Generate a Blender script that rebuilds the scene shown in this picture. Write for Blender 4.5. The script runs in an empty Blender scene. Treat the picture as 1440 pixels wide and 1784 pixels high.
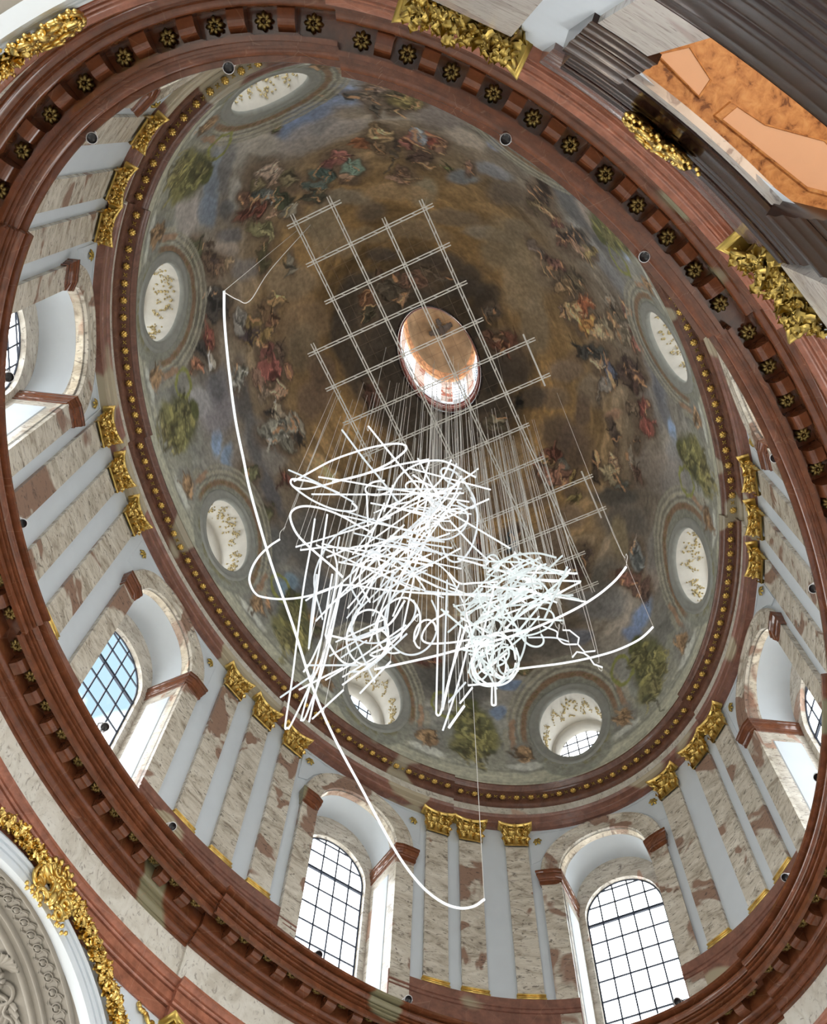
import bpy, math, random
import numpy as np
from math import pi, sin, cos, sqrt, atan2, radians as RAD
from mathutils import Matrix, Vector

random.seed(7)
rng = np.random.default_rng(7)
SC = bpy.context.scene
COL = SC.collection

# ------------------------------------------------------------------ camera, sky, exposure
cam_data = bpy.data.cameras.new('camera')
cam = bpy.data.objects.new('camera', cam_data)
COL.objects.link(cam)
cam_data.sensor_fit = 'HORIZONTAL'
cam_data.sensor_width = 36.0
cam_data.lens = 36.0 * 1697.45 / 1440.0
cam_data.clip_end = 500
CAMR = [[0.42169357, 0.84443041, 0.33032077], [-0.90632085, 0.381481, 0.18180969], [0.02751453, -0.37604458, 0.92619297]]
cam.matrix_world = Matrix(((CAMR[0][0], -CAMR[0][1], -CAMR[0][2], -10.6677),
                           (CAMR[1][0], -CAMR[1][1], -CAMR[1][2], -4.9950),
                           (CAMR[2][0], -CAMR[2][1], -CAMR[2][2], 1.7), (0, 0, 0, 1)))
SC.camera = cam
SC.view_settings.view_transform = 'Standard'
SC.view_settings.look = 'None'
SC.view_settings.gamma = 1.0
SC.view_settings.use_curve_mapping = False
SC.view_settings.exposure = 0.48
SC.cycles.max_bounces = 10
SC.cycles.diffuse_bounces = 6
SC.cycles.sample_clamp_indirect = 6.0

world = bpy.data.worlds.new('overcast_sky')
SC.world = world
world.use_nodes = True
wn = world.node_tree
wn.nodes.clear()
w_out = wn.nodes.new('ShaderNodeOutputWorld')
w_bg = wn.nodes.new('ShaderNodeBackground')
w_tc = wn.nodes.new('ShaderNodeTexCoord')
w_no = wn.nodes.new('ShaderNodeTexNoise')
w_no.inputs['Scale'].default_value = 3.2
w_no.inputs['Detail'].default_value = 5
w_cr = wn.nodes.new('ShaderNodeValToRGB')
w_cr.color_ramp.elements[0].position = 0.40
w_cr.color_ramp.elements[0].color = (0.095, 0.135, 0.165, 1)
w_cr.color_ramp.elements[1].position = 0.47
w_cr.color_ramp.elements[1].color = (1.0, 1.0, 1.0, 1)
wn.links.new(w_tc.outputs['Generated'], w_no.inputs['Vector'])
wn.links.new(w_no.outputs['Fac'], w_cr.inputs['Fac'])
wn.links.new(w_cr.outputs['Color'], w_bg.inputs['Color'])
w_bg.inputs['Strength'].default_value = 5.0
wn.links.new(w_bg.outputs['Background'], w_out.inputs['Surface'])

# ------------------------------------------------------------------ the oval plan: every ring is an offset of one ellipse
A0, B0 = 14.1498, 9.4470

def OV(t, d, z):
    """point of the oval at angle parameter t, d metres outside the base ellipse, height z"""
    return ((A0 + d) * cos(t), (B0 + d) * sin(t), z)

_T = np.linspace(-pi, 3 * pi, 16001)
_X, _Y = (A0 + .65) * np.cos(_T), (B0 + .65) * np.sin(_T)
_S = np.r_[0, np.cumsum(np.hypot(np.diff(_X), np.diff(_Y)))]
_S -= np.interp(0.0, _T, _S)
PERIM = float(np.interp(2 * pi, _T, _S))

def S_of(deg):
    return float(np.interp(RAD(deg), _T, _S))

def T_of(s):
    return float(np.interp(s, _S, _T))

def frame(deg, d, z):
    """matrix of a local frame on the wall: x along the wall, y towards the middle of the church, z up"""
    t = RAD(deg)
    a, b = A0 + d, B0 + d
    e = Vector((-a * sin(t), b * cos(t), 0)).normalized()
    n = Vector((-e.y, e.x, 0))
    p = Vector(OV(t, d, z))
    return Matrix(((e.x, n.x, 0, p.x), (e.y, n.y, 0, p.y), (0, 0, 1, p.z), (0, 0, 0, 1)))

# ------------------------------------------------------------------ mesh building
class MB:
    def __init__(s):
        s.v, s.f = [], []

    def add(s, vs, fs):
        o = len(s.v)
        s.v.extend(vs)
        s.f.extend([tuple(i + o for i in f) for f in fs])
        return s

    def grid(s, rows, close=False):
        n, m = len(rows), len(rows[0])
        vs = [p for r in rows for p in r]
        fs = []
        for i in range(n - 1):
            for j in range(m if close else m - 1):
                k = (j + 1) % m
                fs.append((i * m + j, i * m + k, (i + 1) * m + k, (i + 1) * m + j))
        return s.add(vs, fs)

    def box(s, x0, x1, y0, y1, z0, z1):
        vs = [(x, y, z) for z in (z0, z1) for y in (y0, y1) for x in (x0, x1)]
        return s.add(vs, [(0, 2, 3, 1), (4, 5, 7, 6), (0, 1, 5, 4), (2, 6, 7, 3), (0, 4, 6, 2), (1, 3, 7, 5)])

    def tube(s, pts, r, n=6, cap=True):
        pts = [Vector(p) for p in pts]
        rows = []
        up = Vector((0.31, 0.17, 0.93))
        for i, p in enumerate(pts):
            d = (pts[min(i + 1, len(pts) - 1)] - pts[max(i - 1, 0)]).normalized()
            u = up - d * up.dot(d)
            if u.length < 1e-4:
                u = Vector((1, 0, 0)) - d * d.x
            u.normalize()
            up = u
            w = d.cross(u)
            rr = r[i] if isinstance(r, (list, tuple)) else r
            rows.append([tuple(p + (u * cos(2 * pi * k / n) + w * sin(2 * pi * k / n)) * rr) for k in range(n)])
        o = len(s.v)
        s.grid(rows, True)
        if cap:
            s.f.append(tuple(o + k for k in range(n)))
            s.f.append(tuple(o + (len(rows) - 1) * n + k for k in range(n)))
        return s

    def lathe(s, prof, n=12, mat=None):
        rows = [[(r * cos(2 * pi * k / n), r * sin(2 * pi * k / n), z) for k in range(n)] for r, z in prof]
        if mat is not None:
            rows = [[tuple(mat @ Vector(p)) for p in r] for r in rows]
        return s.grid(rows, True)

    def blob(s, c, r, n=6, m=4, mat=None):
        """a small ellipsoid"""
        rows = []
        for i in range(m + 1):
            a = -pi / 2 + pi * i / m
            rr = max(cos(a), 0.02)
            rows.append([(c[0] + r[0] * rr * cos(2 * pi * k / n), c[1] + r[1] * rr * sin(2 * pi * k / n), c[2] + r[2] * sin(a)) for k in range(n)])
        if mat is not None:
            rows = [[tuple(mat @ Vector(p)) for p in r] for r in rows]
        return s.grid(rows, True)

    def leaf(s, base, side, out, up, w, h, proj, curl=0.25, n=6):
        """an acanthus leaf: base point, side / outward / upward unit vectors, width, height, overhang"""
        base, side, out, up = Vector(base), Vector(side), Vector(out), Vector(up)
        rows = []
        for i in range(n + 1):
            u = i / n
            hh = h * (u - max(0, u - 0.7) ** 2 * curl * 14)
            oo = proj * u ** 2.2 + proj * 0.15
            ww = w * 0.5 * (1 - 0.45 * u ** 2) * (1.18 if i % 2 else 0.86) * (0.35 if i == n else 1)
            c = base + up * hh + out * oo
            rows.append([tuple(c - side * ww - out * 0.12 * w), tuple(c - side * ww * .45 + out * 0.03 * w), tuple(c + out * 0.12 * w),
                         tuple(c + side * ww * .45 + out * 0.03 * w), tuple(c + side * ww - out * 0.12 * w)])
        return s.grid(rows)

    def spiral(s, c, ax, ay, R, turns, r, a0=0.0, n=22, k=5, sgn=1):
        c, ax, ay = Vector(c), Vector(ax), Vector(ay)
        az = ax.cross(ay)
        pts, rr = [], []
        for i in range(n):
            u = i / (n - 1)
            a = a0 + sgn * u * turns * 2 * pi
            q = R * (1 - 0.86 * u)
            pts.append(c + ax * q * cos(a) + ay * q * sin(a) + az * r * 1.2 * u)
            rr.append(r * (1 - 0.55 * u))
        return s.tube(pts, rr, k)

    def xf(s, mat):
        s.v = [tuple(mat @ Vector(p)) for p in s.v]
        return s

    def mesh(s, name, mat, smooth=True):
        me = bpy.data.meshes.new(name)
        me.from_pydata([tuple(p) for p in s.v], [], s.f)
        if smooth:
            me.polygons.foreach_set('use_smooth', [True] * len(me.polygons))
        if mat is not None:
            me.materials.append(mat)
        me.update()
        return me

    def build(s, name, mat, parent=None, smooth=True):
        return obj(name, s.mesh(name, mat, smooth), parent)


def obj(name, me, parent=None, mat4=None):
    o = bpy.data.objects.new(name, me)
    COL.objects.link(o)
    if parent is not None:
        o.parent = parent
    if mat4 is not None:
        if parent is None:
            o.matrix_world = mat4
        else:
            o.matrix_local = mat4
    return o

def empty(name, mat4=None, parent=None):
    o = obj(name, None, parent, mat4)
    o.empty_display_size = 0.2
    return o

def tag(o, label=None, cat=None, group=None, kind=None):
    for k, v in (('label', label), ('category', cat), ('group', group), ('kind', kind)):
        if v:
            o[k] = v
    return o

def copy_tree(o, parent=None):
    c = o.copy()
    COL.objects.link(c)
    if parent is not None:
        c.parent = parent
    for ch in list(o.children):
        copy_tree(ch, c)
    return c

def spline(pts, per=8, closed=False):
    """Catmull-Rom through the points"""
    P = [Vector(p) for p in pts]
    if len(P) < 3:
        return P
    Q = [P[-1]] + P + [P[0], P[1]] if closed else [P[0] * 2 - P[1]] + P + [P[-1] * 2 - P[-2]]
    out = []
    for i in range(1, len(Q) - 2):
        a, b, c, d = Q[i - 1], Q[i], Q[i + 1], Q[i + 2]
        for k in range(per):
            u = k / per
            out.append(0.5 * ((2 * b) + (c - a) * u + (2 * a - 5 * b + 4 * c - d) * u * u + (3 * b - a - 3 * c + d) * u ** 3))
    out.append(Q[-2].copy())
    return out

def sweep(mb, prof, t0, t1, n, shift=0.0, caps=False):
    """sweep a (d, z) profile along the oval between two angles (degrees); every facet of the profile keeps its edge"""
    ts = [RAD(t0 + (t1 - t0) * i / n) for i in range(n + 1)]
    runs, cur = [], [prof[0], prof[1]]
    for a, b, c in zip(prof, prof[1:], prof[2:]):
        k = abs((atan2(c[1] - b[1], c[0] - b[0]) - atan2(b[1] - a[1], b[0] - a[0]) + pi) % (2 * pi) - pi)
        if k < .75:            # gentle bends of the profile are rounded, sharp ones keep an edge
            cur.append(c)
        else:
            runs.append(cur)
            cur = [b, c]
    runs.append(cur)
    for r in runs:
        mb.grid([[OV(t, d + shift, z) for t in ts] for d, z in r])
    if caps:
        for t in (ts[0], ts[-1]):
            o = len(mb.v)
            mb.v.extend([OV(t, d + shift, z) for d, z in prof])
            mb.f.append(tuple(range(o, o + len(prof))))
    return mb

# ------------------------------------------------------------------ materials
def new_mat(name):
    m = bpy.data.materials.new(name)
    m.use_nodes = True
    nt = m.node_tree
    b = nt.nodes['Principled BSDF']
    return m, nt, b

def N(nt, typ, **kw):
    n = nt.nodes.new(typ)
    for k, v in kw.items():
        if k in n.inputs:
            n.inputs[k].default_value = v
        else:
            setattr(n, k, v)
    return n

def ramp(nt, stops):
    r = nt.nodes.new('ShaderNodeValToRGB')
    while len(r.color_ramp.elements) < len(stops):
        r.color_ramp.elements.new(0.5)
    for e, (p, c) in zip(r.color_ramp.elements, stops):
        e.position = p
        e.color = (*c, 1)
    return r

def coords(nt, spread=37.0):
    """object coordinates, shifted per object so that copies do not repeat"""
    tc = N(nt, 'ShaderNodeTexCoord')
    oi = N(nt, 'ShaderNodeObjectInfo')
    mu = N(nt, 'ShaderNodeVectorMath', operation='MULTIPLY_ADD')
    mu.inputs[1].default_value = (spread, spread * .7, spread * 1.3)
    nt.links.new(oi.outputs['Random'], mu.inputs[0])
    nt.links.new(tc.outputs['Object'], mu.inputs[2])
    return mu.outputs['Vector']

def mixc(nt, fac, a, b, mode='MIX'):
    m = nt.nodes.new('ShaderNodeMix')
    m.data_type = 'RGBA'
    m.blend_type = mode
    for sock, val in ((m.inputs[0], fac), (m.inputs[6], a), (m.inputs[7], b)):
        if isinstance(val, (int, float)):
            sock.default_value = val
        elif isinstance(val, tuple):
            sock.default_value = (*val, 1)
        else:
            nt.links.new(val, sock)
    return m.outputs[2]

def plain(name, col, rough=0.6, metal=0.0, vary=0.0, scale=2.0, bump=0.0, coat=0.0):
    m, nt, b = new_mat(name)
    b.inputs['Roughness'].default_value = rough
    b.inputs['Metallic'].default_value = metal
    b.inputs['Coat Weight'].default_value = coat
    v = coords(nt)
    no = N(nt, 'ShaderNodeTexNoise', Scale=scale, Detail=4.0)
    nt.links.new(v, no.inputs['Vector'])
    r = ramp(nt, [(0.3, tuple(c * (1 - vary) for c in col)), (0.7, tuple(min(1, c * (1 + vary)) for c in col))])
    nt.links.new(no.outputs['Fac'], r.inputs['Fac'])
    nt.links.new(r.outputs['Color'], b.inputs['Base Color'])
    if bump:
        bp = N(nt, 'ShaderNodeBump', Strength=bump, Distance=0.02)
        no2 = N(nt, 'ShaderNodeTexNoise', Scale=scale * 8, Detail=4.0)
        nt.links.new(v, no2.inputs['Vector'])
        nt.links.new(no2.outputs['Fac'], bp.inputs['Height'])
        nt.links.new(bp.outputs['Normal'], b.inputs['Normal'])
    return m

def marble(name, stops, patch, vein, scale=1.0, rough=0.25, tilt=(0.9, 0.25, 0.0), squash=(1, 1, 2.6), patch_pos=0.60):
    """streaked marble: cloudy ground, coloured patches, short dark flow lines"""
    m, nt, b = new_mat(name)
    b.inputs['Roughness'].default_value = rough
    v = coords(nt)
    mp = N(nt, 'ShaderNodeMapping')
    mp.inputs['Rotation'].default_value = tilt
    mp.inputs['Scale'].default_value = squash
    nt.links.new(v, mp.inputs['Vector'])
    n1 = N(nt, 'ShaderNodeTexNoise', Scale=1.1 * scale, Detail=5.0, Roughness=0.6)
    n1.inputs['Distortion'].default_value = 1.2
    nt.links.new(mp.outputs['Vector'], n1.inputs['Vector'])
    g = ramp(nt, stops)
    nt.links.new(n1.outputs['Fac'], g.inputs['Fac'])
    n2 = N(nt, 'ShaderNodeTexNoise', Scale=0.55 * scale, Detail=3.0)
    n2.inputs['Distortion'].default_value = 0.8
    nt.links.new(v, n2.inputs['Vector'])
    p = ramp(nt, [(patch_pos, (0, 0, 0)), (patch_pos + 0.03, (1, 1, 1))])
    nt.links.new(n2.outputs['Fac'], p.inputs['Fac'])
    c1 = mixc(nt, p.outputs['Color'], g.outputs['Color'], patch)
    n3 = N(nt, 'ShaderNodeTexNoise', Scale=2.4 * scale, Detail=4.0, Roughness=0.6)
    n3.inputs['Distortion'].default_value = 2.6
    nt.links.new(mp.outputs['Vector'], n3.inputs['Vector'])
    q = ramp(nt, [(0.56, (0, 0, 0)), (0.66, (1, 1, 1))])
    nt.links.new(n3.outputs['Fac'], q.inputs['Fac'])
    f = N(nt, 'ShaderNodeMath', operation='MULTIPLY')
    f.inputs[1].default_value = 0.75
    nt.links.new(q.outputs['Color'], f.inputs[0])
    c2 = mixc(nt, f.outputs[0], c1, vein)
    nt.links.new(c2, b.inputs['Base Color'])
    return m

def red_marble(name, base, light, green, rough=0.24, patch_pos=0.64, coat=.25):
    m, nt, b = new_mat(name)
    b.inputs['Roughness'].default_value = rough
    b.inputs['Coat Weight'].default_value = coat
    if not coat:
        b.inputs['Specular IOR Level'].default_value = .45
    b.inputs['Coat Roughness'].default_value = .06
    v = coords(nt, 11.0)
    n1 = N(nt, 'ShaderNodeTexNoise', Scale=3.0, Detail=6.0, Roughness=0.65)
    nt.links.new(v, n1.inputs['Vector'])
    g = ramp(nt, [(0.35, tuple(c * .7 for c in base)), (0.55, base), (0.68, tuple(c * 1.25 for c in base)), (0.76, light)])
    nt.links.new(n1.outputs['Fac'], g.inputs['Fac'])
    n2 = N(nt, 'ShaderNodeTexNoise', Scale=0.22, Detail=2.0)
    nt.links.new(v, n2.inputs['Vector'])
    p = ramp(nt, [(patch_pos, (0, 0, 0)), (patch_pos + 0.012, (1, 1, 1))])
    nt.links.new(n2.outputs['Fac'], p.inputs['Fac'])
    c1 = mixc(nt, p.outputs['Color'], g.outputs['Color'], green)
    # fine pale cracks
    vo = N(nt, 'ShaderNodeTexVoronoi', Scale=0.8, feature='DISTANCE_TO_EDGE')
    nt.links.new(v, vo.inputs['Vector'])
    cr = ramp(nt, [(0.0, (1, 1, 1)), (0.006, (0, 0, 0))])
    nt.links.new(vo.outputs['Distance'], cr.inputs['Fac'])
    f = N(nt, 'ShaderNodeMath', operation='MULTIPLY')
    f.inputs[1].default_value = 0.35
    nt.links.new(cr.outputs['Color'], f.inputs[0])
    c2 = mixc(nt, f.outputs[0], c1, light)
    nt.links.new(c2, b.inputs['Base Color'])
    return m

WHITE = plain('white_plaster', (0.60, 0.65, 0.69), 0.7, vary=0.02)
MARB = marble('veined_marble', [(0.30, (0.31, 0.26, 0.20)), (0.46, (0.56, 0.51, 0.42)), (0.7, (0.74, 0.70, 0.61))],
              (0.30, 0.192, 0.142), (0.09, 0.072, 0.06), scale=0.9, patch_pos=0.56)
MARB_H = marble('veined_marble_niche', [(0.30, (0.36, 0.31, 0.25)), (0.5, (0.56, 0.51, 0.43)), (0.7, (0.68, 0.64, 0.56))],
                (0.46, 0.30, 0.22), (0.13, 0.10, 0.085), scale=1.0, tilt=(0.2, 0.9, 0.3))
FRIEZE = marble('pale_frieze_marble', [(0.30, (0.50, 0.46, 0.38)), (0.5, (0.66, 0.63, 0.55)), (0.7, (0.74, 0.72, 0.65))],
                (0.58, 0.42, 0.33), (0.30, 0.27, 0.23), scale=1.0, squash=(1.6, 1.6, 1.0), patch_pos=0.68)
RED = red_marble('red_marble', (0.155, 0.050, 0.021), (0.33, 0.17, 0.10), (0.22, 0.20, 0.12), rough=0.12)
PINK = red_marble('lit_red_marble', (0.34, 0.130, 0.078), (0.48, 0.28, 0.20), (0.42, 0.33, 0.24), rough=0.15, patch_pos=0.72)  # same red marble, lightened: light on the architrave is put into the colour
REDP = red_marble('mottled_red_marble', (0.24, 0.11, 0.078), (0.44, 0.30, 0.23), (0.42, 0.36, 0.25), rough=0.3, patch_pos=0.54)
GOLD = plain('gilding', (0.78, 0.55, 0.17), 0.28, 1.0, vary=0.18, scale=6.0)
OLDGOLD = plain('dull_gilding', (0.50, 0.36, 0.10), 0.38, 1.0, vary=0.2, scale=6.0)
STUCCO = plain('grey_stucco', (0.25, 0.23, 0.195), 0.8, vary=0.08, scale=1.5, bump=0.15)
FLOOR = plain('stone_floor', (0.66, 0.62, 0.56), 0.4, vary=0.15, scale=0.5)
IRON = plain('dark_iron', (0.025, 0.035, 0.06), 0.5, vary=0.1)
BLACK = plain('black_lens', (0.012, 0.012, 0.014), 0.25)
LAMPW = plain('pale_lamp_housing', (0.75, 0.75, 0.76), 0.35, vary=0.03)
STEEL = plain('white_painted_steel', (0.82, 0.80, 0.76), 0.45, vary=0.05, scale=1.0)
CORD = plain('white_cord', (0.88, 0.86, 0.82), 0.6)
DARKM = red_marble('dark_brown_marble', (0.026, 0.011, 0.008), (0.06, 0.03, 0.022), (0.04, 0.03, 0.025), rough=0.17, patch_pos=0.9, coat=0.0)
GREYM = marble('grey_marble', [(0.3, (0.40, 0.37, 0.34)), (0.5, (0.55, 0.52, 0.48)), (0.7, (0.62, 0.59, 0.55))],
               (0.45, 0.38, 0.35), (0.24, 0.2, 0.19), scale=0.9)
OCULW = plain('oculus_stucco', (0.56, 0.535, 0.48), 0.7, vary=0.05, scale=3.0, bump=0.2)
RINGM = plain('oculus_frame_stone', (0.33, 0.34, 0.31), 0.6, vary=0.1, scale=3.0)

def neon_mat(name, col, strength):
    m, nt, b = new_mat(name)
    nt.nodes.remove(b)
    e = N(nt, 'ShaderNodeEmission', Strength=strength)
    e.inputs['Color'].default_value = (*col, 1)
    nt.links.new(e.outputs[0], nt.nodes['Material Output'].inputs['Surface'])
    return m
NEON = [neon_mat('white_neon', (0.93, 0.98, 1.0), k) for k in (.92, .78, .66)]
NEON_G = [neon_mat('cool_white_neon', (0.91, 0.995, 0.98), k) for k in (.84, .70, .60)]

def glass_mat():
    m, nt, b = new_mat('window_glass')
    nt.nodes.remove(b)
    t = N(nt, 'ShaderNodeBsdfTransparent')
    t.inputs['Color'].default_value = (0.93, 0.96, 0.97, 1)
    g = N(nt, 'ShaderNodeBsdfGlossy', Roughness=0.05)
    mx = N(nt, 'ShaderNodeMixShader', Fac=0.04)
    nt.links.new(t.outputs[0], mx.inputs[1])
    nt.links.new(g.outputs[0], mx.inputs[2])
    nt.links.new(mx.outputs[0], nt.nodes['Material Output'].inputs['Surface'])
    return m
GLASS = glass_mat()

# ================================================================== the setting
# floor of the church
mb = MB()
mb.add([(-45, -45, 0), (45, -45, 0), (45, 45, 0), (-45, 45, 0)], [(0, 1, 2, 3)])
tag(mb.build('floor', FLOOR, smooth=False), kind='structure')

SEG_M = [(-24.3, 24.3, 0), (24.3, 70.5, 1), (70.5, 109.5, 0), (109.5, 155.7, 1), (155.7, 204.3, 0), (204.3, 250.5, 1), (250.5, 289.5, 0), (289.5, 335.7, 1)]
SEG_U = [(-30.5, 30.5, 0), (30.5, 66.8, 1), (66.8, 113.2, 0), (113.2, 149.5, 1), (149.5, 210.5, 0), (210.5, 246.8, 1), (246.8, 293.2, 0), (293.2, 329.5, 1)]

# ---- lower wall with the four great arches and one gallery opening
ARCH_R, ARCH_Z = 4.4, 14.05
ARCHES = [0.0, 90.0, 180.0, 270.0]
GAL0, GAL1, GALZ0, GALZ1 = S_of(-134.6), S_of(-122.3), 10.0, 14.9
arch_s = [S_of(a) for a in ARCHES]
GA = (GAL0 + PERIM, GAL1 + PERIM)

def low_z(s):
    for c in arch_s:
        for cc in (c, c + PERIM, c - PERIM):
            if abs(s - cc) < ARCH_R - 1e-6:
                return ARCH_Z + sqrt(ARCH_R ** 2 - (s - cc) ** 2)
    return 0.0

def gal_top(s):
    u = (s - GA[0]) / (GA[1] - GA[0]) * 2 - 1
    return 14.15 + 0.85 * (1 - u * u)

brk = sorted(set([0.0, PERIM] + [x % PERIM for c in arch_s for x in (c - ARCH_R, c + ARCH_R)] + [GA[0] % PERIM, GA[1] % PERIM]))
mb = MB()
for b0, b1 in zip(brk, brk[1:]):
    n = max(1, int((b1 - b0) / 0.16))
    for i in range(n):
        s0, s1 = b0 + (b1 - b0) * i / n, b0 + (b1 - b0) * (i + 1) / n
        e = 1e-5
        q = lambda s, z: OV(T_of(s), .62, z)
        if GA[0] % PERIM - 1e-6 <= s0 < GA[1] % PERIM - 1e-6:
            mb.add([q(s0, 0), q(s1, 0), q(s1, GALZ0), q(s0, GALZ0)], [(0, 1, 2, 3)])
            mb.add([q(s0, gal_top(s0)), q(s1, gal_top(s1)), q(s1, 18.74), q(s0, 18.74)], [(0, 1, 2, 3)])
        else:
            mb.add([q(s0, low_z(s0 + e)), q(s1, low_z(s1 - e)), q(s1, 18.74), q(s0, 18.74)], [(0, 1, 2, 3)])
wall_nave = tag(mb.build('wall_nave', WHITE), kind='structure')

# ---- main entablature between the arches and the drum
ARCHI = [(.95, 18.70), (.57, 18.70), (.57, 19.04), (.63, 19.05), (.63, 19.09), (.53, 19.09), (.515, 19.11), (.51, 19.14), (.515, 19.17), (.53, 19.19), (.47, 19.20), (.47, 19.44), (.53, 19.45), (.53, 19.49), (.45, 19.49), (.43, 19.51), (.42, 19.54), (.43, 19.57), (.45, 19.585), (.40, 19.59), (.385, 19.63), (.35, 19.67), (.30, 19.69), (.30, 19.77), (.95, 19.79)]
FRZ = [(.95, 19.70), (.60, 19.70), (.60, 21.05), (.95, 21.05)]
CORN = [(.95, 20.96), (.55, 20.96), (.55, 21.01), (.60, 21.02), (.53, 21.03), (.515, 21.07), (.485, 21.11), (.44, 21.14), (.40, 21.15), (.40, 21.17), (.46, 21.18), (.37, 21.19), (.37, 21.28), (.42, 21.285), (.42, 21.305), (.335, 21.31), (.335, 21.33), (.315, 21.335), (.275, 21.345), (.24, 21.365), (.215, 21.40), (.205, 21.44), (.205, 21.83), (-.27, 21.83), (-.27, 21.44), (-.365, 21.44), (-.365, 21.60),
        (-.28, 21.605), (-.28, 21.645), (-.43, 21.65), (-.43, 21.71), (-.34, 21.715), (-.34, 21.745), (-.475, 21.75), (-.475, 21.795), (-.39, 21.80), (-.39, 21.825), (-.46, 21.828), (-.515, 21.835), (-.56, 21.86), (-.59, 21.90), (-.59, 21.94), (-.565, 21.975), (-.52, 21.995), (-.44, 22.0), (-.44, 22.03), (-.52, 22.035), (-.70, 22.04), (-.70, 22.13), (-.68, 22.15), (.95, 22.32)]
trim1 = tag(empty('trim_1'), kind='structure')
def ring_parts(prof, segs, shift, name, mat, parent, caps=True):
    for t0, t1, dg in segs:
        mb = MB()
        sweep(mb, prof, t0, t1, 48, -shift if dg else 0.0, caps)
        mb.build(name, mat, parent)
ring_parts(ARCHI, SEG_M, .14, 'architrave', PINK, trim1)
ring_parts(FRZ, SEG_M, .10, 'frieze', FRIEZE, trim1)
ring_parts(CORN, SEG_M, .15, 'cornice', RED, trim1)

# modillion blocks and the gilt rosettes of the coffers between them
def modillion_mesh():
    mb = MB()
    prof = [(-.20, .09), (-.20, -.30), (-.17, -.335), (.0, -.34), (.05, -.33), (.10, -.30), (.135, -.26), (.16, -.21), (.185, -.165), (.215, -.145), (.215, .09)]
    rows = [[(x, y, z) for y, z in prof] for x in (-.16, .16)]
    mb.grid(rows)
    for r in rows:
        o = len(mb.v)
        mb.v.extend(r)
        mb.f.append(tuple(range(o, o + len(r))))
    mb.box(-.21, .21, .215, .235, -.19, .09)
    mb.box(-.24, .24, .235, .255, -.225, .09)
    mb.box(-.28, .28, .255, .272, -.26, .09)
    return mb.mesh('modillion', RED, False)

def rosette_mesh(name, r, petals, mat, depth=.10):
    mb = MB()
    for k in range(petals):
        a = 2 * pi * k / petals
        m = Matrix.Rotation(a, 4, 'Z') @ Matrix.Translation((r * .58, 0, -depth * .45)) @ Matrix.Rotation(-.5, 4, 'Y')
        mb.blob((0, 0, 0), (r * .42, r * .26, depth * .30), 6, 4, m)
    for k in range(petals):
        a = 2 * pi * (k + .5) / petals
        m = Matrix.Rotation(a, 4, 'Z') @ Matrix.Translation((r * .36, 0, -depth * .7)) @ Matrix.Rotation(-.7, 4, 'Y')
        mb.blob((0, 0, 0), (r * .22, r * .14, depth * .25), 5, 3, m)
    mb.blob((0, 0, -depth * .9), (r * .17, r * .17, depth * .35), 6, 4)
    return mb.mesh(name, mat)

ROSG = plain('tarnished_gilding', (0.36, 0.27, 0.10), 0.45, 1.0, vary=0.25, scale=6.0)
MOD_ME = modillion_mesh()
ROS_ME = rosette_mesh('rosette', .20, 8, ROSG, .12)

_Tm = np.linspace(-pi, 3 * pi, 16001)
def arc_table(d):
    x, y = (A0 + d) * np.cos(_Tm), (B0 + d) * np.sin(_Tm)
    s = np.r_[0, np.cumsum(np.hypot(np.diff(x), np.diff(y)))]
    return s - np.interp(0.0, _Tm, s)
S_M = arc_table(0.0)
for t0, t1, dg in SEG_M:
    a, b = float(np.interp(RAD(t0), _Tm, S_M)), float(np.interp(RAD(t1), _Tm, S_M))
    n = round((b - a) / .888)
    st = (b - a) / n
    sh = -.15 if dg else 0.0
    for i in range(n):
        tt = math.degrees(float(np.interp(a + st * (i + .5), S_M, _Tm)))
        obj('rosette', ROS_ME, trim1, frame(tt, sh - .02, 21.775))
        if i:
            tt = math.degrees(float(np.interp(a + st * i, S_M, _Tm)))
            obj('modillion', MOD_ME, trim1, frame(tt, sh, 21.735))

# ---- upper entablature under the dome
UARCH = [(.95, 32.42), (.56, 32.42), (.56, 32.66), (.52, 32.68), (.52, 32.98), (.46, 33.02), (.44, 33.08), (.95, 33.10)]
UFRZ = [(.95, 33.05), (.53, 33.05), (.53, 33.56), (.95, 33.56)]
UCORN = [(.95, 33.52), (.47, 33.56), (.46, 33.62), (.42, 33.66), (.40, 33.74), (.38, 33.90), (.06, 33.90), (.06, 34.03), (.03, 34.05), (.0, 34.08), (-.05, 34.15), (-.08, 34.17), (-.08, 34.25), (.35, 34.34)]
trim2 = tag(empty('trim_2'), kind='structure')
ring_parts(UARCH, SEG_U, .10, 'architrave', REDP, trim2)
ring_parts(UFRZ, SEG_U, .10, 'frieze', FRIEZE, trim2)
UREDC = red_marble('brown_cornice_marble', (0.15, 0.066, 0.042), (0.32, 0.19, 0.13), (0.33, 0.29, 0.21), patch_pos=.60)
ring_parts(UCORN, SEG_U, .10, 'cornice', UREDC, trim2)

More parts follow.
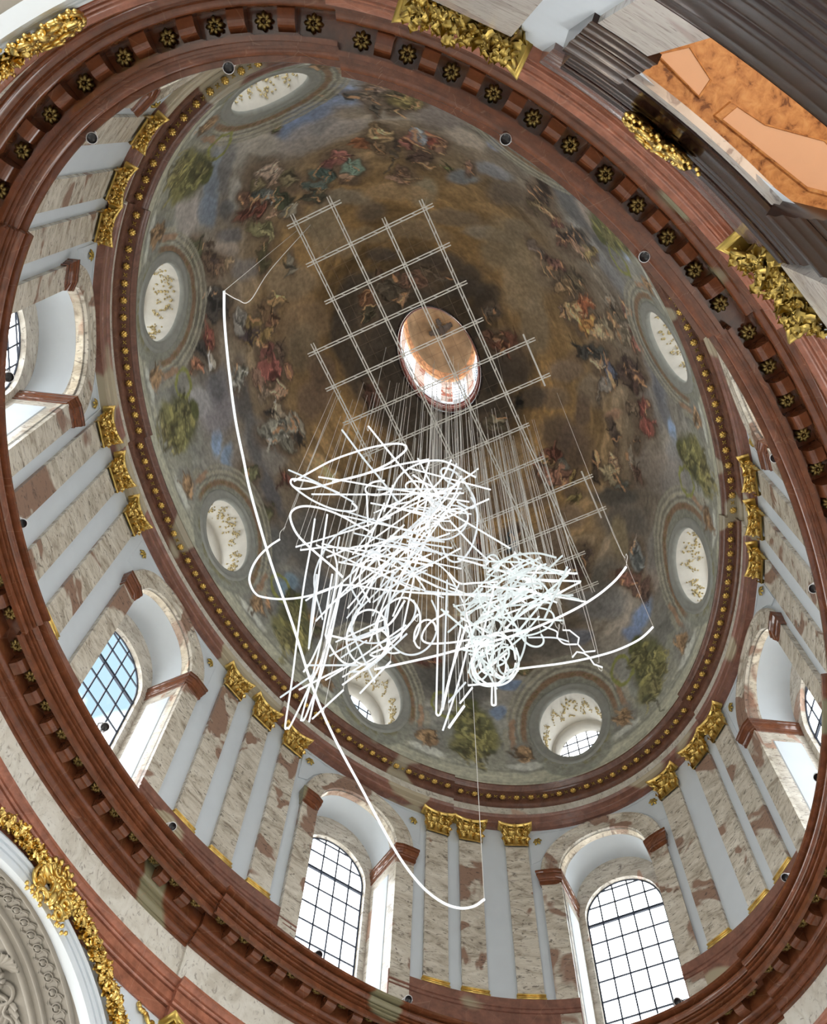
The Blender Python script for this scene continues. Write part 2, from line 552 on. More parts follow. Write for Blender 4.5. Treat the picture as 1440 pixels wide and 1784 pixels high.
def floret_mesh():
    mb = MB()
    for k in range(4):
        a = pi / 4 + k * pi / 2
        m = Matrix.Rotation(a, 4, 'Z') @ Matrix.Translation((.072, 0, -.06)) @ Matrix.Rotation(-.6, 4, 'Y')
        mb.blob((0, 0, 0), (.075, .055, .03), 6, 4, m)
    for k in range(4):
        m = Matrix.Rotation(k * pi / 2, 4, 'Z') @ Matrix.Translation((.085, 0, -.04))
        mb.blob((0, 0, 0), (.06, .03, .025), 5, 3, m)
    mb.blob((0, 0, -.11), (.045, .045, .04), 6, 4)
    return mb.mesh('floret', GOLD)
def leaf_knot_mesh():
    mb = MB()
    for k in range(4):
        m = Matrix.Rotation(pi / 4 + k * pi / 2, 4, 'Z') @ Matrix.Translation((.05, 0, -.02))
        mb.blob((0, 0, 0), (.05, .022, .02), 5, 3, m)
    mb.blob((0, 0, -.03), (.02, .02, .02), 5, 3)
    return mb.mesh('leaf_knot', OLDGOLD)
FLO_ME, KNOT_ME = floret_mesh(), leaf_knot_mesh()
S_U = arc_table(.25)
for t0, t1, dg in SEG_U:
    a, b = float(np.interp(RAD(t0), _Tm, S_U)), float(np.interp(RAD(t1), _Tm, S_U))
    n = round((b - a) / .565)
    st = (b - a) / n
    sh = -.10 if dg else 0.0
    for i in range(n):
        tt = math.degrees(float(np.interp(a + st * (i + .5), S_U, _Tm)))
        obj('floret', FLO_ME, trim2, frame(tt, .24 + sh, 33.90))
        if i:
            tt = math.degrees(float(np.interp(a + st * i, S_U, _Tm)))
            obj('leaf_knot', KNOT_ME, trim2, frame(tt, .24 + sh, 33.90))

# ---- drum: white wall with eight window bays, red pedestal course
PIL_T = [17.9, 27.35, 33.9, 63.1, 69.55, 75.95]
sd = (S_of(33.9) + S_of(63.1)) / 2
WIN_S = [0.0, sd, PERIM / 4, PERIM / 2 - sd, PERIM / 2, PERIM / 2 + sd, 3 * PERIM / 4, PERIM - sd]
WIN_T = [math.degrees(T_of(s)) for s in WIN_S]
NHW, NZS = 1.68, 29.95          # niche: half width, spring height
ADH = .68                        # archivolt width
def opening_z(x, hw=NHW, zs=NZS):
    return zs + sqrt(max(hw * hw - x * x, 0))
DW = .72
mb = MB()
q = lambda s, z, d=DW: OV(T_of(s), d, z)
for k, sc in enumerate(WIN_S):
    s_next = WIN_S[(k + 1) % 8] + (PERIM if k == 7 else 0)
    # solid wall between two windows
    a, b = sc + NHW, s_next - NHW
    n = 24
    ss = [a + (b - a) * i / n for i in range(n + 1)]
    mb.grid([[q(s, 22.25) for s in ss], [q(s, 34.0) for s in ss]])
    # wall over the arch
    n = 28
    xs = [-NHW * cos(pi * i / n) for i in range(n + 1)]
    mb.grid([[q(sc + x, opening_z(x)) for x in xs], [q(sc + x, 34.0) for x in xs]])
drum = tag(mb.build('wall_drum', WHITE), kind='structure')
# pedestal course under the pilasters
for k, sc in enumerate(WIN_S):
    s_next = WIN_S[(k + 1) % 8] + (PERIM if k == 7 else 0)
    ta, tb = math.degrees(T_of(sc + NHW)), math.degrees(T_of(s_next - NHW))
    mb = MB()
    sweep(mb, [(.72, 24.44), (.56, 24.44), (.56, 24.14), (.52, 24.12), (.52, 24.07), (.56, 24.05), (.56, 23.98), (.53, 23.96), (.53, 23.92), (.57, 23.90), (.57, 22.25)], ta, tb, 24, 0, True)
    mb.build('pedestal', REDP, drum)

# ---- the twenty-four drum pilasters: shaft, gilt base, gilt capital
def capital_mesh(mat, w=.85, h=1.05, extra=46, seed=1):
    mb = MB()
    rr_ = random.Random(seed)
    # bell
    mb.grid([[(-w * .5 * f, 0, z), (-w * .5 * f, .10 * g, z), (w * .5 * f, .10 * g, z), (w * .5 * f, 0, z)] for f, g, z in ((1, 1, 0), (.98, 1, .3 * h), (1.02, 1.3, .6 * h), (1.12, 1.9, .86 * h))])
    mb.tube([(-w * .52, .12, .02), (w * .52, .12, .02)], .035, 6)
    X, Y, Z = (1, 0, 0), (0, 1, 0), (0, 0, 1)
    for x in (-.34, 0, .34):
        mb.leaf((x * w, .10, .03), X, Y, Z, .36 * w, .46 * h, .17, .30)
    for x in (-.5, .5):
        s = 1 if x > 0 else -1
        mb.leaf((x * w, .08, .03), (0, s, 0), (s * .85, .5, 0), Z, .30 * w, .44 * h, .13, .30)
    for x in (-.18, .18):
        mb.leaf((x * w, .10, .25 * h), X, Y, Z, .34 * w, .52 * h, .22, .34)
    for x in (-.46, .46):
        s = 1 if x > 0 else -1
        mb.leaf((x * w, .10, .28 * h), (.7, -s * .7, 0), (s * .7, .7, 0), Z, .32 * w, .50 * h, .18, .34)
    # curling leaf tips, tendrils and pearls between the big leaves
    for i in range(extra):
        u, v = rr_.uniform(-.56, .56), rr_.uniform(.12, .88)
        dep = .15 + .20 * v * v + rr_.uniform(-.03, .05)
        lean = Matrix.Rotation(rr_.uniform(-.8, .8), 4, 'Y') @ Matrix.Rotation(rr_.uniform(-.4, .5), 4, 'X')
        b = MB()
        if i % 3:
            b.leaf((0, 0, 0), X, Y, Z, rr_.uniform(.07, .12), rr_.uniform(.12, .20), .08, .4, 4)
        else:
            b.blob((0, 0, 0), (.025, .025, .03), 5, 3)
        b.xf(Matrix.Translation((u * w * (.9 + .3 * v), dep, v * h)) @ lean)
        mb.add(b.v, b.f)
    leaves = mb.mesh('capital', mat)
    mb = MB()
    for s in (-1, 1):
        d = Vector((s * .75, .66, 0))
        mb.spiral((s * w * .58, .26, .80 * h), d, (0, 0, 1), .115 * w / .85, 1.6, .030, pi / 2, 20, 5, -1)
        mb.tube(spline([(s * w * .24, .12, .46 * h), (s * w * .34, .16, .66 * h), (s * w * .50, .24, .88 * h)], 5), .025, 5)
        mb.spiral((s * w * .10, .20, .78 * h), (-s, 0, 0), (0, 0, 1), .075 * w / .85, 1.4, .02, pi / 2, 16, 5, -1)
    volutes = mb.mesh('volutes', mat)
    mb = MB()
    # abacus with concave front
    ab = []
    for z, o in ((.90 * h, 0), (.94 * h, .015), (.945 * h, .05), (1.0 * h, .055)):
        row = [(-w * .72 - o, 0, z)]
        for i in range(11):
            u = i / 10 * 2 - 1
            row.append((u * (w * .70 + o), .20 + o + .16 * u * u, z))
        row.append((w * .72 + o, 0, z))
        ab.append(row)
    mb.grid(ab)
    o = len(mb.v)
    mb.v.extend(ab[0])
    mb.f.append(tuple(range(o, o + 13)))
    abacus = mb.mesh('abacus', mat)
    mb = MB()
    for k in range(5):
        a = 2 * pi * k / 5
        mb.blob((.06 * cos(a) * w, .24, .95 * h + .06 * sin(a) * w), (.04 * w, .03, .04 * w), 5, 3)
    mb.blob((0, .26, .95 * h), (.03, .03, .03), 5, 3)
    return leaves, (('volutes', volutes), ('abacus', abacus), ('centre_flower', mb.mesh('centre_flower', mat)))

def put_capital(cap, parent, m4):
    c = obj('capital', cap[0], parent, m4)
    for nm, me in cap[1]:
        obj(nm, me, c)
    return c

def shaft_mesh(w=.85, z0=0.0, z1=6.95, mat=None, d=.13):
    mb = MB()
    mb.grid([[(-w / 2, -.08, z), (-w / 2, d, z), (w / 2, d, z), (w / 2, -.08, z)] for z in (z0, z0 + 1.2, (z0 + z1) / 2, z1)])
    return mb.mesh('shaft', mat or MARB, False)

def base_mesh(w=.85):
    mb = MB()
    for z0, z1, o in ((.0, .09, .04), (.09, .115, .02), (.115, .16, .012), (.16, .225, .03), (.225, .24, .01)):
        zm, r = (z0 + z1) / 2, (z1 - z0) / 2
        prof = [(o - .03, z0), (o, z0 + r * .3), (o + .012, zm), (o, z1 - r * .3), (o - .03, z1)]
        mb.grid([[(-w / 2 - k, -.08, z), (-w / 2 - k, .13 + k, z), (w / 2 + k, .13 + k, z), (w / 2 + k, -.08, z)] for k, z in prof])
    return mb.mesh('gilt_base', GOLD)
CAP_ME, SHAFT_ME, BASE_ME = capital_mesh(GOLD), shaft_mesh(), base_mesh()

PIL_NAMES = {}
def pil(t, label, group):
    p = tag(empty('pilaster', frame(t, DW, 0)), label, 'pilaster', group)
    obj('shaft', SHAFT_ME, p, Matrix.Translation((0, 0, 24.44)))
    c = put_capital(CAP_ME, p, Matrix.Translation((0, .10, 31.38)))
    c['label'] = 'gilded Corinthian capital'
    b = obj('gilt_base', BASE_ME, p, Matrix.Translation((0, 0, 24.44)))
    b['label'] = 'gilded moulded base'
W_LAB = ['the lower-right arched window', 'the lower-middle arched window', 'the lower-left arched window', 'the window at the left edge', 'the hidden upper-left window', '', 'the half-hidden window at the right', 'the window at the right edge']
for grp, (mode, off, wa, wb) in enumerate(((1, 0, 0, 1), (-1, 180, 2, 3), (1, 180, 4, 5), (-1, 360, 6, 7))):
    pass
PG = []
for base, sg in ((0, 1), (180, -1), (180, 1), (360, -1)):
    ts = [base + sg * t for t in PIL_T]
    PG.append(sorted(ts[:3]))
    PG.append(sorted(ts[3:]))
PG.sort(key=lambda g: g[1])
GROUP_TXT = {}
def ang(t):
    return (t + 180) % 360 - 180
SPOTS = [  # (middle angle of the group of three, where the group stands)
    (27.35, 'between the two bottom windows'), (69.55, 'between the lower-left and lower-middle windows'), (110.45, 'between the lower-left window and the left-edge window'),
    (152.65, 'high at the left'), (-27.35, 'between the lower-right window and the right-edge window'), (-69.55, 'at the right edge'),
    (-110.45, 'behind the upper right cornice'), (-152.65, 'behind the top cornice')]
def ordinal(t):
    return {17.9: 'outer wide-set pilaster', 27.35: 'middle pilaster', 33.9: 'outer close-set pilaster', 63.1: 'outer close-set pilaster', 69.55: 'middle pilaster', 75.95: 'outer wide-set pilaster'}[t]
for base, sg in ((0, 1), (180, -1), (180, 1), (360, -1)):
    for i, t in enumerate(PIL_T):
        tt = ang(base + sg * t)
        mid = ang(base + sg * (27.35 if i < 3 else 69.55))
        where = min(SPOTS, key=lambda s: abs(ang(s[0] - mid)))
        pil(tt, '%s of three veined marble ones, %s' % (ordinal(t), where[1]), 'drum pilasters')

# ---- windows of the drum, each in its arched niche
ROS2_ME = rosette_mesh('gilded_rosette', .20, 6, OLDGOLD, .09)
WHW, WZ0, WZS = 1.45, 22.4, 29.2       # glazed opening
NDEP = 1.45                              # how far the glass lies behind the wall face
RC = {0: (A0 + .65, B0 + .65)}
def sag(x, R):
    return x * x / (2 * R)

def window_meshes(R):
    """all parts of one window in its local frame (x along, y inwards, z up); R = radius of the wall there"""
    P = []
    n = 24
    arc = [(-cos(pi * i / n), sin(pi * i / n)) for i in range(n + 1)]
    yf = lambda x: sag(x, R)
    # white reveal below the impost: marble border with a white panel
    for s in (-1, 1):
        mb = MB()
        x = s * NHW
        y0, y1 = yf(NHW), -NDEP
        mb.grid([[(x, y0, 22.2), (x, y1, 22.2)], [(x, y0, 29.4), (x, y1, 29.4)]])
        P.append(('reveal', mb.mesh('reveal', MARB_H, False)))
        mb = MB()
        xi = x - s * .025
        ya, yb = y0 - .36, y1 + .24
        mb.grid([[(x, ya, 22.2), (xi, ya - .03, 22.2), (xi, yb + .03, 22.2), (x, yb, 22.2)], [(x, ya, 28.9), (xi, ya - .03, 28.87), (xi, yb + .03, 28.87), (x, yb, 28.9)]])
        mb.add([(xi, ya - .03, 28.87), (xi, yb + .03, 28.87), (x, yb, 28.9), (x, ya, 28.9)], [(0, 1, 2, 3)])
        P.append(('reveal_panel', mb.mesh('reveal_panel', WHITE, False)))
        # impost moulding, across the pier and into the niche
        mb = MB()
        prof = [(.0, 29.36), (.05, 29.38), (.05, 29.52), (.08, 29.55), (.08, 29.60), (.11, 29.66), (.15, 29.76), (.15, 29.84), (.18, 29.88), (.18, 29.98), (.0, 30.0)]
        rows = []
        for d, z in prof:
            r = [(x - s * d * .6, y1, z), (x - s * d * .6, y0 + d, z)]
            for i in range(1, 5):
                xx = NHW + (ADH + .02) * i / 4
                r.append((s * (xx if i < 4 else xx + d * .6), yf(xx) + .10 + d, z))
            r.append((s * (NHW + ADH + .02 + d * .6), yf(NHW + ADH) - .1, z))
            rows.append(r)
        mb.grid(rows)
        P.append(('impost', mb.mesh('impost', RED, False)))
        # marble pier beside the niche
        mb = MB()
        xs = [NHW + ADH * i / 4 for i in range(5)]
        col = [(s * xs[0], yf(xs[0]) - .2)] + [(s * xx, yf(xx) + .10) for xx in xs] + [(s * xs[-1], yf(xs[-1]) - .1)]
        mb.grid([[(a, b, z) for a, b in col] for z in (22.2, 24.5, 27, 29.42)])
        P.append(('pier', mb.mesh('pier', MARB, False)))
    # archivolt
    mb = MB()
    prof = [(0, -.3), (0, .10), (.16, .10), (.17, .075), (.34, .075), (.35, .10), (.52, .10), (.54, .14), (.62, .14), (.66, .08), (ADH, -.06)]
    rows = []
    for o, d in prof:
        r = NHW + o
        rows.append([(c * r, yf(c * r) + d, NZS + s_ * r) for c, s_ in arc])
    mb.grid(rows)
    P.append(('archivolt', mb.mesh('archivolt', MARB, False)))
    # barrel vault: marble band in front, white behind
    def barrel(ya, yb, mat, name, r=NHW):
        mb = MB()
        lo = [(-r, 29.4)] + [(c * r, NZS + s_ * r) for c, s_ in arc] + [(r, 29.4)]
        mb.grid([[(a, (yf(a) if ya is None else ya), z) for a, z in lo], [(a, yb, z) for a, z in lo]])
        P.append((name, mb.mesh(name, mat)))
    barrel(None, -.28, MARB_H, 'vault_band')
    barrel(-.28, -NDEP, WHITE, 'barrel_vault', NHW + .005)
    # marble wall round the glazed opening
    mb = MB()
    outer = [(-NHW - .02, 22.2)] + [(c * (NHW + .02), NZS + s_ * (NHW + .02)) for c, s_ in arc] + [(NHW + .02, 22.2)]
    inner = [(-WHW, 22.2)] + [(c * WHW, WZS + s_ * WHW) for c, s_ in arc] + [(WHW, 22.2)]
    mb.grid([[(a, -NDEP, z) for a, z in outer], [(a, -NDEP, z) for a, z in inner], [(a, -NDEP - .22, z) for a, z in inner]])
    P.append(('window_surround', mb.mesh('window_surround', MARB_H, False)))
    # iron frame
    mb = MB()
    yg = -NDEP - .20
    mb.tube([(a * .985, yg, z) for a, z in inner], .035, 5)
    mb.box(-WHW, WHW, yg - .03, yg + .05, 28.92, 29.02)
    P.append(('window_frame', mb.mesh('window_frame', IRON, False)))
    cols, dz = 5, .81
    cw = 2 * WHW / cols
    for i in range(1, cols):
        x = -WHW + cw * i
        mb = MB()
        mb.box(x - .026, x + .026, yg - .02, yg + .02, WZ0, WZS + sqrt(WHW ** 2 - x * x))
        P.append(('glazing_bar', mb.mesh('glazing_bar', IRON, False)))
    zr = [28.97 - dz * k for k in range(1, 9)] + [28.97 + dz, 28.97 + 2 * dz * .9]
    for z in zr:
        hx = WHW if z < WZS else sqrt(max(WHW ** 2 - (z - WZS) ** 2, .01))
        mb = MB()
        mb.box(-hx, hx, yg - .02, yg + .02, z - .025, z + .025)
        P.append(('glazing_bar', mb.mesh('glazing_bar', IRON, False)))
    # panes
    zz = sorted([28.97] + zr + [WZS + WHW])
    zz[0] = WZ0
    for i in range(cols):
        xa, xb = -WHW + cw * i, -WHW + cw * (i + 1)
        for za, zb in zip(zz, zz[1:]):
            top = lambda x: WZS + sqrt(max(WHW ** 2 - x * x, 0))
            if max(top(xa), top(xb)) < za + .02:
                continue
            m = 1 if min(top(xa), top(xb)) > zb else 5
            xs = [xa + (xb - xa) * k / m for k in range(m + 1)]
            mb = MB()
            mb.grid([[(x, yg, za) for x in xs], [(x, yg, max(za, min(zb, top(x)))) for x in xs]])
            P.append(('pane', mb.mesh('pane', GLASS, False)))
    return P

RCURV = {}
WSETS = {}
win_roots = []
for k, t in enumerate(WIN_T):
    key = 'major' if k in (0, 4) else 'minor' if k in (2, 6) else 'diagonal'
    R = {'major': 6.9, 'minor': 21.7, 'diagonal': 13.0}[key]
    if key not in WSETS:
        WSETS[key] = window_meshes(R)
    w = tag(empty('window_%d' % (k + 1), frame(t, DW - .06, 0)), kind='structure')
    win_roots.append(w)
    fr = None
    for nm, me in WSETS[key]:
        o_ = obj(nm, me, fr if nm == 'glazing_bar' else w)
        if nm == 'window_frame':
            fr = o_
    for s in (-1, 1):
        x = s * (NHW + ADH - .02)
        m = Matrix.Translation((x, sag(x, R) - .03, 31.78)) @ Matrix.Rotation(pi / 2, 4, 'X')
        obj('gilded_rosette', ROS2_ME, w, m)
    # raised spandrel frame
    for s in (-1, 1):
        mb = MB()
        pts = [(s * (NHW + ADH + .30), 30.6), (s * (NHW + ADH + .30), 32.25), (s * .95, 32.32)]
        pth = pts + [(s * (NHW + ADH + .1) * cos(a), NZS + (NHW + ADH + .1) * sin(a)) for a in [RAD(v) for v in (68, 56, 44, 32, 20)]]
        pth = pth + [pth[0]]
        mb.tube([(x, sag(x, R) - .065, z) for x, z in pth], .022, 4)
        mb.build('spandrel_moulding', WHITE, w, False)
    # daylight portal of the opening
    ld = bpy.data.lights.new('window_daylight', 'AREA')
    ld.shape = 'RECTANGLE'
    ld.size, ld.size_y = 2.9, 8.2
    ld.cycles.is_portal = True
    lo = obj('window_daylight', ld, None, w.matrix_world @ Matrix.Translation((0, -NDEP - .35, 26.6)) @ Matrix.Rotation(pi / 2, 4, 'X'))

# ---- dome
AD, BD, ZD, HD = 14.16, 9.46, 34.20, 17.85
PHI1 = RAD(77.7)
def dome(t, p):
    return (AD * np.cos(p) * np.cos(t), BD * np.cos(p) * np.sin(t), ZD + HD * np.sin(p))

# fresco strokes, ten numbers each: 0 cloud or 1 figure, angle, height angle, two half axes (angle, height angle), red, green, blue
FRESCO = [
    0,-178.4,23.9,7.98,-0.07,-0.98,4.54,82,94,115, 0,-166.8,21.4,5.74,0.98,-1.39,4.05,92,104,125, 0,-161.7,16.0,3.66,-0.20,-0.71,3.03,113,119,125, 
    0,178.2,26.3,5.01,0.49,-0.75,2.79,77,89,110, 0,165.1,17.3,1.84,4.19,-5.05,4.99,116,114,109, 0,169.3,24.4,3.07,3.88,-2.05,2.12,120,117,111, 
    0,-180.0,30.4,10.34,1.24,-1.20,3.76,106,103,101, 0,-174.9,30.1,3.87,1.46,-1.16,2.01,85,85,86, 0,-157.1,27.8,9.68,-1.81,-0.35,1.76,118,113,105, 
    0,-170.9,31.3,6.51,-0.32,-0.55,2.31,110,106,103, 0,160.3,19.1,0.52,2.20,-6.80,3.92,75,75,76, 0,153.1,26.0,0.35,1.55,-6.06,1.97,111,111,108, 
    0,150.2,25.2,0.52,1.83,-2.50,1.11,62,63,65, 0,154.4,18.6,0.35,2.11,-7.73,3.71,79,87,97, 0,148.9,20.3,0.45,2.57,-3.34,1.47,82,90,101, 
    0,148.2,14.4,0.27,3.79,-5.24,2.41,113,109,106, 0,142.2,28.4,0.52,2.84,-2.60,0.64,116,109,103, 0,144.9,28.5,0.81,3.41,-1.82,0.56,70,70,73, 
    0,137.9,34.2,0.70,3.78,-2.82,0.42,86,84,84, 0,-159.1,16.2,5.20,-1.00,-0.70,3.62,83,80,79, 0,-139.5,27.0,5.59,-1.61,-0.36,3.49,121,114,105, 
    0,-146.3,23.9,5.55,-1.19,-0.71,4.50,92,86,83, 0,-139.0,15.9,3.28,0.06,-0.37,3.85,103,107,118, 0,-132.6,21.7,1.75,-0.46,-0.10,2.48,98,104,119, 
    0,-131.9,32.4,4.52,-2.15,0.02,2.60,96,99,104, 0,-138.6,40.4,4.68,-1.83,-0.05,2.40,88,94,100, 0,-125.8,35.7,3.98,-5.02,1.49,3.65,81,73,64, 
    0,-152.2,48.9,5.36,-0.95,-0.70,4.11,107,101,86, 0,-176.1,54.4,6.96,1.28,-2.44,2.41,80,71,60, 0,-140.9,53.0,12.60,-3.49,0.01,2.42,90,80,67, 
    0,-126.4,51.2,8.58,-3.66,0.34,1.91,102,96,86, 0,-162.5,49.8,13.86,-0.07,-1.10,2.38,118,101,77, 0,176.4,48.2,9.64,3.59,-1.88,1.62,103,96,84, 
    0,-115.4,17.6,11.42,-0.43,0.52,4.69,68,69,71, 0,-107.1,21.8,7.24,-1.74,0.42,2.20,105,105,104, 0,-112.6,13.4,4.06,0.57,0.62,4.21,121,112,105, 
    0,-106.4,8.2,2.05,0.05,0.66,2.81,118,130,148, 0,-130.3,12.2,1.13,-3.88,0.61,3.07,103,109,124, 0,-102.6,21.4,5.48,-2.31,0.70,2.69,88,89,91, 
    0,-90.5,19.6,7.10,-1.30,1.09,3.08,71,74,78, 0,-83.6,20.6,6.38,-1.02,0.99,2.39,75,78,84, 0,-84.3,23.2,5.55,-0.69,0.37,0.94,106,103,101, 
    0,-75.2,25.0,-1.85,-3.36,4.29,-1.58,95,93,91, 0,-77.2,20.9,5.78,-1.52,0.89,1.78,73,75,80, 0,-72.0,18.5,-0.72,-1.30,2.62,-0.79,96,113,135, 
    0,-67.1,18.4,-1.74,-2.86,3.80,-1.19,92,92,92, 0,-75.9,51.8,-1.64,-6.34,4.54,0.91,95,83,71, 0,-71.8,43.8,-1.70,-4.51,5.60,0.95,96,87,75, 
    0,-67.8,37.7,-1.30,-2.82,1.56,0.18,111,89,74, 0,-49.7,55.1,-5.76,-5.38,7.05,-0.72,63,55,48, 0,-49.5,49.7,-5.33,-5.37,8.38,-1.07,67,57,50, 
    0,-63.5,47.7,-1.54,-2.68,4.93,0.24,73,63,55, 0,-63.5,57.1,-3.32,-5.28,5.32,0.24,89,77,64, 0,-118.8,50.0,6.43,-6.44,4.69,6.05,101,91,74, 
    0,-106.4,54.2,3.76,-5.68,8.60,6.10,105,94,76, 0,-90.9,57.2,1.04,-4.72,10.71,3.92,97,87,71, 0,138.9,47.3,2.91,6.69,-6.17,0.88,105,93,76, 
    0,125.7,52.0,1.13,7.13,-8.88,-0.22,98,83,65, 0,117.2,51.1,-0.35,4.59,-8.38,-1.07,87,77,62, 0,100.0,49.9,-2.28,4.42,-5.51,-2.03,85,71,59, 
    0,108.0,55.1,-1.09,3.60,-6.46,-1.39,79,66,55, 0,160.5,53.7,7.14,4.51,-5.67,2.38,105,93,75, 0,-159.2,59.6,18.60,-0.77,-1.10,2.31,104,91,72, 
    0,162.5,49.0,4.76,3.30,-5.00,2.53,106,96,79, 0,175.6,58.4,7.91,2.11,-2.40,1.55,107,93,71, 0,-119.2,42.8,2.84,-3.70,1.50,2.32,92,83,69, 
    0,-106.4,43.7,0.55,-5.00,5.90,2.01,100,89,74, 0,-46.0,36.3,-6.38,-6.68,2.49,-0.64,49,49,48, 0,-42.5,32.4,-6.49,-6.37,4.24,-1.49,68,65,61, 
    0,-60.2,26.3,-4.99,-5.80,3.60,-2.93,90,84,78, 0,-62.4,19.7,-2.18,-3.88,3.99,0.00,90,87,84, 0,-38.2,31.6,-2.31,-2.03,4.00,-1.80,96,87,69, 
    0,-38.9,21.0,-2.58,-2.48,4.31,-2.39,103,95,88, 0,-19.8,28.1,-9.20,-4.88,2.41,-2.36,82,82,82, 0,-30.3,18.6,-1.22,-1.90,4.13,-0.08,79,95,121, 
    0,-25.6,18.0,-2.43,-1.67,1.01,-1.01,77,89,112, 0,-26.8,29.9,-5.68,-3.68,3.38,-2.50,70,68,64, 0,-44.6,22.1,-2.19,-2.42,4.23,-1.70,86,84,81, 
    0,15.4,29.3,-14.63,-0.25,1.38,-5.12,57,55,51, 0,30.1,21.0,-12.66,2.48,0.20,-4.74,57,57,55, 0,14.2,20.3,-3.61,-0.84,0.69,-1.09,78,93,115, 
    0,18.3,15.3,-2.14,0.06,0.17,-1.04,73,86,105, 0,-1.0,27.2,-7.12,-1.73,1.69,-3.17,64,62,58, 0,-10.4,25.4,-3.42,-1.33,0.95,-1.35,74,77,85, 
    0,103.7,19.1,-0.77,1.71,-2.08,-1.39,92,110,132, 0,99.8,21.1,-0.99,1.96,-1.89,-1.40,84,100,119, 0,109.2,22.8,-1.85,5.11,-4.92,-2.34,97,95,99, 
    0,110.2,30.6,-0.59,2.46,-7.17,-1.57,60,60,61, 0,113.1,24.5,-0.88,2.92,-3.57,-1.32,74,74,77, 0,97.9,31.0,-2.73,5.12,-4.47,-2.87,84,84,84, 
    0,93.2,32.3,-2.37,3.80,-2.76,-2.04,94,91,87, 0,88.9,27.1,-0.80,2.40,-6.51,-0.73,60,61,65, 0,97.6,24.7,-1.60,2.98,-2.68,-2.00,94,88,81, 
    0,100.3,29.5,-0.67,1.93,-5.65,-1.71,66,66,67, 0,112.2,17.6,-1.23,3.58,-2.41,-1.11,104,104,105, 0,66.3,19.9,-9.99,8.26,-2.64,-6.26,58,62,66, 
    0,74.8,16.3,-2.23,2.33,-0.76,-1.45,79,95,107, 0,80.3,19.5,-2.77,3.27,-2.20,-3.27,64,65,65, 0,74.8,28.7,-4.94,4.80,-3.29,-4.84,65,65,64, 
    0,52.9,24.9,-8.83,4.79,-1.76,-6.82,56,57,59, 0,62.8,44.2,-12.52,7.36,-4.81,-7.71,56,54,50, 0,177.6,63.9,8.62,1.64,-2.34,1.35,62,56,50, 
    0,155.1,64.7,8.47,4.12,-5.54,1.35,53,48,43, 0,139.1,63.5,3.51,3.58,-12.72,1.29,43,39,35, 0,122.4,62.4,0.86,3.61,-12.21,-0.46,51,46,41, 
    0,-146.6,65.9,16.71,-2.40,-0.09,2.34,57,51,46, 0,-127.8,65.2,8.50,-3.12,1.94,2.50,51,46,41, 0,-111.9,66.3,5.94,-3.84,5.64,3.31,49,44,39, 
    0,-97.9,74.6,3.62,-2.64,13.44,3.12,38,34,30, 0,-71.3,68.5,-2.41,-6.07,10.11,0.91,55,49,44, 0,-36.3,72.7,-17.15,-6.00,9.14,-1.08,49,44,39, 
    0,100.7,72.2,-5.17,7.64,-23.22,-3.38,40,36,32, 0,69.5,71.0,-17.51,6.43,-8.87,-4.32,43,39,35, 0,36.8,71.8,-31.81,3.28,-0.77,-5.21,45,41,36, 
    0,-8.5,71.2,-20.17,-2.84,7.95,-2.98,51,46,41, 0,137.3,71.6,8.80,6.03,-20.77,1.34,53,48,43, 0,177.8,72.3,25.24,3.00,-6.10,2.46,59,53,47, 
    0,106.7,64.8,-1.44,4.31,-14.08,-2.24,49,44,39, 0,-129.7,69.7,15.50,-4.15,2.33,2.76,53,48,43, 0,142.7,77.0,6.40,2.27,-28.87,2.03,45,41,36, 
    0,-68.8,73.9,-1.42,-2.47,28.83,1.63,41,37,33, 0,51.3,63.8,-23.36,6.18,-2.38,-3.69,51,46,41, 0,-59.7,62.3,-3.11,-3.77,6.29,0.06,59,53,47, 
    0,-15.8,64.2,-19.33,-4.77,7.38,-3.00,103,88,66, 0,2.6,58.3,-14.37,-1.70,3.93,-3.80,81,69,56, 0,-19.8,54.5,-8.91,-3.26,4.90,-2.47,89,77,64, 
    0,-25.8,45.4,-6.21,-3.25,3.32,-1.75,88,76,64, 0,-14.7,44.1,-7.45,-2.75,3.16,-2.53,73,65,58, 0,-1.5,49.0,-8.68,-1.64,2.70,-2.98,75,67,57, 
    0,164.2,30.8,4.13,5.18,-2.44,1.87,70,60,50, 0,166.6,36.2,3.07,2.82,-2.17,1.66,70,60,50, 0,157.6,32.7,3.37,5.35,-2.61,1.48,70,60,50, 
    0,158.2,34.7,1.57,2.24,-1.33,0.75,70,60,50, 0,152.4,31.9,4.70,4.90,-1.75,1.77,70,60,50, 0,154.7,28.2,1.09,2.47,-2.51,1.34,70,60,50, 
    0,159.8,37.8,1.82,2.14,-4.33,2.46,70,60,50, 0,159.0,41.0,2.30,2.49,-2.91,1.51,70,60,50, 0,149.9,36.0,2.22,4.56,-2.82,1.04,70,60,50, 
    0,143.0,38.9,0.29,1.57,-6.73,0.36,70,60,50, 0,144.7,46.2,0.61,1.05,-4.92,1.12,70,60,50, 0,159.3,29.6,1.60,2.67,-1.78,1.14,70,60,50, 
    0,170.9,42.0,4.36,2.66,-2.23,1.79,70,60,50, 0,169.6,43.0,3.51,2.20,-1.35,1.01,70,60,50, 0,-177.7,39.1,4.73,1.65,-2.02,2.65,70,60,50, 
    0,-174.4,42.7,4.78,1.14,-2.22,3.09,70,60,50, 0,176.0,40.8,5.93,2.91,-1.68,1.67,70,60,50, 0,-178.2,44.9,3.80,1.14,-1.27,1.44,70,60,50, 
    0,166.7,43.5,4.63,3.27,-1.61,1.07,70,60,50, 0,178.8,39.8,2.31,1.00,-1.26,1.42,70,60,50, 0,-162.3,34.7,5.25,-0.07,-1.11,3.34,70,60,50, 
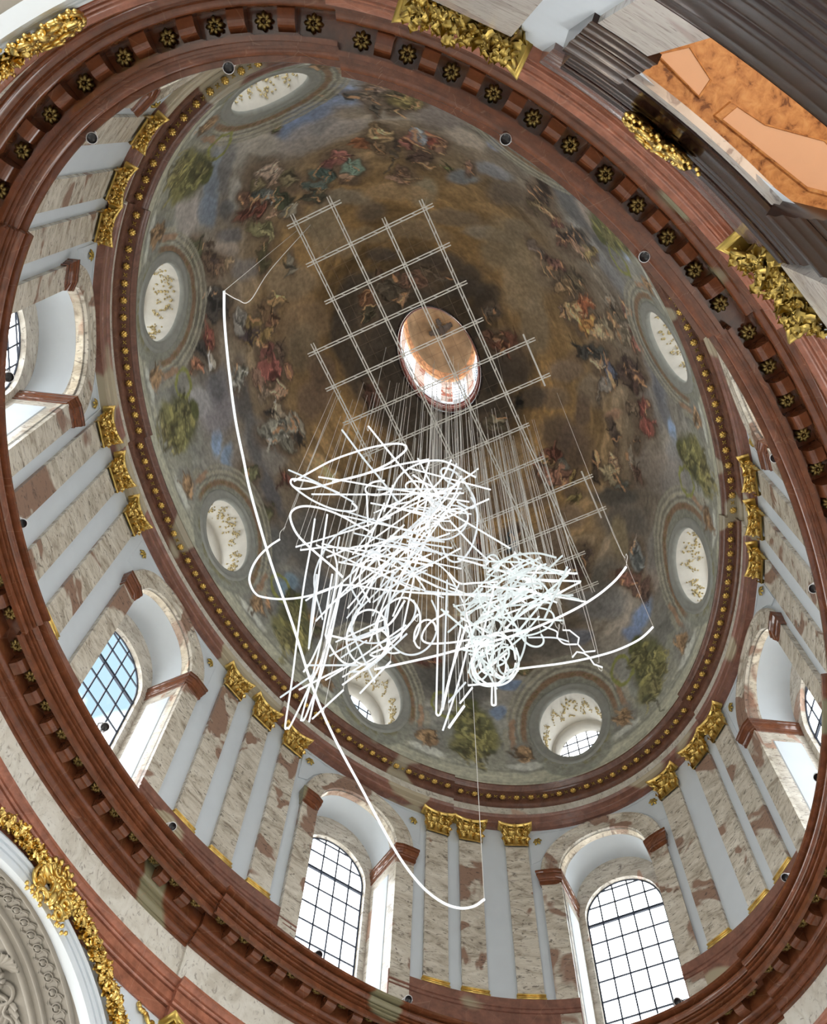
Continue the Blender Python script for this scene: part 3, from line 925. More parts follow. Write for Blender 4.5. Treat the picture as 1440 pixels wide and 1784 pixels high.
    0,-168.3,36.6,2.42,0.33,-0.74,1.54,70,60,50, 0,-163.2,38.8,3.62,0.03,-0.86,2.26,70,60,50, 0,-154.7,34.9,3.84,-0.81,-0.45,2.50,70,60,50, 
    0,-150.6,32.6,3.63,-1.28,-0.20,2.10,70,60,50, 0,-152.1,39.3,4.68,-1.15,-0.47,3.36,70,60,50, 0,-148.0,33.1,2.71,-1.15,-0.12,2.62,70,60,50, 
    0,-145.7,33.5,3.13,-1.53,-0.01,3.13,70,60,50, 0,-158.1,36.7,1.25,-0.14,-0.86,3.36,70,60,50, 0,-153.8,21.2,5.37,-2.07,-0.66,5.18,70,60,50, 
    0,-155.7,19.4,2.25,-0.74,-0.72,4.72,70,60,50, 0,-161.1,21.7,3.46,-0.24,-1.48,6.03,70,60,50, 0,-164.5,21.3,3.00,0.22,-0.53,1.76,70,60,50, 
    0,-160.7,26.3,1.65,-0.12,-1.00,3.84,70,60,50, 0,-155.9,26.6,2.92,-0.69,-0.30,1.70,70,60,50, 0,-151.4,21.9,3.07,-1.48,-0.35,3.86,70,60,50, 
    0,-159.9,18.7,2.59,-0.35,-0.43,1.99,70,60,50, 0,176.6,17.7,3.13,3.60,-1.47,2.24,70,60,50, 0,174.8,22.8,1.15,1.15,-1.79,2.33,70,60,50, 
    0,-172.3,19.8,4.88,0.63,-0.70,2.23,70,60,50, 0,-134.9,17.2,2.65,0.18,-0.20,2.63,70,60,50, 0,-137.1,36.6,1.73,-1.24,0.50,2.97,70,60,50, 
    0,-158.8,45.6,5.44,-0.41,-0.85,2.64,70,60,50, 0,-120.7,26.0,1.58,-5.65,3.58,5.68,70,60,50, 0,-118.5,30.0,1.81,-4.21,1.20,2.30,70,60,50, 
    0,-115.9,28.4,1.13,-3.35,1.03,1.81,70,60,50, 0,-114.0,29.2,1.06,-3.37,0.95,1.52,70,60,50, 0,-110.1,30.7,1.03,-4.00,2.08,2.78,70,60,50, 
    0,-105.7,24.8,0.30,-3.20,1.25,1.56,70,60,50, 0,-110.2,26.5,1.19,-6.07,1.74,2.52,70,60,50, 0,-106.8,28.4,0.69,-4.22,1.24,1.53,70,60,50, 
    0,-121.3,20.8,0.56,-1.81,1.99,5.11,70,60,50, 0,-106.9,39.0,4.85,-3.27,0.72,2.32,70,60,50, 0,-112.5,42.0,4.19,-0.22,0.02,1.81,70,60,50, 
    0,-101.3,37.2,1.10,-6.22,2.55,2.17,70,60,50, 0,-101.3,41.0,0.89,-3.84,1.91,1.51,70,60,50, 0,-95.5,37.8,0.27,-4.03,3.93,2.65,70,60,50, 
    0,-93.9,41.4,0.34,-4.51,3.78,2.24,70,60,50, 0,-90.1,39.6,-0.08,-3.45,3.38,1.77,70,60,50, 0,-95.4,27.4,-0.10,-2.54,2.47,1.99,70,60,50, 
    0,-95.1,22.2,-0.22,-2.38,2.06,1.79,70,60,50, 0,-92.3,28.3,-0.41,-5.03,2.55,1.78,70,60,50, 0,-90.9,35.2,-0.16,-3.55,2.37,1.40,70,60,50, 
    0,-91.2,26.3,-0.36,-3.21,1.80,1.25,70,60,50, 0,-105.7,41.9,1.30,-3.70,1.26,1.16,70,60,50, 0,-89.1,35.6,-0.48,-6.49,2.41,1.31,70,60,50, 
    0,-91.3,29.3,-0.27,-3.11,1.85,1.22,70,60,50, 0,-87.9,25.1,-1.13,-2.70,2.86,-1.32,70,60,50, 0,-89.3,27.6,-0.50,-3.79,1.84,1.15,70,60,50, 
    0,-83.2,40.8,-1.28,-8.55,2.69,1.01,70,60,50, 0,-79.8,40.5,-0.62,-2.84,2.72,0.86,70,60,50, 0,-79.7,36.5,-1.46,-2.23,2.98,-2.24,70,60,50, 
    0,-75.4,39.0,-1.40,-4.51,2.23,0.55,70,60,50, 0,-81.2,30.4,-1.47,-6.03,4.29,1.72,70,60,50, 0,-79.2,28.3,-1.20,-4.25,3.43,1.26,70,60,50, 
    0,-73.6,27.6,-1.11,-2.96,3.03,0.75,70,60,50, 0,-69.9,27.1,-2.47,-3.20,1.61,-1.79,70,60,50, 0,-71.9,31.3,-1.13,-2.87,1.98,0.40,70,60,50, 
    0,-71.0,41.7,-0.54,-1.37,3.29,0.53,70,60,50, 0,-55.2,37.5,-1.43,-1.96,3.78,-0.35,70,60,50, 0,-51.3,38.3,-2.73,-3.29,2.50,-0.38,70,60,50, 
    0,-62.7,38.1,-1.30,-1.49,4.05,-2.08,70,60,50, 0,-58.5,32.7,-0.82,-1.28,4.69,-0.23,70,60,50, 0,-50.5,35.4,-2.72,-3.26,1.57,-0.29,70,60,50, 
    0,-49.2,38.8,-2.44,-2.75,1.67,-0.31,70,60,50, 0,-56.3,30.7,-1.23,-1.04,1.42,-2.47,70,60,50, 0,-49.1,42.8,-1.48,-1.60,4.98,-0.83,70,60,50, 
    0,-64.0,30.5,-0.87,-1.63,3.08,0.15,70,60,50, 0,-86.3,68.7,1.91,-6.18,9.32,1.89,70,60,50, 0,-92.1,72.3,3.15,-3.99,6.29,1.35,70,60,50, 
    0,-105.3,67.6,3.99,-3.22,3.43,1.49,70,60,50, 0,-51.7,67.0,-3.07,-2.34,3.78,-0.17,70,60,50, 0,-24.5,71.8,-12.98,-3.22,6.91,-1.43,70,60,50, 
    0,-39.2,55.2,-4.87,-3.24,3.48,-0.77,70,60,50, 0,-35.6,56.2,-3.30,-1.92,2.32,-0.59,70,60,50, 0,-39.9,52.5,-2.29,-1.63,2.70,-0.63,70,60,50, 
    0,-36.6,50.7,-5.82,-3.87,3.50,-1.02,70,60,50, 0,-38.9,49.1,-2.19,-1.60,2.93,-0.80,70,60,50, 0,-31.7,53.7,-7.91,-4.29,3.11,-1.03,70,60,50, 
    0,-35.1,46.0,-3.29,-2.25,2.18,-0.78,70,60,50, 0,-29.2,56.3,-3.60,-1.72,2.73,-0.92,70,60,50, 0,-39.1,25.8,-2.55,-2.39,3.59,-1.77,70,60,50, 
    0,-32.9,25.6,-4.91,-3.91,1.94,-1.26,70,60,50, 0,-34.5,22.1,-3.45,-2.94,1.59,-1.05,70,60,50, 0,-18.5,36.6,-5.52,-2.58,3.10,-2.63,70,60,50, 
    0,-25.1,37.9,-3.23,-1.83,1.93,-1.26,70,60,50, 0,-41.2,27.2,-1.68,-1.65,1.57,-0.67,70,60,50, 0,-34.6,19.9,-2.13,-1.84,1.53,-1.05,70,60,50, 
    0,34.8,22.8,-2.77,0.72,-0.02,-1.33,70,60,50, 0,38.7,21.7,-2.23,0.72,-0.07,-1.16,70,60,50, 0,11.5,23.8,-6.94,-0.49,0.47,-1.59,70,60,50, 
    0,23.5,23.1,-2.88,0.28,0.17,-1.32,70,60,50, 0,44.0,20.3,-3.00,1.24,-0.20,-1.63,70,60,50, 0,118.0,18.9,-0.57,2.17,-1.40,-0.42,70,60,50, 
    0,122.4,24.3,-0.49,2.89,-2.84,-0.48,70,60,50, 0,118.1,23.7,-0.56,2.39,-2.12,-0.56,70,60,50, 0,120.9,21.4,-0.51,2.42,-2.09,-0.45,70,60,50, 
    0,112.9,30.1,-0.79,2.81,-3.58,-1.17,70,60,50, 0,113.7,32.1,-0.73,2.82,-1.36,-0.40,70,60,50, 0,112.7,40.5,-1.01,4.23,-3.21,-0.81,70,60,50, 
    0,117.6,40.3,-0.48,3.31,-2.89,-0.51,70,60,50, 0,111.5,36.7,-0.78,2.80,-2.57,-0.77,70,60,50, 0,115.9,44.2,-0.37,2.37,-5.35,-0.96,70,60,50, 
    0,106.9,40.5,-1.15,3.24,-3.45,-1.20,70,60,50, 0,110.1,45.5,-0.52,1.88,-2.66,-0.68,70,60,50, 0,108.3,36.5,-0.63,1.85,-2.13,-0.77,70,60,50, 
    0,101.8,38.0,-1.45,3.16,-2.07,-0.97,70,60,50, 0,97.7,35.9,-3.09,5.72,-3.46,-2.01,70,60,50, 0,96.8,41.7,-2.02,3.54,-2.85,-1.48,70,60,50, 
    0,93.0,38.1,-1.93,3.00,-2.18,-1.42,70,60,50, 0,102.5,35.9,-1.01,2.26,-1.33,-0.64,70,60,50, 0,87.7,32.4,-1.79,2.43,-1.27,-1.13,70,60,50, 
    0,94.2,24.1,-2.00,3.37,-2.12,-1.82,70,60,50, 0,86.1,23.0,-2.03,2.74,-1.43,-1.64,70,60,50, 0,98.0,38.1,-0.95,1.77,-2.98,-1.62,70,60,50, 
    0,96.9,33.4,-0.96,1.74,-1.18,-0.75,70,60,50, 0,140.3,19.7,0.12,3.41,-3.90,0.88,70,60,50, 0,137.9,25.2,0.35,5.21,-3.45,0.56,70,60,50, 
    0,129.3,26.6,-0.29,5.75,-5.11,-0.09,70,60,50, 0,130.8,25.3,-0.05,1.20,-2.36,0.03,70,60,50, 0,127.1,21.5,-0.43,3.41,-2.18,-0.17,70,60,50, 
    0,122.5,23.8,-0.50,2.89,-2.51,-0.42,70,60,50, 0,125.6,36.6,-0.07,3.78,-2.00,-0.12,70,60,50, 0,121.9,38.4,1.56,6.45,-1.77,0.51,70,60,50, 
    0,125.7,42.0,0.10,2.82,-3.11,-0.14,70,60,50, 0,122.2,35.5,-0.44,4.74,-1.92,-0.23,70,60,50, 0,131.5,43.1,0.56,3.24,-2.78,0.12,70,60,50, 
    0,128.7,40.5,0.26,3.27,-3.05,-0.01,70,60,50, 0,125.1,33.0,-0.17,2.85,-3.72,-0.30,70,60,50, 0,148.8,67.2,4.95,2.70,-5.40,0.89,70,60,50, 
    0,-173.1,71.7,22.39,1.40,-4.11,2.45,70,60,50, 0,167.6,71.1,14.80,3.10,-7.07,2.10,70,60,50, 0,139.2,68.9,3.48,2.58,-10.14,0.86,70,60,50, 
    0,90.1,66.1,-3.84,3.61,-7.09,-2.15,70,60,50, 0,-156.9,69.2,10.66,-0.47,-0.89,1.58,70,60,50, 0,-143.6,69.4,8.90,-1.28,0.17,1.61,70,60,50, 
    0,166.7,67.2,4.94,1.34,-3.00,1.03,70,60,50, 0,2.0,48.9,-5.23,-0.79,1.96,-2.46,70,60,50, 0,17.5,49.4,-4.56,0.03,0.91,-2.37,70,60,50, 
    0,19.6,54.8,-4.33,0.11,0.67,-1.72,70,60,50, 0,-4.4,50.3,-3.02,-0.65,1.20,-1.16,70,60,50, 0,69.6,12.1,-4.14,3.89,-0.92,-2.28,70,60,50, 
    0,77.0,8.4,-1.37,1.56,-0.57,-1.21,70,60,50, 0,71.4,8.9,-2.24,2.23,-0.56,-1.41,70,60,50, 0,66.1,13.1,-2.40,2.06,-0.42,-1.17,70,60,50, 
    1,164.2,30.8,2.62,3.29,-1.61,1.23,133,119,107, 1,166.6,36.2,1.95,1.79,-1.43,1.09,83,77,60, 1,157.6,32.7,2.14,3.39,-1.72,0.97,65,71,69, 
    1,158.2,34.7,1.00,1.42,-0.88,0.49,115,118,115, 1,152.4,31.9,2.98,3.11,-1.15,1.17,93,59,51, 1,154.7,28.2,0.69,1.57,-1.65,0.88,76,58,49, 
    1,159.8,37.8,1.16,1.36,-2.85,1.62,58,65,52, 1,159.0,41.0,1.46,1.58,-1.91,0.99,119,116,105, 1,149.9,36.0,1.41,2.89,-1.85,0.68,99,97,73, 
    1,143.0,38.9,0.19,0.99,-4.42,0.24,69,66,48, 1,144.7,46.2,0.39,0.67,-3.23,0.74,86,83,75, 1,162.4,33.0,0.89,1.11,-0.72,0.49,142,122,105, 
    1,159.3,29.6,1.01,1.70,-1.17,0.75,77,71,54, 1,155.5,37.9,0.68,0.97,-0.80,0.38,127,105,90, 1,170.9,42.0,2.77,1.69,-1.47,1.18,69,81,78, 
    1,169.6,43.0,2.23,1.40,-0.89,0.66,95,85,68, 1,-177.7,39.1,3.00,1.05,-1.33,1.74,101,69,64, 1,-174.4,42.7,3.03,0.72,-1.46,2.03,91,109,100, 
    1,176.0,40.8,3.76,1.84,-1.11,1.10,59,75,71, 1,-178.2,44.9,2.41,0.72,-0.83,0.95,132,111,94, 1,166.7,43.5,2.94,2.07,-1.06,0.71,53,54,46, 
    1,178.8,39.8,1.46,0.63,-0.83,0.93,81,53,51, 1,179.0,45.3,1.69,0.60,-0.67,0.68,80,66,55, 1,-162.3,34.7,3.33,-0.05,-0.73,2.19,145,125,96, 
    1,-168.3,36.6,1.53,0.21,-0.49,1.01,124,84,60, 1,-163.2,38.8,2.30,0.02,-0.57,1.48,94,79,62, 1,-154.7,34.9,2.44,-0.52,-0.29,1.64,109,75,69, 
    1,-150.6,32.6,2.31,-0.81,-0.13,1.38,101,107,114, 1,-152.1,39.3,2.97,-0.73,-0.31,2.21,63,51,46, 1,-148.0,33.1,1.72,-0.73,-0.08,1.72,97,57,48, 
    1,-145.7,33.5,1.99,-0.97,-0.01,2.06,100,79,67, 1,-162.7,33.0,1.46,-0.00,-0.32,0.96,103,88,68, 1,-149.9,41.4,1.36,-0.38,-0.07,0.78,128,108,91, 
    1,-158.1,36.7,0.79,-0.09,-0.56,2.21,52,46,41, 1,-161.3,42.0,0.44,0.13,-1.75,2.23,58,53,46, 1,-144.3,39.7,0.95,-0.41,0.03,0.95,86,92,61, 
    1,-153.8,21.2,3.40,-1.31,-0.44,3.41,107,98,65, 1,-155.7,19.4,1.43,-0.47,-0.47,3.10,64,58,44, 1,-161.1,21.7,2.20,-0.15,-0.97,3.96,83,74,65, 
    1,-164.5,21.3,1.91,0.14,-0.35,1.16,56,56,54, 1,-160.7,26.3,1.05,-0.07,-0.65,2.52,62,59,54, 1,-155.9,26.6,1.85,-0.44,-0.20,1.12,73,65,53, 
    1,-151.4,21.9,1.95,-0.94,-0.23,2.54,90,82,56, 1,-159.9,18.7,1.64,-0.22,-0.28,1.30,130,113,104, 1,176.6,17.7,1.99,2.28,-0.96,1.47,68,68,50, 
    1,174.8,22.8,0.73,0.73,-1.17,1.53,66,66,45, 1,-172.3,19.8,3.09,0.40,-0.46,1.47,72,72,53, 1,-134.9,17.2,1.68,0.11,-0.13,1.73,62,67,51, 
    1,-140.3,16.9,1.34,0.12,-0.14,1.13,58,65,54, 1,-137.1,36.6,1.10,-0.78,0.33,1.95,104,83,73, 1,-158.8,45.6,3.45,-0.26,-0.56,1.73,100,82,70, 
    1,-156.5,46.1,1.55,-0.18,-0.16,0.58,138,121,98, 1,-120.7,26.0,1.00,-3.58,2.35,3.73,58,49,42, 1,-118.5,30.0,1.15,-2.67,0.79,1.51,98,87,66, 
    1,-115.9,28.4,0.72,-2.12,0.68,1.19,123,99,77, 1,-114.0,29.2,0.67,-2.14,0.62,1.00,67,43,40, 1,-110.1,30.7,0.66,-2.54,1.37,1.82,78,58,49, 
    1,-105.7,24.8,0.19,-2.03,0.82,1.03,121,107,74, 1,-110.2,26.5,0.75,-3.85,1.15,1.66,38,36,35, 1,-106.8,28.4,0.43,-2.68,0.82,1.00,111,92,78, 
    1,-121.3,20.8,0.35,-1.15,1.31,3.35,51,42,37, 1,-106.9,39.0,3.08,-2.07,0.48,1.52,81,59,53, 1,-112.5,42.0,2.66,-0.14,0.01,1.19,84,75,69, 
    1,-101.3,37.2,0.70,-3.94,1.67,1.43,92,83,66, 1,-101.3,41.0,0.56,-2.43,1.26,1.00,132,111,85, 1,-95.5,37.8,0.17,-2.56,2.58,1.74,124,76,52, 
    1,-93.9,41.4,0.22,-2.86,2.48,1.47,143,121,91, 1,-90.1,39.6,-0.05,-2.19,2.22,1.17,151,111,68, 1,-93.9,45.9,0.16,-1.22,1.04,0.56,82,70,62, 
    1,-95.4,27.4,-0.07,-1.61,1.63,1.31,96,90,81, 1,-95.1,22.2,-0.14,-1.51,1.36,1.18,113,84,79, 1,-92.3,28.3,-0.26,-3.19,1.67,1.17,76,68,56, 
    1,-90.9,35.2,-0.10,-2.25,1.56,0.92,99,93,78, 1,-91.2,26.3,-0.23,-2.04,1.18,0.82,113,104,92, 1,-105.7,41.9,0.82,-2.35,0.83,0.76,78,68,55, 
    1,-89.1,35.6,-0.31,-4.12,1.59,0.86,126,111,90, 1,-91.3,29.3,-0.17,-1.97,1.22,0.80,66,60,49, 1,-87.9,25.1,-0.72,-1.71,1.88,-0.87,102,70,61, 
    1,-89.3,27.6,-0.32,-2.40,1.21,0.75,109,100,85, 1,-83.2,40.8,-0.81,-5.43,1.77,0.67,55,56,54, 1,-79.8,40.5,-0.39,-1.80,1.79,0.56,126,111,93, 
    1,-79.7,36.5,-0.93,-1.42,1.96,-1.47,60,66,80, 1,-75.4,39.0,-0.89,-2.86,1.47,0.36,102,98,93, 1,-81.2,30.4,-0.93,-3.83,2.82,1.13,56,46,42, 
    1,-79.2,28.3,-0.76,-2.70,2.26,0.83,61,47,42, 1,-73.6,27.6,-0.70,-1.88,1.99,0.49,95,57,51, 1,-69.9,27.1,-1.56,-2.03,1.06,-1.18,104,63,56, 
    1,-71.9,31.3,-0.71,-1.82,1.30,0.26,88,76,64, 1,-84.5,45.7,0.93,-1.74,0.58,0.56,66,64,58, 1,-71.0,41.7,-0.34,-0.87,2.16,0.35,85,79,71, 
    1,-55.2,37.5,-0.91,-1.24,2.48,-0.23,128,107,89, 1,-51.3,38.3,-1.73,-2.09,1.65,-0.25,119,111,90, 1,-62.7,38.1,-0.83,-0.95,2.66,-1.37,67,58,52, 
    1,-58.5,32.7,-0.52,-0.81,3.08,-0.15,105,99,90, 1,-50.5,35.4,-1.73,-2.07,1.03,-0.19,77,80,75, 1,-49.2,38.8,-1.55,-1.74,1.09,-0.20,97,90,73, 
    1,-56.3,30.7,-0.78,-0.66,0.93,-1.62,77,60,53, 1,-49.1,42.8,-0.94,-1.01,3.27,-0.54,53,45,39, 1,-64.0,30.5,-0.55,-1.03,2.03,0.10,66,59,52, 
    1,-86.3,68.7,1.21,-3.92,6.12,1.24,87,58,47, 1,-92.1,72.3,2.00,-2.53,4.13,0.89,78,58,49, 1,-90.8,69.1,0.87,-1.61,1.79,0.43,119,99,85, 
    1,-105.3,67.6,2.53,-2.04,2.25,0.98,67,61,55, 1,-51.7,67.0,-1.95,-1.49,2.48,-0.11,35,33,29, 1,-24.5,71.8,-8.23,-2.05,4.54,-0.94,71,67,56, 
    1,-29.2,71.7,-3.07,-0.90,1.70,-0.29,106,101,86, 1,-39.2,55.2,-3.09,-2.05,2.29,-0.51,91,59,50, 1,-35.6,56.2,-2.09,-1.22,1.53,-0.39,104,92,65, 
    1,-39.9,52.5,-1.45,-1.03,1.78,-0.41,84,84,78, 1,-36.6,50.7,-3.69,-2.46,2.30,-0.67,113,85,73, 1,-38.9,49.1,-1.39,-1.02,1.93,-0.52,110,96,62, 
    1,-31.7,53.7,-5.02,-2.72,2.05,-0.68,107,80,67, 1,-35.1,46.0,-2.09,-1.43,1.43,-0.51,98,89,59, 1,-29.2,56.3,-2.29,-1.09,1.79,-0.60,83,62,54, 
    1,-39.1,25.8,-1.62,-1.52,2.36,-1.16,90,94,94, 1,-32.9,25.6,-3.12,-2.48,1.27,-0.83,90,65,56, 1,-34.5,22.1,-2.19,-1.86,1.05,-0.69,67,52,46, 
    1,-18.5,36.6,-3.51,-1.63,2.04,-1.73,63,48,44, 1,-25.1,37.9,-2.05,-1.16,1.27,-0.83,60,51,47, 1,-41.2,27.2,-1.07,-1.05,1.03,-0.44,97,89,83, 
    1,-34.6,19.9,-1.35,-1.17,1.01,-0.69,60,48,42, 1,34.8,22.8,-1.76,0.46,-0.01,-0.87,93,61,52, 1,38.7,21.7,-1.42,0.46,-0.05,-0.76,84,56,48, 
    1,11.5,23.8,-4.40,-0.31,0.31,-1.05,76,74,53, 1,23.5,23.1,-1.83,0.18,0.11,-0.87,75,65,48, 1,44.0,20.3,-1.90,0.78,-0.13,-1.07,69,61,53, 
    1,118.0,18.9,-0.36,1.38,-0.92,-0.28,107,75,59, 1,122.4,24.3,-0.31,1.83,-1.87,-0.31,100,62,52, 1,118.1,23.7,-0.35,1.52,-1.40,-0.37,141,137,128, 
    1,120.9,21.4,-0.32,1.53,-1.37,-0.30,48,46,44, 1,112.9,30.1,-0.50,1.78,-2.35,-0.77,117,117,112, 1,113.7,32.1,-0.46,1.79,-0.89,-0.26,122,122,113, 
    1,112.7,40.5,-0.64,2.68,-2.11,-0.53,114,72,67, 1,117.6,40.3,-0.30,2.10,-1.90,-0.33,84,55,51, 1,111.5,36.7,-0.49,1.78,-1.69,-0.51,114,93,81, 
    1,115.9,44.2,-0.23,1.50,-3.52,-0.63,71,59,51, 1,106.9,40.5,-0.73,2.06,-2.27,-0.79,133,111,93, 1,110.1,45.5,-0.33,1.19,-1.75,-0.45,99,74,61, 
    1,108.3,36.5,-0.40,1.17,-1.40,-0.51,113,101,88, 1,101.8,38.0,-0.92,2.01,-1.36,-0.64,129,120,105, 1,97.7,35.9,-1.96,3.63,-2.28,-1.32,117,117,109, 
    1,96.8,41.7,-1.28,2.25,-1.87,-0.97,111,108,99, 1,93.0,38.1,-1.22,1.90,-1.44,-0.93,92,91,83, 1,102.5,35.9,-0.64,1.43,-0.87,-0.42,38,36,35, 
    1,87.7,32.4,-1.14,1.54,-0.84,-0.74,93,61,54, 1,94.2,24.1,-1.27,2.14,-1.40,-1.19,73,73,54, 1,86.1,23.0,-1.29,1.74,-0.94,-1.08,68,68,50, 
    1,98.0,38.1,-0.60,1.12,-1.96,-1.06,64,65,61, 1,96.9,33.4,-0.61,1.11,-0.78,-0.49,137,137,130, 1,93.6,41.6,-0.53,0.82,-1.12,-0.66,54,51,48, 
    1,140.3,19.7,0.07,2.16,-2.56,0.58,59,61,46, 1,137.9,25.2,0.22,3.31,-2.27,0.37,73,60,50, 1,138.2,28.7,-0.10,0.58,-1.65,-0.45,115,101,82, 
    1,129.3,26.6,-0.18,3.65,-3.36,-0.06,46,44,42, 1,130.8,25.3,-0.03,0.76,-1.55,0.02,103,100,94, 1,127.1,21.5,-0.28,2.17,-1.43,-0.11,41,40,39, 
    1,122.5,23.8,-0.31,1.83,-1.65,-0.28,93,55,48, 1,125.6,36.6,-0.05,2.40,-1.31,-0.08,110,95,65, 1,121.9,38.4,0.99,4.09,-1.16,0.33,107,91,61, 
    1,125.7,42.0,0.06,1.79,-2.05,-0.09,89,67,53, 1,122.2,35.5,-0.28,3.01,-1.26,-0.15,65,57,60, 1,131.5,43.1,0.36,2.05,-1.83,0.08,136,114,83, 
    1,128.7,40.5,0.17,2.08,-2.00,-0.00,86,70,53, 1,125.1,33.0,-0.11,1.81,-2.45,-0.19,108,106,102, 1,138.8,25.8,0.08,0.90,-0.92,0.17,46,39,36, 
    1,141.8,24.0,0.12,1.04,-0.56,0.14,59,49,42, 1,148.8,67.2,3.14,1.71,-3.55,0.59,91,65,49, 1,-173.1,71.7,14.21,0.89,-2.70,1.61,82,63,53, 
    1,167.6,71.1,9.39,1.97,-4.65,1.38,65,59,51, 1,139.2,68.9,2.21,1.64,-6.66,0.57,58,56,45, 1,90.1,66.1,-2.44,2.29,-4.66,-1.41,63,45,38, 
    1,-156.9,69.2,6.76,-0.30,-0.59,1.04,77,67,56, 1,-143.6,69.4,5.65,-0.81,0.11,1.06,73,65,57, 1,171.6,74.5,5.04,0.71,-1.96,0.56,102,85,71, 
    1,166.7,67.2,3.14,0.85,-1.97,0.68,71,56,45, 1,2.0,48.9,-3.32,-0.50,1.29,-1.62,58,71,78, 1,17.5,49.4,-2.89,0.02,0.60,-1.56,86,60,51, 
    1,19.6,54.8,-2.75,0.07,0.44,-1.13,74,56,48, 1,-4.4,50.3,-1.92,-0.41,0.79,-0.76,94,79,68, 1,69.6,12.1,-2.63,2.47,-0.60,-1.50,73,73,52, 
    1,77.0,8.4,-0.87,0.99,-0.37,-0.79,124,96,71, 1,71.4,8.9,-1.42,1.42,-0.37,-0.93,86,86,66, 1,66.1,13.1,-1.53,1.31,-0.28,-0.77,63,64,48, 
]

# ------------------------------------------------------------------ the painted dome: colour of the plaster at every point of the shell
def _hash(i, j, k, seed):
    h = (i * 374761393 + j * 668265263 + k * 2147483647 + seed * 1274126177) & 0xffffffff
    h = ((h ^ (h >> 13)) * 1274126177) & 0xffffffff
    return ((h ^ (h >> 16)) & 0xffff) / 65535.0

def vnoise(x, y, z, seed=0):
    i, j, k = np.floor(x).astype(np.int64), np.floor(y).astype(np.int64), np.floor(z).astype(np.int64)
    u, v, w = x - i, y - j, z - k
    u, v, w = u * u * (3 - 2 * u), v * v * (3 - 2 * v), w * w * (3 - 2 * w)
    r = 0
    for a in (0, 1):
        for b in (0, 1):
            for c in (0, 1):
                r = r + _hash(i + a, j + b, k + c, seed) * (u if a else 1 - u) * (v if b else 1 - v) * (w if c else 1 - w)
    return r

def fbm(x, y, z, s, oct=3, seed=0):
    r, a, n = 0, 1.0, 0
    for o in range(oct):
        r = r + a * (vnoise(x * s, y * s, z * s, seed + o) - .5)
        n += a
        a *= .55
        s *= 2.1
    return r / n * 2

def lin(c):
    c = np.asarray(c, float) / 255
    return np.where(c <= .04045, c / 12.92, ((c + .055) / 1.055) ** 2.4)

PAINT = 3.15        # pigment strength of the fresco palette below

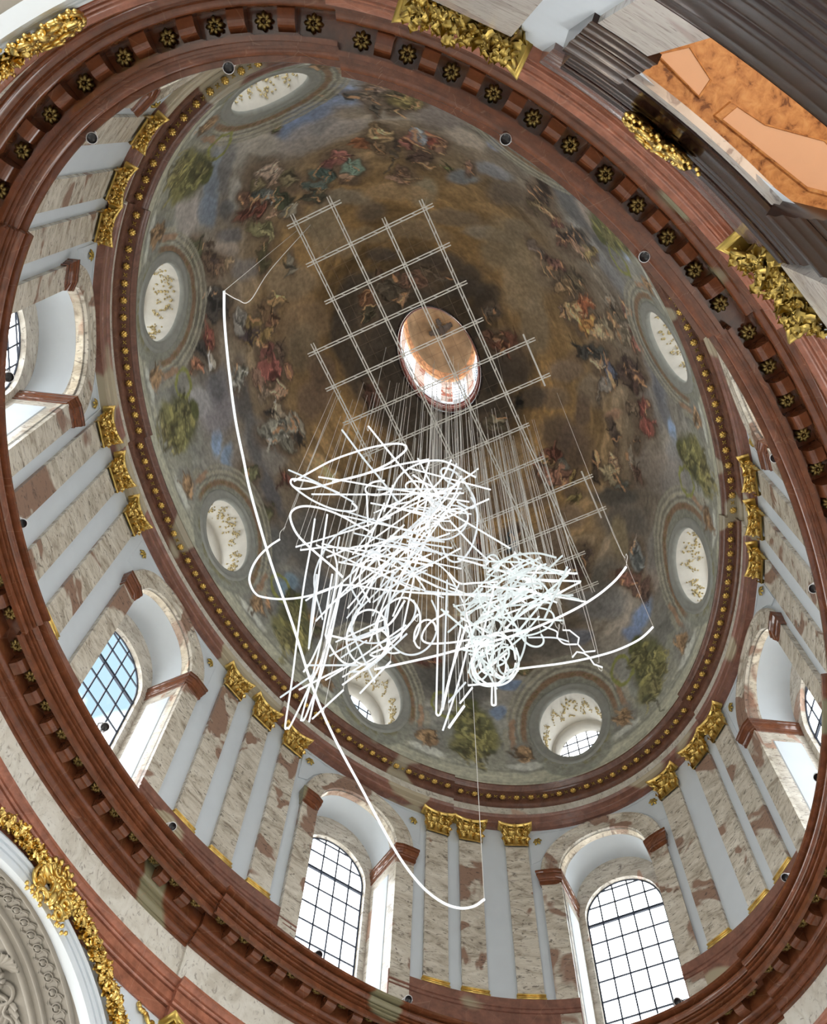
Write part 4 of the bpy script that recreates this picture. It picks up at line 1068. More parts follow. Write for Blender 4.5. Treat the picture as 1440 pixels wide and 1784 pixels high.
def paint_fresco(T, P):
    t, p = np.radians(T), np.radians(P)
    x, y, z = AD * np.cos(p) * np.cos(t), BD * np.cos(p) * np.sin(t), ZD + HD * np.sin(p)
    w1, w2 = fbm(x, y, z, .55, 3, 1), fbm(x, y, z, .55, 3, 11)
    v1, v2 = fbm(x, y, z, 2.4, 2, 21), fbm(x, y, z, 2.4, 2, 31)
    cl = fbm(x + 2 * w1, y + 2 * w2, z * 1.5, .42, 4, 41)
    fine = fbm(x + v1 * .6, y + v2 * .6, z, 3.0, 3, 51)
    q = P + 4 * w1
    stops = [(-9, (118, 119, 108)), (4, (112, 112, 103)), (7, (92, 93, 88)), (14, (90, 90, 86)), (24, (94, 88, 80)), (34, (92, 82, 68)), (44, (106, 88, 62)), (56, (114, 92, 60)), (66, (84, 69, 48)), (72, (58, 49, 38)), (90, (44, 38, 32))]
    xs = [s[0] for s in stops]
    col = np.stack([np.interp(q, xs, [lin(s[1])[i] for s in stops]) for i in range(3)], -1)
    col *= (1 + .75 * cl + .14 * fine)[..., None]
    Tw, Pw = T + 1.6 * w1 / np.maximum(np.cos(p), .3) + .45 * v1, P + 1.6 * w2 + .55 * v2
    u1, u2 = fbm(x, y, z, 1.3, 3, 61), fbm(x, y, z, 1.3, 3, 71)
    Tf, Pf = T + (.5 * w1 + 2.0 * u1 + .5 * v1) / np.maximum(np.cos(p), .3), P + .5 * w2 + 2.2 * u2 + .6 * v2
    nt, np_ = T.shape[1], T.shape[0]
    rnd = random.Random(12)

    def stroke(kind, tc, pc, ax, ay, bx, by, c, soft, amt):
        det = ax * by - ay * bx
        if abs(det) < 1e-7:
            return
        pad = 3.0 if kind else 4.5
        ht, hp = (abs(ax) + abs(bx)) * (1 + soft) + pad / max(cos(RAD(pc)), .25), (abs(ay) + abs(by)) * (1 + soft) + pad
        j0, j1 = max(0, int((pc - hp) / 77.7 * np_)), min(np_, int((pc + hp) / 77.7 * np_) + 1)
        if j1 <= j0:
            return
        jj = np.arange(nt) if ht >= 175 else np.arange(int((tc - ht) / 360 * nt), int((tc + ht) / 360 * nt) + 1) % nt
        sl = np.ix_(np.arange(j0, j1), jj)
        TT_, PP_ = (Tf, Pf) if kind else (Tw, Pw)
        dt = (TT_[sl] - tc + 180) % 360 - 180
        dp = PP_[sl] - pc
        u, v = (dt * by - dp * bx) / det, (dp * ax - dt * ay) / det
        r = np.sqrt(u * u + v * v)
        a = np.clip((1 + soft - r) / (2 * soft), 0, 1)
        a = a * a * (3 - 2 * a)
        if kind:
            cc = c * (1 + .35 * fine[sl])[..., None]
            rim = np.clip(1 - np.abs(r - 1.08) / .22, 0, 1) * .45 * amt
            col[sl] = col[sl] * (1 - rim)[..., None]
        else:
            edge = np.clip(1 - np.abs(r - .86) / .2, 0, 1)
            cc = c * (1 + .42 * cl[sl] + .14 * fine[sl] + .16 * edge - .14 * v)[..., None]
        a = (a * amt)[..., None]
        col[sl] = col[sl] * (1 - a) + cc * a

    # billowing clouds: a pale crest over a shaded belly, smaller and browner towards the lantern
    for i in range(520):
        tc, pc = rnd.uniform(0, 360), rnd.uniform(9, 70)
        cosp = cos(RAD(pc))
        W = rnd.uniform(.5, 1.7)
        H = W * rnd.uniform(.35, .7)
        ji, ii = min(np_ - 1, int(pc / 77.7 * np_)), int(tc / 360 * nt) % nt
        c = np.array(col[ji, ii])
        th = rnd.gauss(0, .35)
        def put(dp, k, w_, h_, amt):
            stroke(0, tc, pc + dp / .31, w_ * cos(th) / (.2 * cosp), w_ * sin(th) / .31, -h_ * sin(th) / (.2 * cosp), h_ * cos(th) / .31, c * k, .34, amt)
        put(0, rnd.uniform(.55, .85), W, H, .55)
        put(H * .45, rnd.uniform(1.25, 1.7), W * .85, H * .45, .5)
    figs = []
    for n in range(0, len(FRESCO), 10):
        tc, pc, ax, ay, bx, by = FRESCO[n + 1:n + 7]
        c = lin(FRESCO[n + 7:n + 10])
        if FRESCO[n]:
            stroke(1, tc, pc, ax, ay, bx, by, c, .22, .9)
            figs.append((tc, pc, ax, ay, bx, by, c))
        else:
            stroke(0, tc, pc, ax, ay, bx, by, c, .36, .85)
    # folds, limbs and shadows broken into every figure
    def folds(figs, dens):
        skin = lin((168, 132, 100))
        for tc, pc, ax, ay, bx, by, c in figs:
            cosp = max(cos(RAD(pc)), .25)
            la, lb = sqrt((ax * cosp * .2) ** 2 + (ay * .31) ** 2), sqrt((bx * cosp * .2) ** 2 + (by * .31) ** 2)   # metres, roughly
            k = max(4, int(la * lb * dens))
            base = rnd.uniform(0, 3.14)
            for i in range(k):
                a, q = rnd.uniform(0, 6.283), rnd.uniform(0, 1.12)
                t_, p_ = tc + q * (ax * cos(a) + bx * sin(a)), pc + q * (ay * cos(a) + by * sin(a))
                L, W, th = rnd.uniform(.16, .50), rnd.uniform(.035, .10), base + rnd.gauss(0, .6)
                m = rnd.choice((.16, .25, .35, .5, .7, 1.25, 1.5, 1.8))
                cc = skin * rnd.uniform(.5, 1.0) if rnd.random() < .14 else np.minimum(c * m, .6)
                stroke(1, t_, p_, L * cos(th) / (.2 * cosp), L * sin(th) / .31, -W * sin(th) / (.2 * cosp), W * cos(th) / .31, cc, .3, .85)
    folds(figs, 38)
    # painted stone: ledge, mouldings round the oculi, consoles, seated bronze figures
    def lay(mask, rgb, amt=1.0):
        m = np.clip(mask, 0, 1)[..., None] * amt
        c = lin(rgb) * (1 + .22 * fine + .12 * cl)[..., None]
        np.copyto(col, col * (1 - m) + c * m)
    def band(v, a, b, s=.08):
        return np.clip((v - a) / s, 0, 1) * np.clip((b - v) / s, 0, 1)
    lz = z - ZD
    OC = [0.0, 50.2, 90.3, 131.3, 180.0, 229.8, 270.0, 308.9]
    d = 1e9 * np.ones(T.shape); lx = np.zeros(T.shape); side = np.zeros(T.shape)
    for k, tc in enumerate(OC):
        m = sqrt((AD * sin(RAD(tc))) ** 2 + (BD * cos(RAD(tc))) ** 2)
        dx = np.radians((T - tc + 180) % 360 - 180) * m
        dd = np.hypot(dx / 1.42, (z - 37.5) / 1.95)
        s = np.abs(dx) < 6
        up = dd < d
        d = np.where(up, dd, d); lx = np.where(up, dx, lx)
    scal = .45 * np.sin(lx * 2.2) * (np.abs(lx) > 2.0) + .25 * v1
    top = np.where(np.abs(lx) < 3.2, 1.9, 2.6) + scal
    lay(band(lz, -1, 1.0, .06), (112, 112, 100))
    lay(band(lz, .28, .36, .04), (84, 84, 74), .8)
    lay(band(lz, .62, .70, .04), (126, 125, 112), .7)
    lay(band(lz, .95, 1.12, .04), (82, 82, 74), .8)
    lay(band(lz, 1.05, top + .4, .15), (94, 94, 86), .92)
    lay(band(lz, 1.05, 1.5, .1) * (fine > .1), (112, 112, 100), .7)
    # frames round the oculi
    e = d + .03 * v1
    up_ = np.clip((z - 36.6) / .5, 0, 1)
    lay(band(e, 1.0, 1.62, .05), (88, 89, 82), .95)
    lay(band(e, 1.40, 1.60, .03) * up_, (88, 72, 58))
    lay(band(e, 1.44, 1.56, .03) * up_ * (fine > .12), (70, 62, 40), .8)
    for a0, a1, rgb in ((1.60, 1.68, (108, 107, 95)), (1.68, 1.76, (80, 78, 70)), (1.76, 1.88, (110, 108, 96)), (1.88, 1.95, (88, 86, 78)), (1.95, 2.05, (102, 100, 90))):
        lay(band(e, a0, a1, .02) * up_ * (np.abs(lx) < 2.75), rgb, .9)
    lay(band(np.abs(lx) + .15 * v2, 2.45, 2.75, .05) * band(lz, 2.2, 4.2 + .4 * v1, .2), (104, 84, 68), .9)
    lay(band(np.abs(lx) + .15 * v2, 2.75, 3.05, .05) * band(lz, 2.0, 3.9 + .4 * v1, .2), (104, 102, 92), .85)
    lay(band(e, 1.05, 1.4, .1) * np.clip((36.2 - z) / .3, 0, 1) * (fine > 0), (78, 76, 56), .85)
    # between two oculi: a niche with a vase and a seated bronze-green figure holding a wreath
    for k in range(8):
        t0, t1 = OC[k], OC[(k + 1) % 8] + (360 if k == 7 else 0)
        tc = (t0 + t1) / 2
        m = sqrt((AD * sin(RAD(tc))) ** 2 + (BD * cos(RAD(tc))) ** 2)
        dx = np.radians((T - tc + 180) % 360 - 180) * m + .18 * v1
        zz = lz + .18 * v2
        near = np.abs(dx) < 5
        if not near.any():
            continue
        g = (1 + .9 * fine)[..., None]
        def ell(cx, cz, rx, rz, rgb, amt=1.0, s=.18):
            r = np.hypot((dx - cx) / rx, (zz - cz) / rz)
            lay(np.clip((1 + s - r) / (2 * s), 0, 1) * near, rgb, amt)
            return r
        for sg in (-1, 1):
            ell(sg * 2.1, 1.9, .75, .95, (84, 84, 80), .8)
            ell(sg * 2.1, 2.1, .34, .50, (96, 78, 60))
            ell(sg * 2.1, 2.3, .18, .30, (110, 90, 68))
            ell(sg * 2.1, 1.35, .8, .22, (132, 134, 128), .8)
        ell(0, 3.4, 1.0, 1.55, (66, 66, 46))
        ell(.15, 4.9, .42, .45, (58, 60, 36))
        ell(-.35, 3.0, .75, .8, (88, 86, 56), .9)
        ell(.3, 2.3, .85, .75, (80, 78, 52), .95)
        for i, (cx, cz) in enumerate(((-.5, 3.6), (.3, 3.9), (-.1, 2.6), (.6, 2.9), (-.6, 2.2), (.1, 1.8), (.5, 3.4), (-.2, 4.4), (.7, 2.0))):
            ell(cx, cz, .30, .16, (108, 104, 66) if i % 2 else (48, 49, 36), .85, .3)
        r = np.hypot((dx - 1.35) / .62, (zz - 4.5) / .75)
        lay(band(r, .78, 1.12, .08) * near, (90, 92, 52))
    # the bronze-green figures between the oculi get their folds too
    gf = []
    for k in range(8):
        t0, t1 = OC[k], OC[(k + 1) % 8] + (360 if k == 7 else 0)
        tc = (t0 + t1) / 2
        m = sqrt((AD * sin(RAD(tc))) ** 2 + (BD * cos(RAD(tc))) ** 2)
        for cx, cz, r_, rgb in ((0, 3.4, .9, (84, 82, 54)), (-.3, 2.6, .8, (92, 88, 56)), (.3, 4.2, .6, (74, 72, 48)), (.2, 1.9, .8, (80, 76, 52)), (2.1, 2.0, .4, (100, 82, 62)), (-2.1, 2.0, .4, (100, 82, 62))):
            gf.append((tc + math.degrees(cx / m), math.degrees(cz / HD), math.degrees(r_ / m), 0, 0, math.degrees(r_ / HD), lin(rgb)))
    for g in gf:
        tc, pc, ax, ay, bx, by, c = g
        cosp = 1.0
        for i in range(26):
            a, q = rnd.uniform(0, 6.283), rnd.uniform(0, 1.05)
            th = rnd.gauss(1.2, .6)
            L, W = rnd.uniform(.15, .45), rnd.uniform(.035, .09)
            mm = sqrt((AD * sin(RAD(tc))) ** 2 + (BD * cos(RAD(tc))) ** 2)
            stroke(1, tc + q * ax * cos(a), pc + q * by * sin(a), math.degrees(L * cos(th) / mm), math.degrees(L * sin(th) / HD), -math.degrees(W * sin(th) / mm), math.degrees(W * cos(th) / HD), np.minimum(c * rnd.choice((.3, .45, .6, 1.2, 1.5, 1.8)), .5), .3, .8)
    return np.clip(col * PAINT, .012, .82)

def dome_y(F, Fi, x, z, off=0.0):
    """y in a wall frame where the vertical plane x meets the dome at height z (off: metres inwards)"""
    o = F @ Vector((x, 0, 0)); o.z = z
    n = F.to_3x3() @ Vector((0, 1, 0))
    zz = max(min((z - ZD) / HD, .99), 0)
    a, b = AD * sqrt(1 - zz * zz), BD * sqrt(1 - zz * zz)
    qa = (n.x / a) ** 2 + (n.y / b) ** 2
    qb = 2 * (o.x * n.x / a ** 2 + o.y * n.y / b ** 2)
    qc = (o.x / a) ** 2 + (o.y / b) ** 2 - 1
    return (-qb - sqrt(max(qb * qb - 4 * qa * qc, 0))) / (2 * qa) + off

PGOLD = plain('pale_gilding', (.50, .40, .20), .5, .15, .2, 5.0)
OC_T = [0.0, 50.2, 90.3, 131.3, 180.0, 229.8, 270.0, 308.9]
OCX, OCZ, OCC = 1.42, 1.95, 37.50       # half width, half height, centre height of the oculi
NT, NP = 1000, 400
ts = np.linspace(0, 2 * pi, NT, endpoint=False)
ps = np.linspace(0, PHI1, NP)
TT, PP = np.meshgrid(ts, ps)
X, Y, Z = dome(TT, PP)
keep = np.ones(TT.shape, bool)
OC_F = []
for t in OC_T:
    F = frame(t, 0.0, 0.0)
    Fi = F.inverted()
    OC_F.append(F)
    lx = Fi[0][0] * X + Fi[0][1] * Y + Fi[0][3]
    ly = Fi[1][0] * X + Fi[1][1] * Y + Fi[1][3]
    inside = ((lx / (OCX + .06)) ** 2 + ((Z - OCC) / (OCZ + .06)) ** 2 < 1) & (ly < 4)
    keep &= ~inside
idx = np.arange(NT * NP).reshape(NP, NT)
r1 = np.roll(idx, -1, 1)
quads = np.stack([idx[:-1], r1[:-1], r1[1:], idx[1:]], -1)
k4 = keep[:-1] & np.roll(keep, -1, 1)[:-1] & np.roll(keep, -1, 1)[1:] & keep[1:]
quads = quads[k4]
verts = np.stack([X, Y, Z], -1).reshape(-1, 3)
me = bpy.data.meshes.new('ceiling')
me.vertices.add(len(verts))
me.vertices.foreach_set('co', verts.astype(np.float32).ravel())
me.loops.add(quads.size)
me.loops.foreach_set('vertex_index', quads.astype(np.int32).ravel())
me.polygons.add(len(quads))
me.polygons.foreach_set('loop_start', np.arange(0, quads.size, 4, dtype=np.int32))
me.polygons.foreach_set('loop_total', np.full(len(quads), 4, np.int32))
me.update()
me.polygons.foreach_set('use_smooth', np.ones(len(quads), bool))
fres = paint_fresco(np.degrees(TT), np.degrees(PP))
ca = me.color_attributes.new('fresco', 'FLOAT_COLOR', 'POINT')
ca.data.foreach_set('color', np.concatenate([fres.reshape(-1, 3), np.ones((NT * NP, 1))], 1).astype(np.float32).ravel())
m, nt, b = new_mat('ceiling_fresco')
b.inputs['Roughness'].default_value = 0.75
at_ = N(nt, 'ShaderNodeVertexColor', layer_name='fresco')
nz = N(nt, 'ShaderNodeTexNoise', Scale=5.0, Detail=6.0)
tc = N(nt, 'ShaderNodeTexCoord')
nt.links.new(tc.outputs['Object'], nz.inputs['Vector'])
rp = ramp(nt, [(0.3, (.78, .78, .78)), (0.7, (1.2, 1.2, 1.2))])
nt.links.new(nz.outputs['Fac'], rp.inputs['Fac'])
nt.links.new(mixc(nt, 1.0, at_.outputs['Color'], rp.outputs['Color'], 'MULTIPLY'), b.inputs['Base Color'])
me.materials.append(m)
ceiling = tag(obj('ceiling', me), kind='structure')

# ---- oculus windows in the dome
n = 40
ell = [(cos(2 * pi * i / n), sin(2 * pi * i / n)) for i in range(n)]
for k, (t, F) in enumerate(zip(OC_T, OC_F)):
    Fi = F.inverted()
    w = tag(empty('window_%d' % (k + 9), F), kind='structure')
    def ringrow(sc, off):
        return [(c * OCX * sc[0], dome_y(F, Fi, c * OCX * sc[0], OCC + s * OCZ * sc[1], off), OCC + s * OCZ * sc[1]) for c, s in ell]
    mb = MB()
    mb.grid([ringrow((1.30, 1.22), -.02), ringrow((1.28, 1.20), .05), ringrow((1.2, 1.14), .06), ringrow((1.18, 1.13), .02), ringrow((1.06, 1.04), .05), ringrow((1.0, 1.0), .04), ringrow((.99, .99), -.12)], True)
    mb.build('oculus_frame', RINGM, w)
    D = 1.5
    mb = MB()
    yb = [dome_y(F, Fi, 0, OCC) - D] * n
    r0 = ringrow((1.0, 1.0), -.05)
    r1_ = [(c * OCX * .99, -.62 * D + .38 * p[1] * 0 - .1, OCC + s * OCZ * .97) for (c, s), p in zip(ell, r0)]
    r2 = [(c * OCX * .88, -.64 * D - .1, OCC + s * OCZ * .86) for c, s in ell]
    r3 = [(c * OCX * .86, -D, OCC + s * OCZ * .84) for c, s in ell]
    mb.grid([r0, r1_], True)
    mb.grid([r1_, r2, r3], True)
    mb.build('oculus_reveal', OCULW, w)
    mb = MB()
    for i in range(1, 5):
        x = OCX * .86 * (-1 + 2 * i / 5)
        hz = OCZ * .84 * sqrt(1 - (x / (OCX * .86)) ** 2)
        mb2 = MB()
        mb2.box(x - .024, x + .024, -D - .02, -D + .02, OCC - hz, OCC + hz)
        mb2.build('glazing_bar', IRON, w, False)
    for i in range(1, 6):
        z = OCZ * .84 * (-1 + 2 * i / 6)
        hx = OCX * .86 * sqrt(1 - (z / (OCZ * .84)) ** 2)
        mb2 = MB()
        mb2.box(-hx, hx, -D - .018, -D + .018, OCC + z - .024, OCC + z + .024)
        mb2.build('glazing_bar', IRON, w, False)
    mb.add([(c * OCX * .86, -D, OCC + s * OCZ * .84) for c, s in ell], [tuple(range(n))])
    mb.build('pane', GLASS, w, False)
    # gilded scrollwork on the reveal: a wreath medallion, scrolls and blossoms
    mb = MB()
    def on_reveal(a, u, lift=.03):
        """a: angle round the tube, u: 0 at the dome .. 1 at the step"""
        c, s = cos(a), sin(a)
        y0 = dome_y(F, Fi, c * OCX, OCC + s * OCZ)
        y = y0 * (1 - u) + (-.62 * D - .1) * u
        return Vector((c * (OCX * .99 - lift), y, OCC + s * (OCZ * .98 - lift)))
    rs_ = random.Random(k)
    for a0, big in ((pi / 2, 1.0), (pi * .04, .7), (pi * .96, .7)):
        # a leafy knot with curling sprays to both sides
        for j in range(26):
            v, q = rs_.uniform(0, 6.28), rs_.uniform(0, 1) ** .6
            mb.blob(on_reveal(a0 + .30 * big * q * cos(v), .5 + .30 * big * q * sin(v), .02), (rs_.uniform(.03, .07), rs_.uniform(.03, .07), .04), 5, 3)
        for s in (-1, 1):
            pts = [on_reveal(a0 + s * (.30 + .40 * u) * big, .5 + .24 * big * sin(u * 7.0 + k) * (1 - .5 * u), .02) for u in np.linspace(0, 1, 13)]
            for i in range(13):
                for _ in range(3):
                    q_ = pts[i] + Vector((rs_.uniform(-.05, .05), rs_.uniform(-.16, .16), rs_.uniform(-.03, .01)))
                    mb.blob(q_, (rs_.uniform(.02, .06), rs_.uniform(.02, .06), .025), 5, 3)
    mb.build('gilded_scrollwork', PGOLD, w)
    ld = bpy.data.lights.new('oculus_daylight', 'AREA')
    ld.shape = 'ELLIPSE'
    ld.size, ld.size_y = 2.5, 3.3
    ld.cycles.is_portal = True
    obj('oculus_daylight', ld, None, F @ Matrix.Translation((0, -D - .12, OCC)) @ Matrix.Rotation(pi / 2, 4, 'X'))

# ---- lantern
lan = tag(empty('lantern', Matrix.Translation((0, 0, ZD + HD * sin(PHI1)))), kind='structure')
LZ0 = 0.0
LA, LB = AD * cos(PHI1), BD * cos(PHI1)
def lring(sa, z, n=72, t0=0, t1=2 * pi):
    return [(LA * sa * cos(t0 + (t1 - t0) * i / n), LB * sa * sin(t0 + (t1 - t0) * i / n), z) for i in range(n)]
LRED = red_marble('lantern_red_marble', (0.34, 0.10, 0.08), (0.60, 0.42, 0.36), (0.40, 0.2, 0.15), patch_pos=.8)
LGOLD = plain('lantern_gilt_frieze', (.62, .34, .18), .6, .0, .5, 4.0)
LPIER = marble('lantern_pier_marble', [(0.3, (.52, .34, .28)), (.5, (.66, .58, .53)), (.7, (.72, .70, .68))], (.40, .15, .11), (.35, .14, .12), scale=1.6, patch_pos=.55)
LCAP = plain('lantern_painted_cap', (.40, .31, .20), .8, vary=.35, scale=1.2)
mb = MB(); mb.grid([lring(1.02, -.12), lring(1.0, -.15), lring(.97, .0), lring(.97, .25)], True); mb.build('opening_moulding', DARKM, lan)
mb = MB(); mb.grid([lring(.97, .25), lring(.93, .3), lring(.93, .55), lring(.95, .6), lring(.95, 1.0), lring(.92, 1.05)], True); mb.build('base_course', LRED, lan)
mb = MB(); mb.grid([lring(.93, 1.05), lring(.94, 1.1), lring(.94, 1.5)], True); mb.build('plinth', WHITE, lan)
for k in range(8):
    a = 2 * pi * (k + .5) / 8
    # pier between two lantern windows
    mb = MB()
    tt = [a - .16 + .32 * i / 6 for i in range(7)]
    for z0, z1, sa in ((1.5, 2.6, .92), (2.6, 6.0, .935)):
        mb.grid([[(LA * sa * cos(v), LB * sa * sin(v), z) for v in tt] for z in (z0, z1)])
    mb.build('pier', LPIER, lan)
    mb = MB()
    tt = [a + .16 + (2 * pi / 8 - .32) * i / 8 for i in range(9)]
    mb.grid([[(LA * .94 * cos(v), LB * .94 * sin(v), z) for v in tt] for z in (1.5, 2.0)])
    mb.grid([[(LA * .94 * cos(v), LB * .94 * sin(v), z) for v in tt] for z in (5.2, 6.0)])
    mb.build('window_wall', WHITE, lan)
    mb = MB()
    mb.grid([[(LA * .99 * cos(v), LB * .99 * sin(v), z) for v in tt] for z in (2.0, 5.2)])
    mb.build('pane', GLASS, lan)
    mb = MB()
    for v in tt[::2]:
        p = (LA * .985 * cos(v), LB * .985 * sin(v))
        mb.tube([(p[0], p[1], 2.0), (p[0], p[1], 5.2)], .018, 4)
    for z in (2.0, 2.55, 3.1, 3.65, 4.2, 4.75, 5.2):
        mb.tube([(LA * .985 * cos(v), LB * .985 * sin(v), z) for v in tt], .016, 4)
    mb.build('window_bars', IRON, lan)
mb = MB(); mb.grid([lring(.94, 6.0), lring(.90, 6.05), lring(.90, 6.35), lring(.94, 6.4), lring(.94, 7.0), lring(.88, 7.1), lring(.86, 7.3)], True); mb.build('gilt_frieze', LGOLD, lan)
mb = MB()
mb.grid([lring(.86 * cos(a), 7.3 + 1.9 * sin(a)) for a in np.linspace(0, pi / 2 * .98, 12)], True)
mb.build('painted_cap', LCAP, lan)
# dove of the cap
mb = MB()
zc = 9.0
mb.blob((.25, -.05, zc - .25), (.42, .16, .10), 8, 5)
mb.blob((.62, -.02, zc - .27), (.13, .10, .09), 6, 4)
for s in (-1, 1):
    mb.leaf((.25, s * .1, zc - .25), (1, 0, 0), (0, 0, -1), (-.2, s, 0), .42, .75, .08, .1)
mb.leaf((-.1, -.05, zc - .25), (0, 1, 0), (0, 0, -1), (-1, 0, 0), .3, .5, .05, .1)
mb.build('dove_relief', plain('dove_grey', (.10, .10, .10), .7), lan)
ld = bpy.data.lights.new('lantern_fill', 'POINT')  # point light added to brighten the lantern, without a fixture
ld.energy = 45
ld.color = (1.0, .9, .75)
ld.shadow_soft_size = .4
lo = obj('lantern_fill', ld, lan, Matrix.Translation((0, 0, 4.0)))

# ---- great arches: white archivolt, stucco soffit, gilded crown
def q3(s0, x, z, d):
    return OV(T_of(s0 + x), d, z)

def archivolt(k, prof, name, mat, parent, a0, a1, n=40):
    s0 = arch_s[k]
    rows = []
    for r, d in prof:
        rows.append([q3(s0, r * sin(RAD(a)), ARCH_Z + r * cos(RAD(a)), d) for a in np.linspace(a0, a1, n + 1)])
    mb = MB()
    for ra, rb in zip(rows, rows[1:]):
        mb.grid([ra, rb])
    return mb.build(name, mat, parent)

for k in range(4):
    s0 = arch_s[k]
    F = frame(ARCHES[k], .62, 0)
    arc = [(-ARCH_R * cos(pi * i / 48), ARCH_Z + ARCH_R * sin(pi * i / 48)) for i in range(49)]
    lo = [(-ARCH_R, 0)] + arc + [(ARCH_R, 0)]
    front = [F.inverted() @ Vector(q3(s0, x, z, .62)) for x, z in lo]
    mb = MB()
    mb.grid([[tuple(p) for p in front], [(p.x, -4.6, p.z) for p in front]])
    mb.xf(F)
    mb.build('arch_soffit', STUCCO, wall_nave)
ARCHW = [(4.38, .76), (4.38, .48), (4.52, .46), (4.53, .50), (4.58, .50), (4.59, .46), (4.66, .45), (4.67, .49), (4.73, .49), (4.74, .44), (4.82, .42), (4.83, .47), (4.88, .47), (4.90, .50), (4.96, .52), (4.98, .62)]
archivolt(1, ARCHW, 'archivolt', WHITE, wall_nave, -80, 40)
archivolt(2, ARCHW, 'archivolt', WHITE, wall_nave, -60, 60)
# raised moulding of the spandrel
archivolt(1, [(5.42, .62), (5.42, .585), (5.50, .585), (5.50, .62)], 'spandrel_moulding', WHITE, wall_nave, -52, -14)

# stucco relief of the lower-left arch: interlaced band, frames, cherub with laurel
F1 = frame(90.0, .62, 0)
def soff(a, y, r=ARCH_R - .02):
    return Vector((r * sin(RAD(a)), y, ARCH_Z + r * cos(RAD(a))))
for y, w_ in ((-.10, .05), (-.80, .05), (-1.10, .09), (-2.35, .09)):
    mb = MB()
    rows = []
    for r, dy in ((ARCH_R, -w_), (ARCH_R - .07, -w_ * .7), (ARCH_R - .09, 0), (ARCH_R - .07, w_ * .7), (ARCH_R, w_)):
        rows.append([tuple(soff(a, y + dy, r)) for a in np.linspace(-75, 40, 60)])
    mb.grid(rows)
    mb.xf(F1)
    mb.build('soffit_fillet', STUCCO, wall_nave)
STEP, GY = 4.5, -.44
for i in range(21):
    a = -68 + STEP * i
    mb = MB()
    loop = [soff(a + STEP * .31 * cos(v), GY + .115 * sin(v), ARCH_R - .03) for v in np.linspace(0, 2 * pi, 19)]
    mb.tube(loop, .020, 5, False)
    for sg in (1, -1):      # the two interlaced ribbons
        for off, rr in ((0, .026), (.05, .014)):
            wav = [soff(a + STEP * (-.5 + u), GY + sg * (.17 + off) * cos(pi * u), ARCH_R - .012 - .012 * sg) for u in np.linspace(0, 1, 11)]
            mb.tube(wav, rr, 5, False)
    mb.blob(soff(a, GY, ARCH_R - .02), (.075, .07, .075), 8, 5)
    mb.xf(F1)
    mb.build('interlace_ring', STUCCO, wall_nave)
def stucco_cherub(a, y, mir):
    mb = MB()
    P = lambda da, dy, lift: soff(a + da, y + dy, ARCH_R - lift)
    mb.blob(P(0, 0, .12), (.17, .19, .16), 10, 7)
    for v in range(9):
        mb.blob(P(-1.5 + 2.6 * cos(v * .7), .20 * sin(v * .7) , .15), (.07, .07, .07), 5, 4)
    mb.blob(P(1.2, .0, .24), (.04, .04, .05), 5, 4)
    e = Vector((cos(RAD(a)), 0, -sin(RAD(a))))
    nrm = Vector((-sin(RAD(a)), 0, -cos(RAD(a))))
    yv = Vector((0, 1, 0))
    for s in (-1, 1):
        for j in range(6):
            d = (yv * s * (1 - .13 * j) + e * (-.55 + .26 * j)).normalized()
            sd = d.cross(nrm)
            mb.leaf(P(1.5, .14 * s, .04), sd, nrm, d, .20, .62 - .05 * j, .07, .12)
    mb.xf(F1)
    return mb
stucco_cherub(-21.0, -1.65, 1).build('cherub_relief', STUCCO, wall_nave)
mb = MB()
for j in range(13):
    a = -30 - 2.1 * j
    e = Vector((cos(RAD(a)), 0, -sin(RAD(a))))
    nrm = Vector((-sin(RAD(a)), 0, -cos(RAD(a))))
    for s in (-1, 1):
        d = (-e + Vector((0, s * .8, 0))).normalized()
        mb.leaf(soff(a, -1.68 + s * .05, ARCH_R - .02), d.cross(nrm), nrm, d, .15, .42, .10, .15)
mb.tube([soff(a, -1.68 + .1 * sin(a), ARCH_R - .05) for a in np.linspace(-26, -56, 24)], .045, 5)
mb.tube([soff(-27.5 + 3.2 * cos(v), -1.68 + .30 * sin(v), ARCH_R - .05) for v in np.linspace(0, 2 * pi, 20)], .05, 5)
mb.xf(F1)
mb.build('laurel_relief', STUCCO, wall_nave)
mb = MB()
for r_, rr in ((.55, .06), (.40, .03)):
    mb.tube([soff(-5 + 7.4 * r_ / .55 * cos(v), -1.68 + r_ * sin(v), ARCH_R - .04) for v in np.linspace(0, 2 * pi, 26)], rr, 6)
for v in np.linspace(0, 2 * pi, 9)[:-1]:
    mb.blob(soff(-5 + 3.4 * cos(v), -1.68 + .27 * sin(v), ARCH_R - .06), (.1, .1, .08), 6, 4)
mb.xf(F1)
mb.build('rosette_relief', STUCCO, wall_nave)

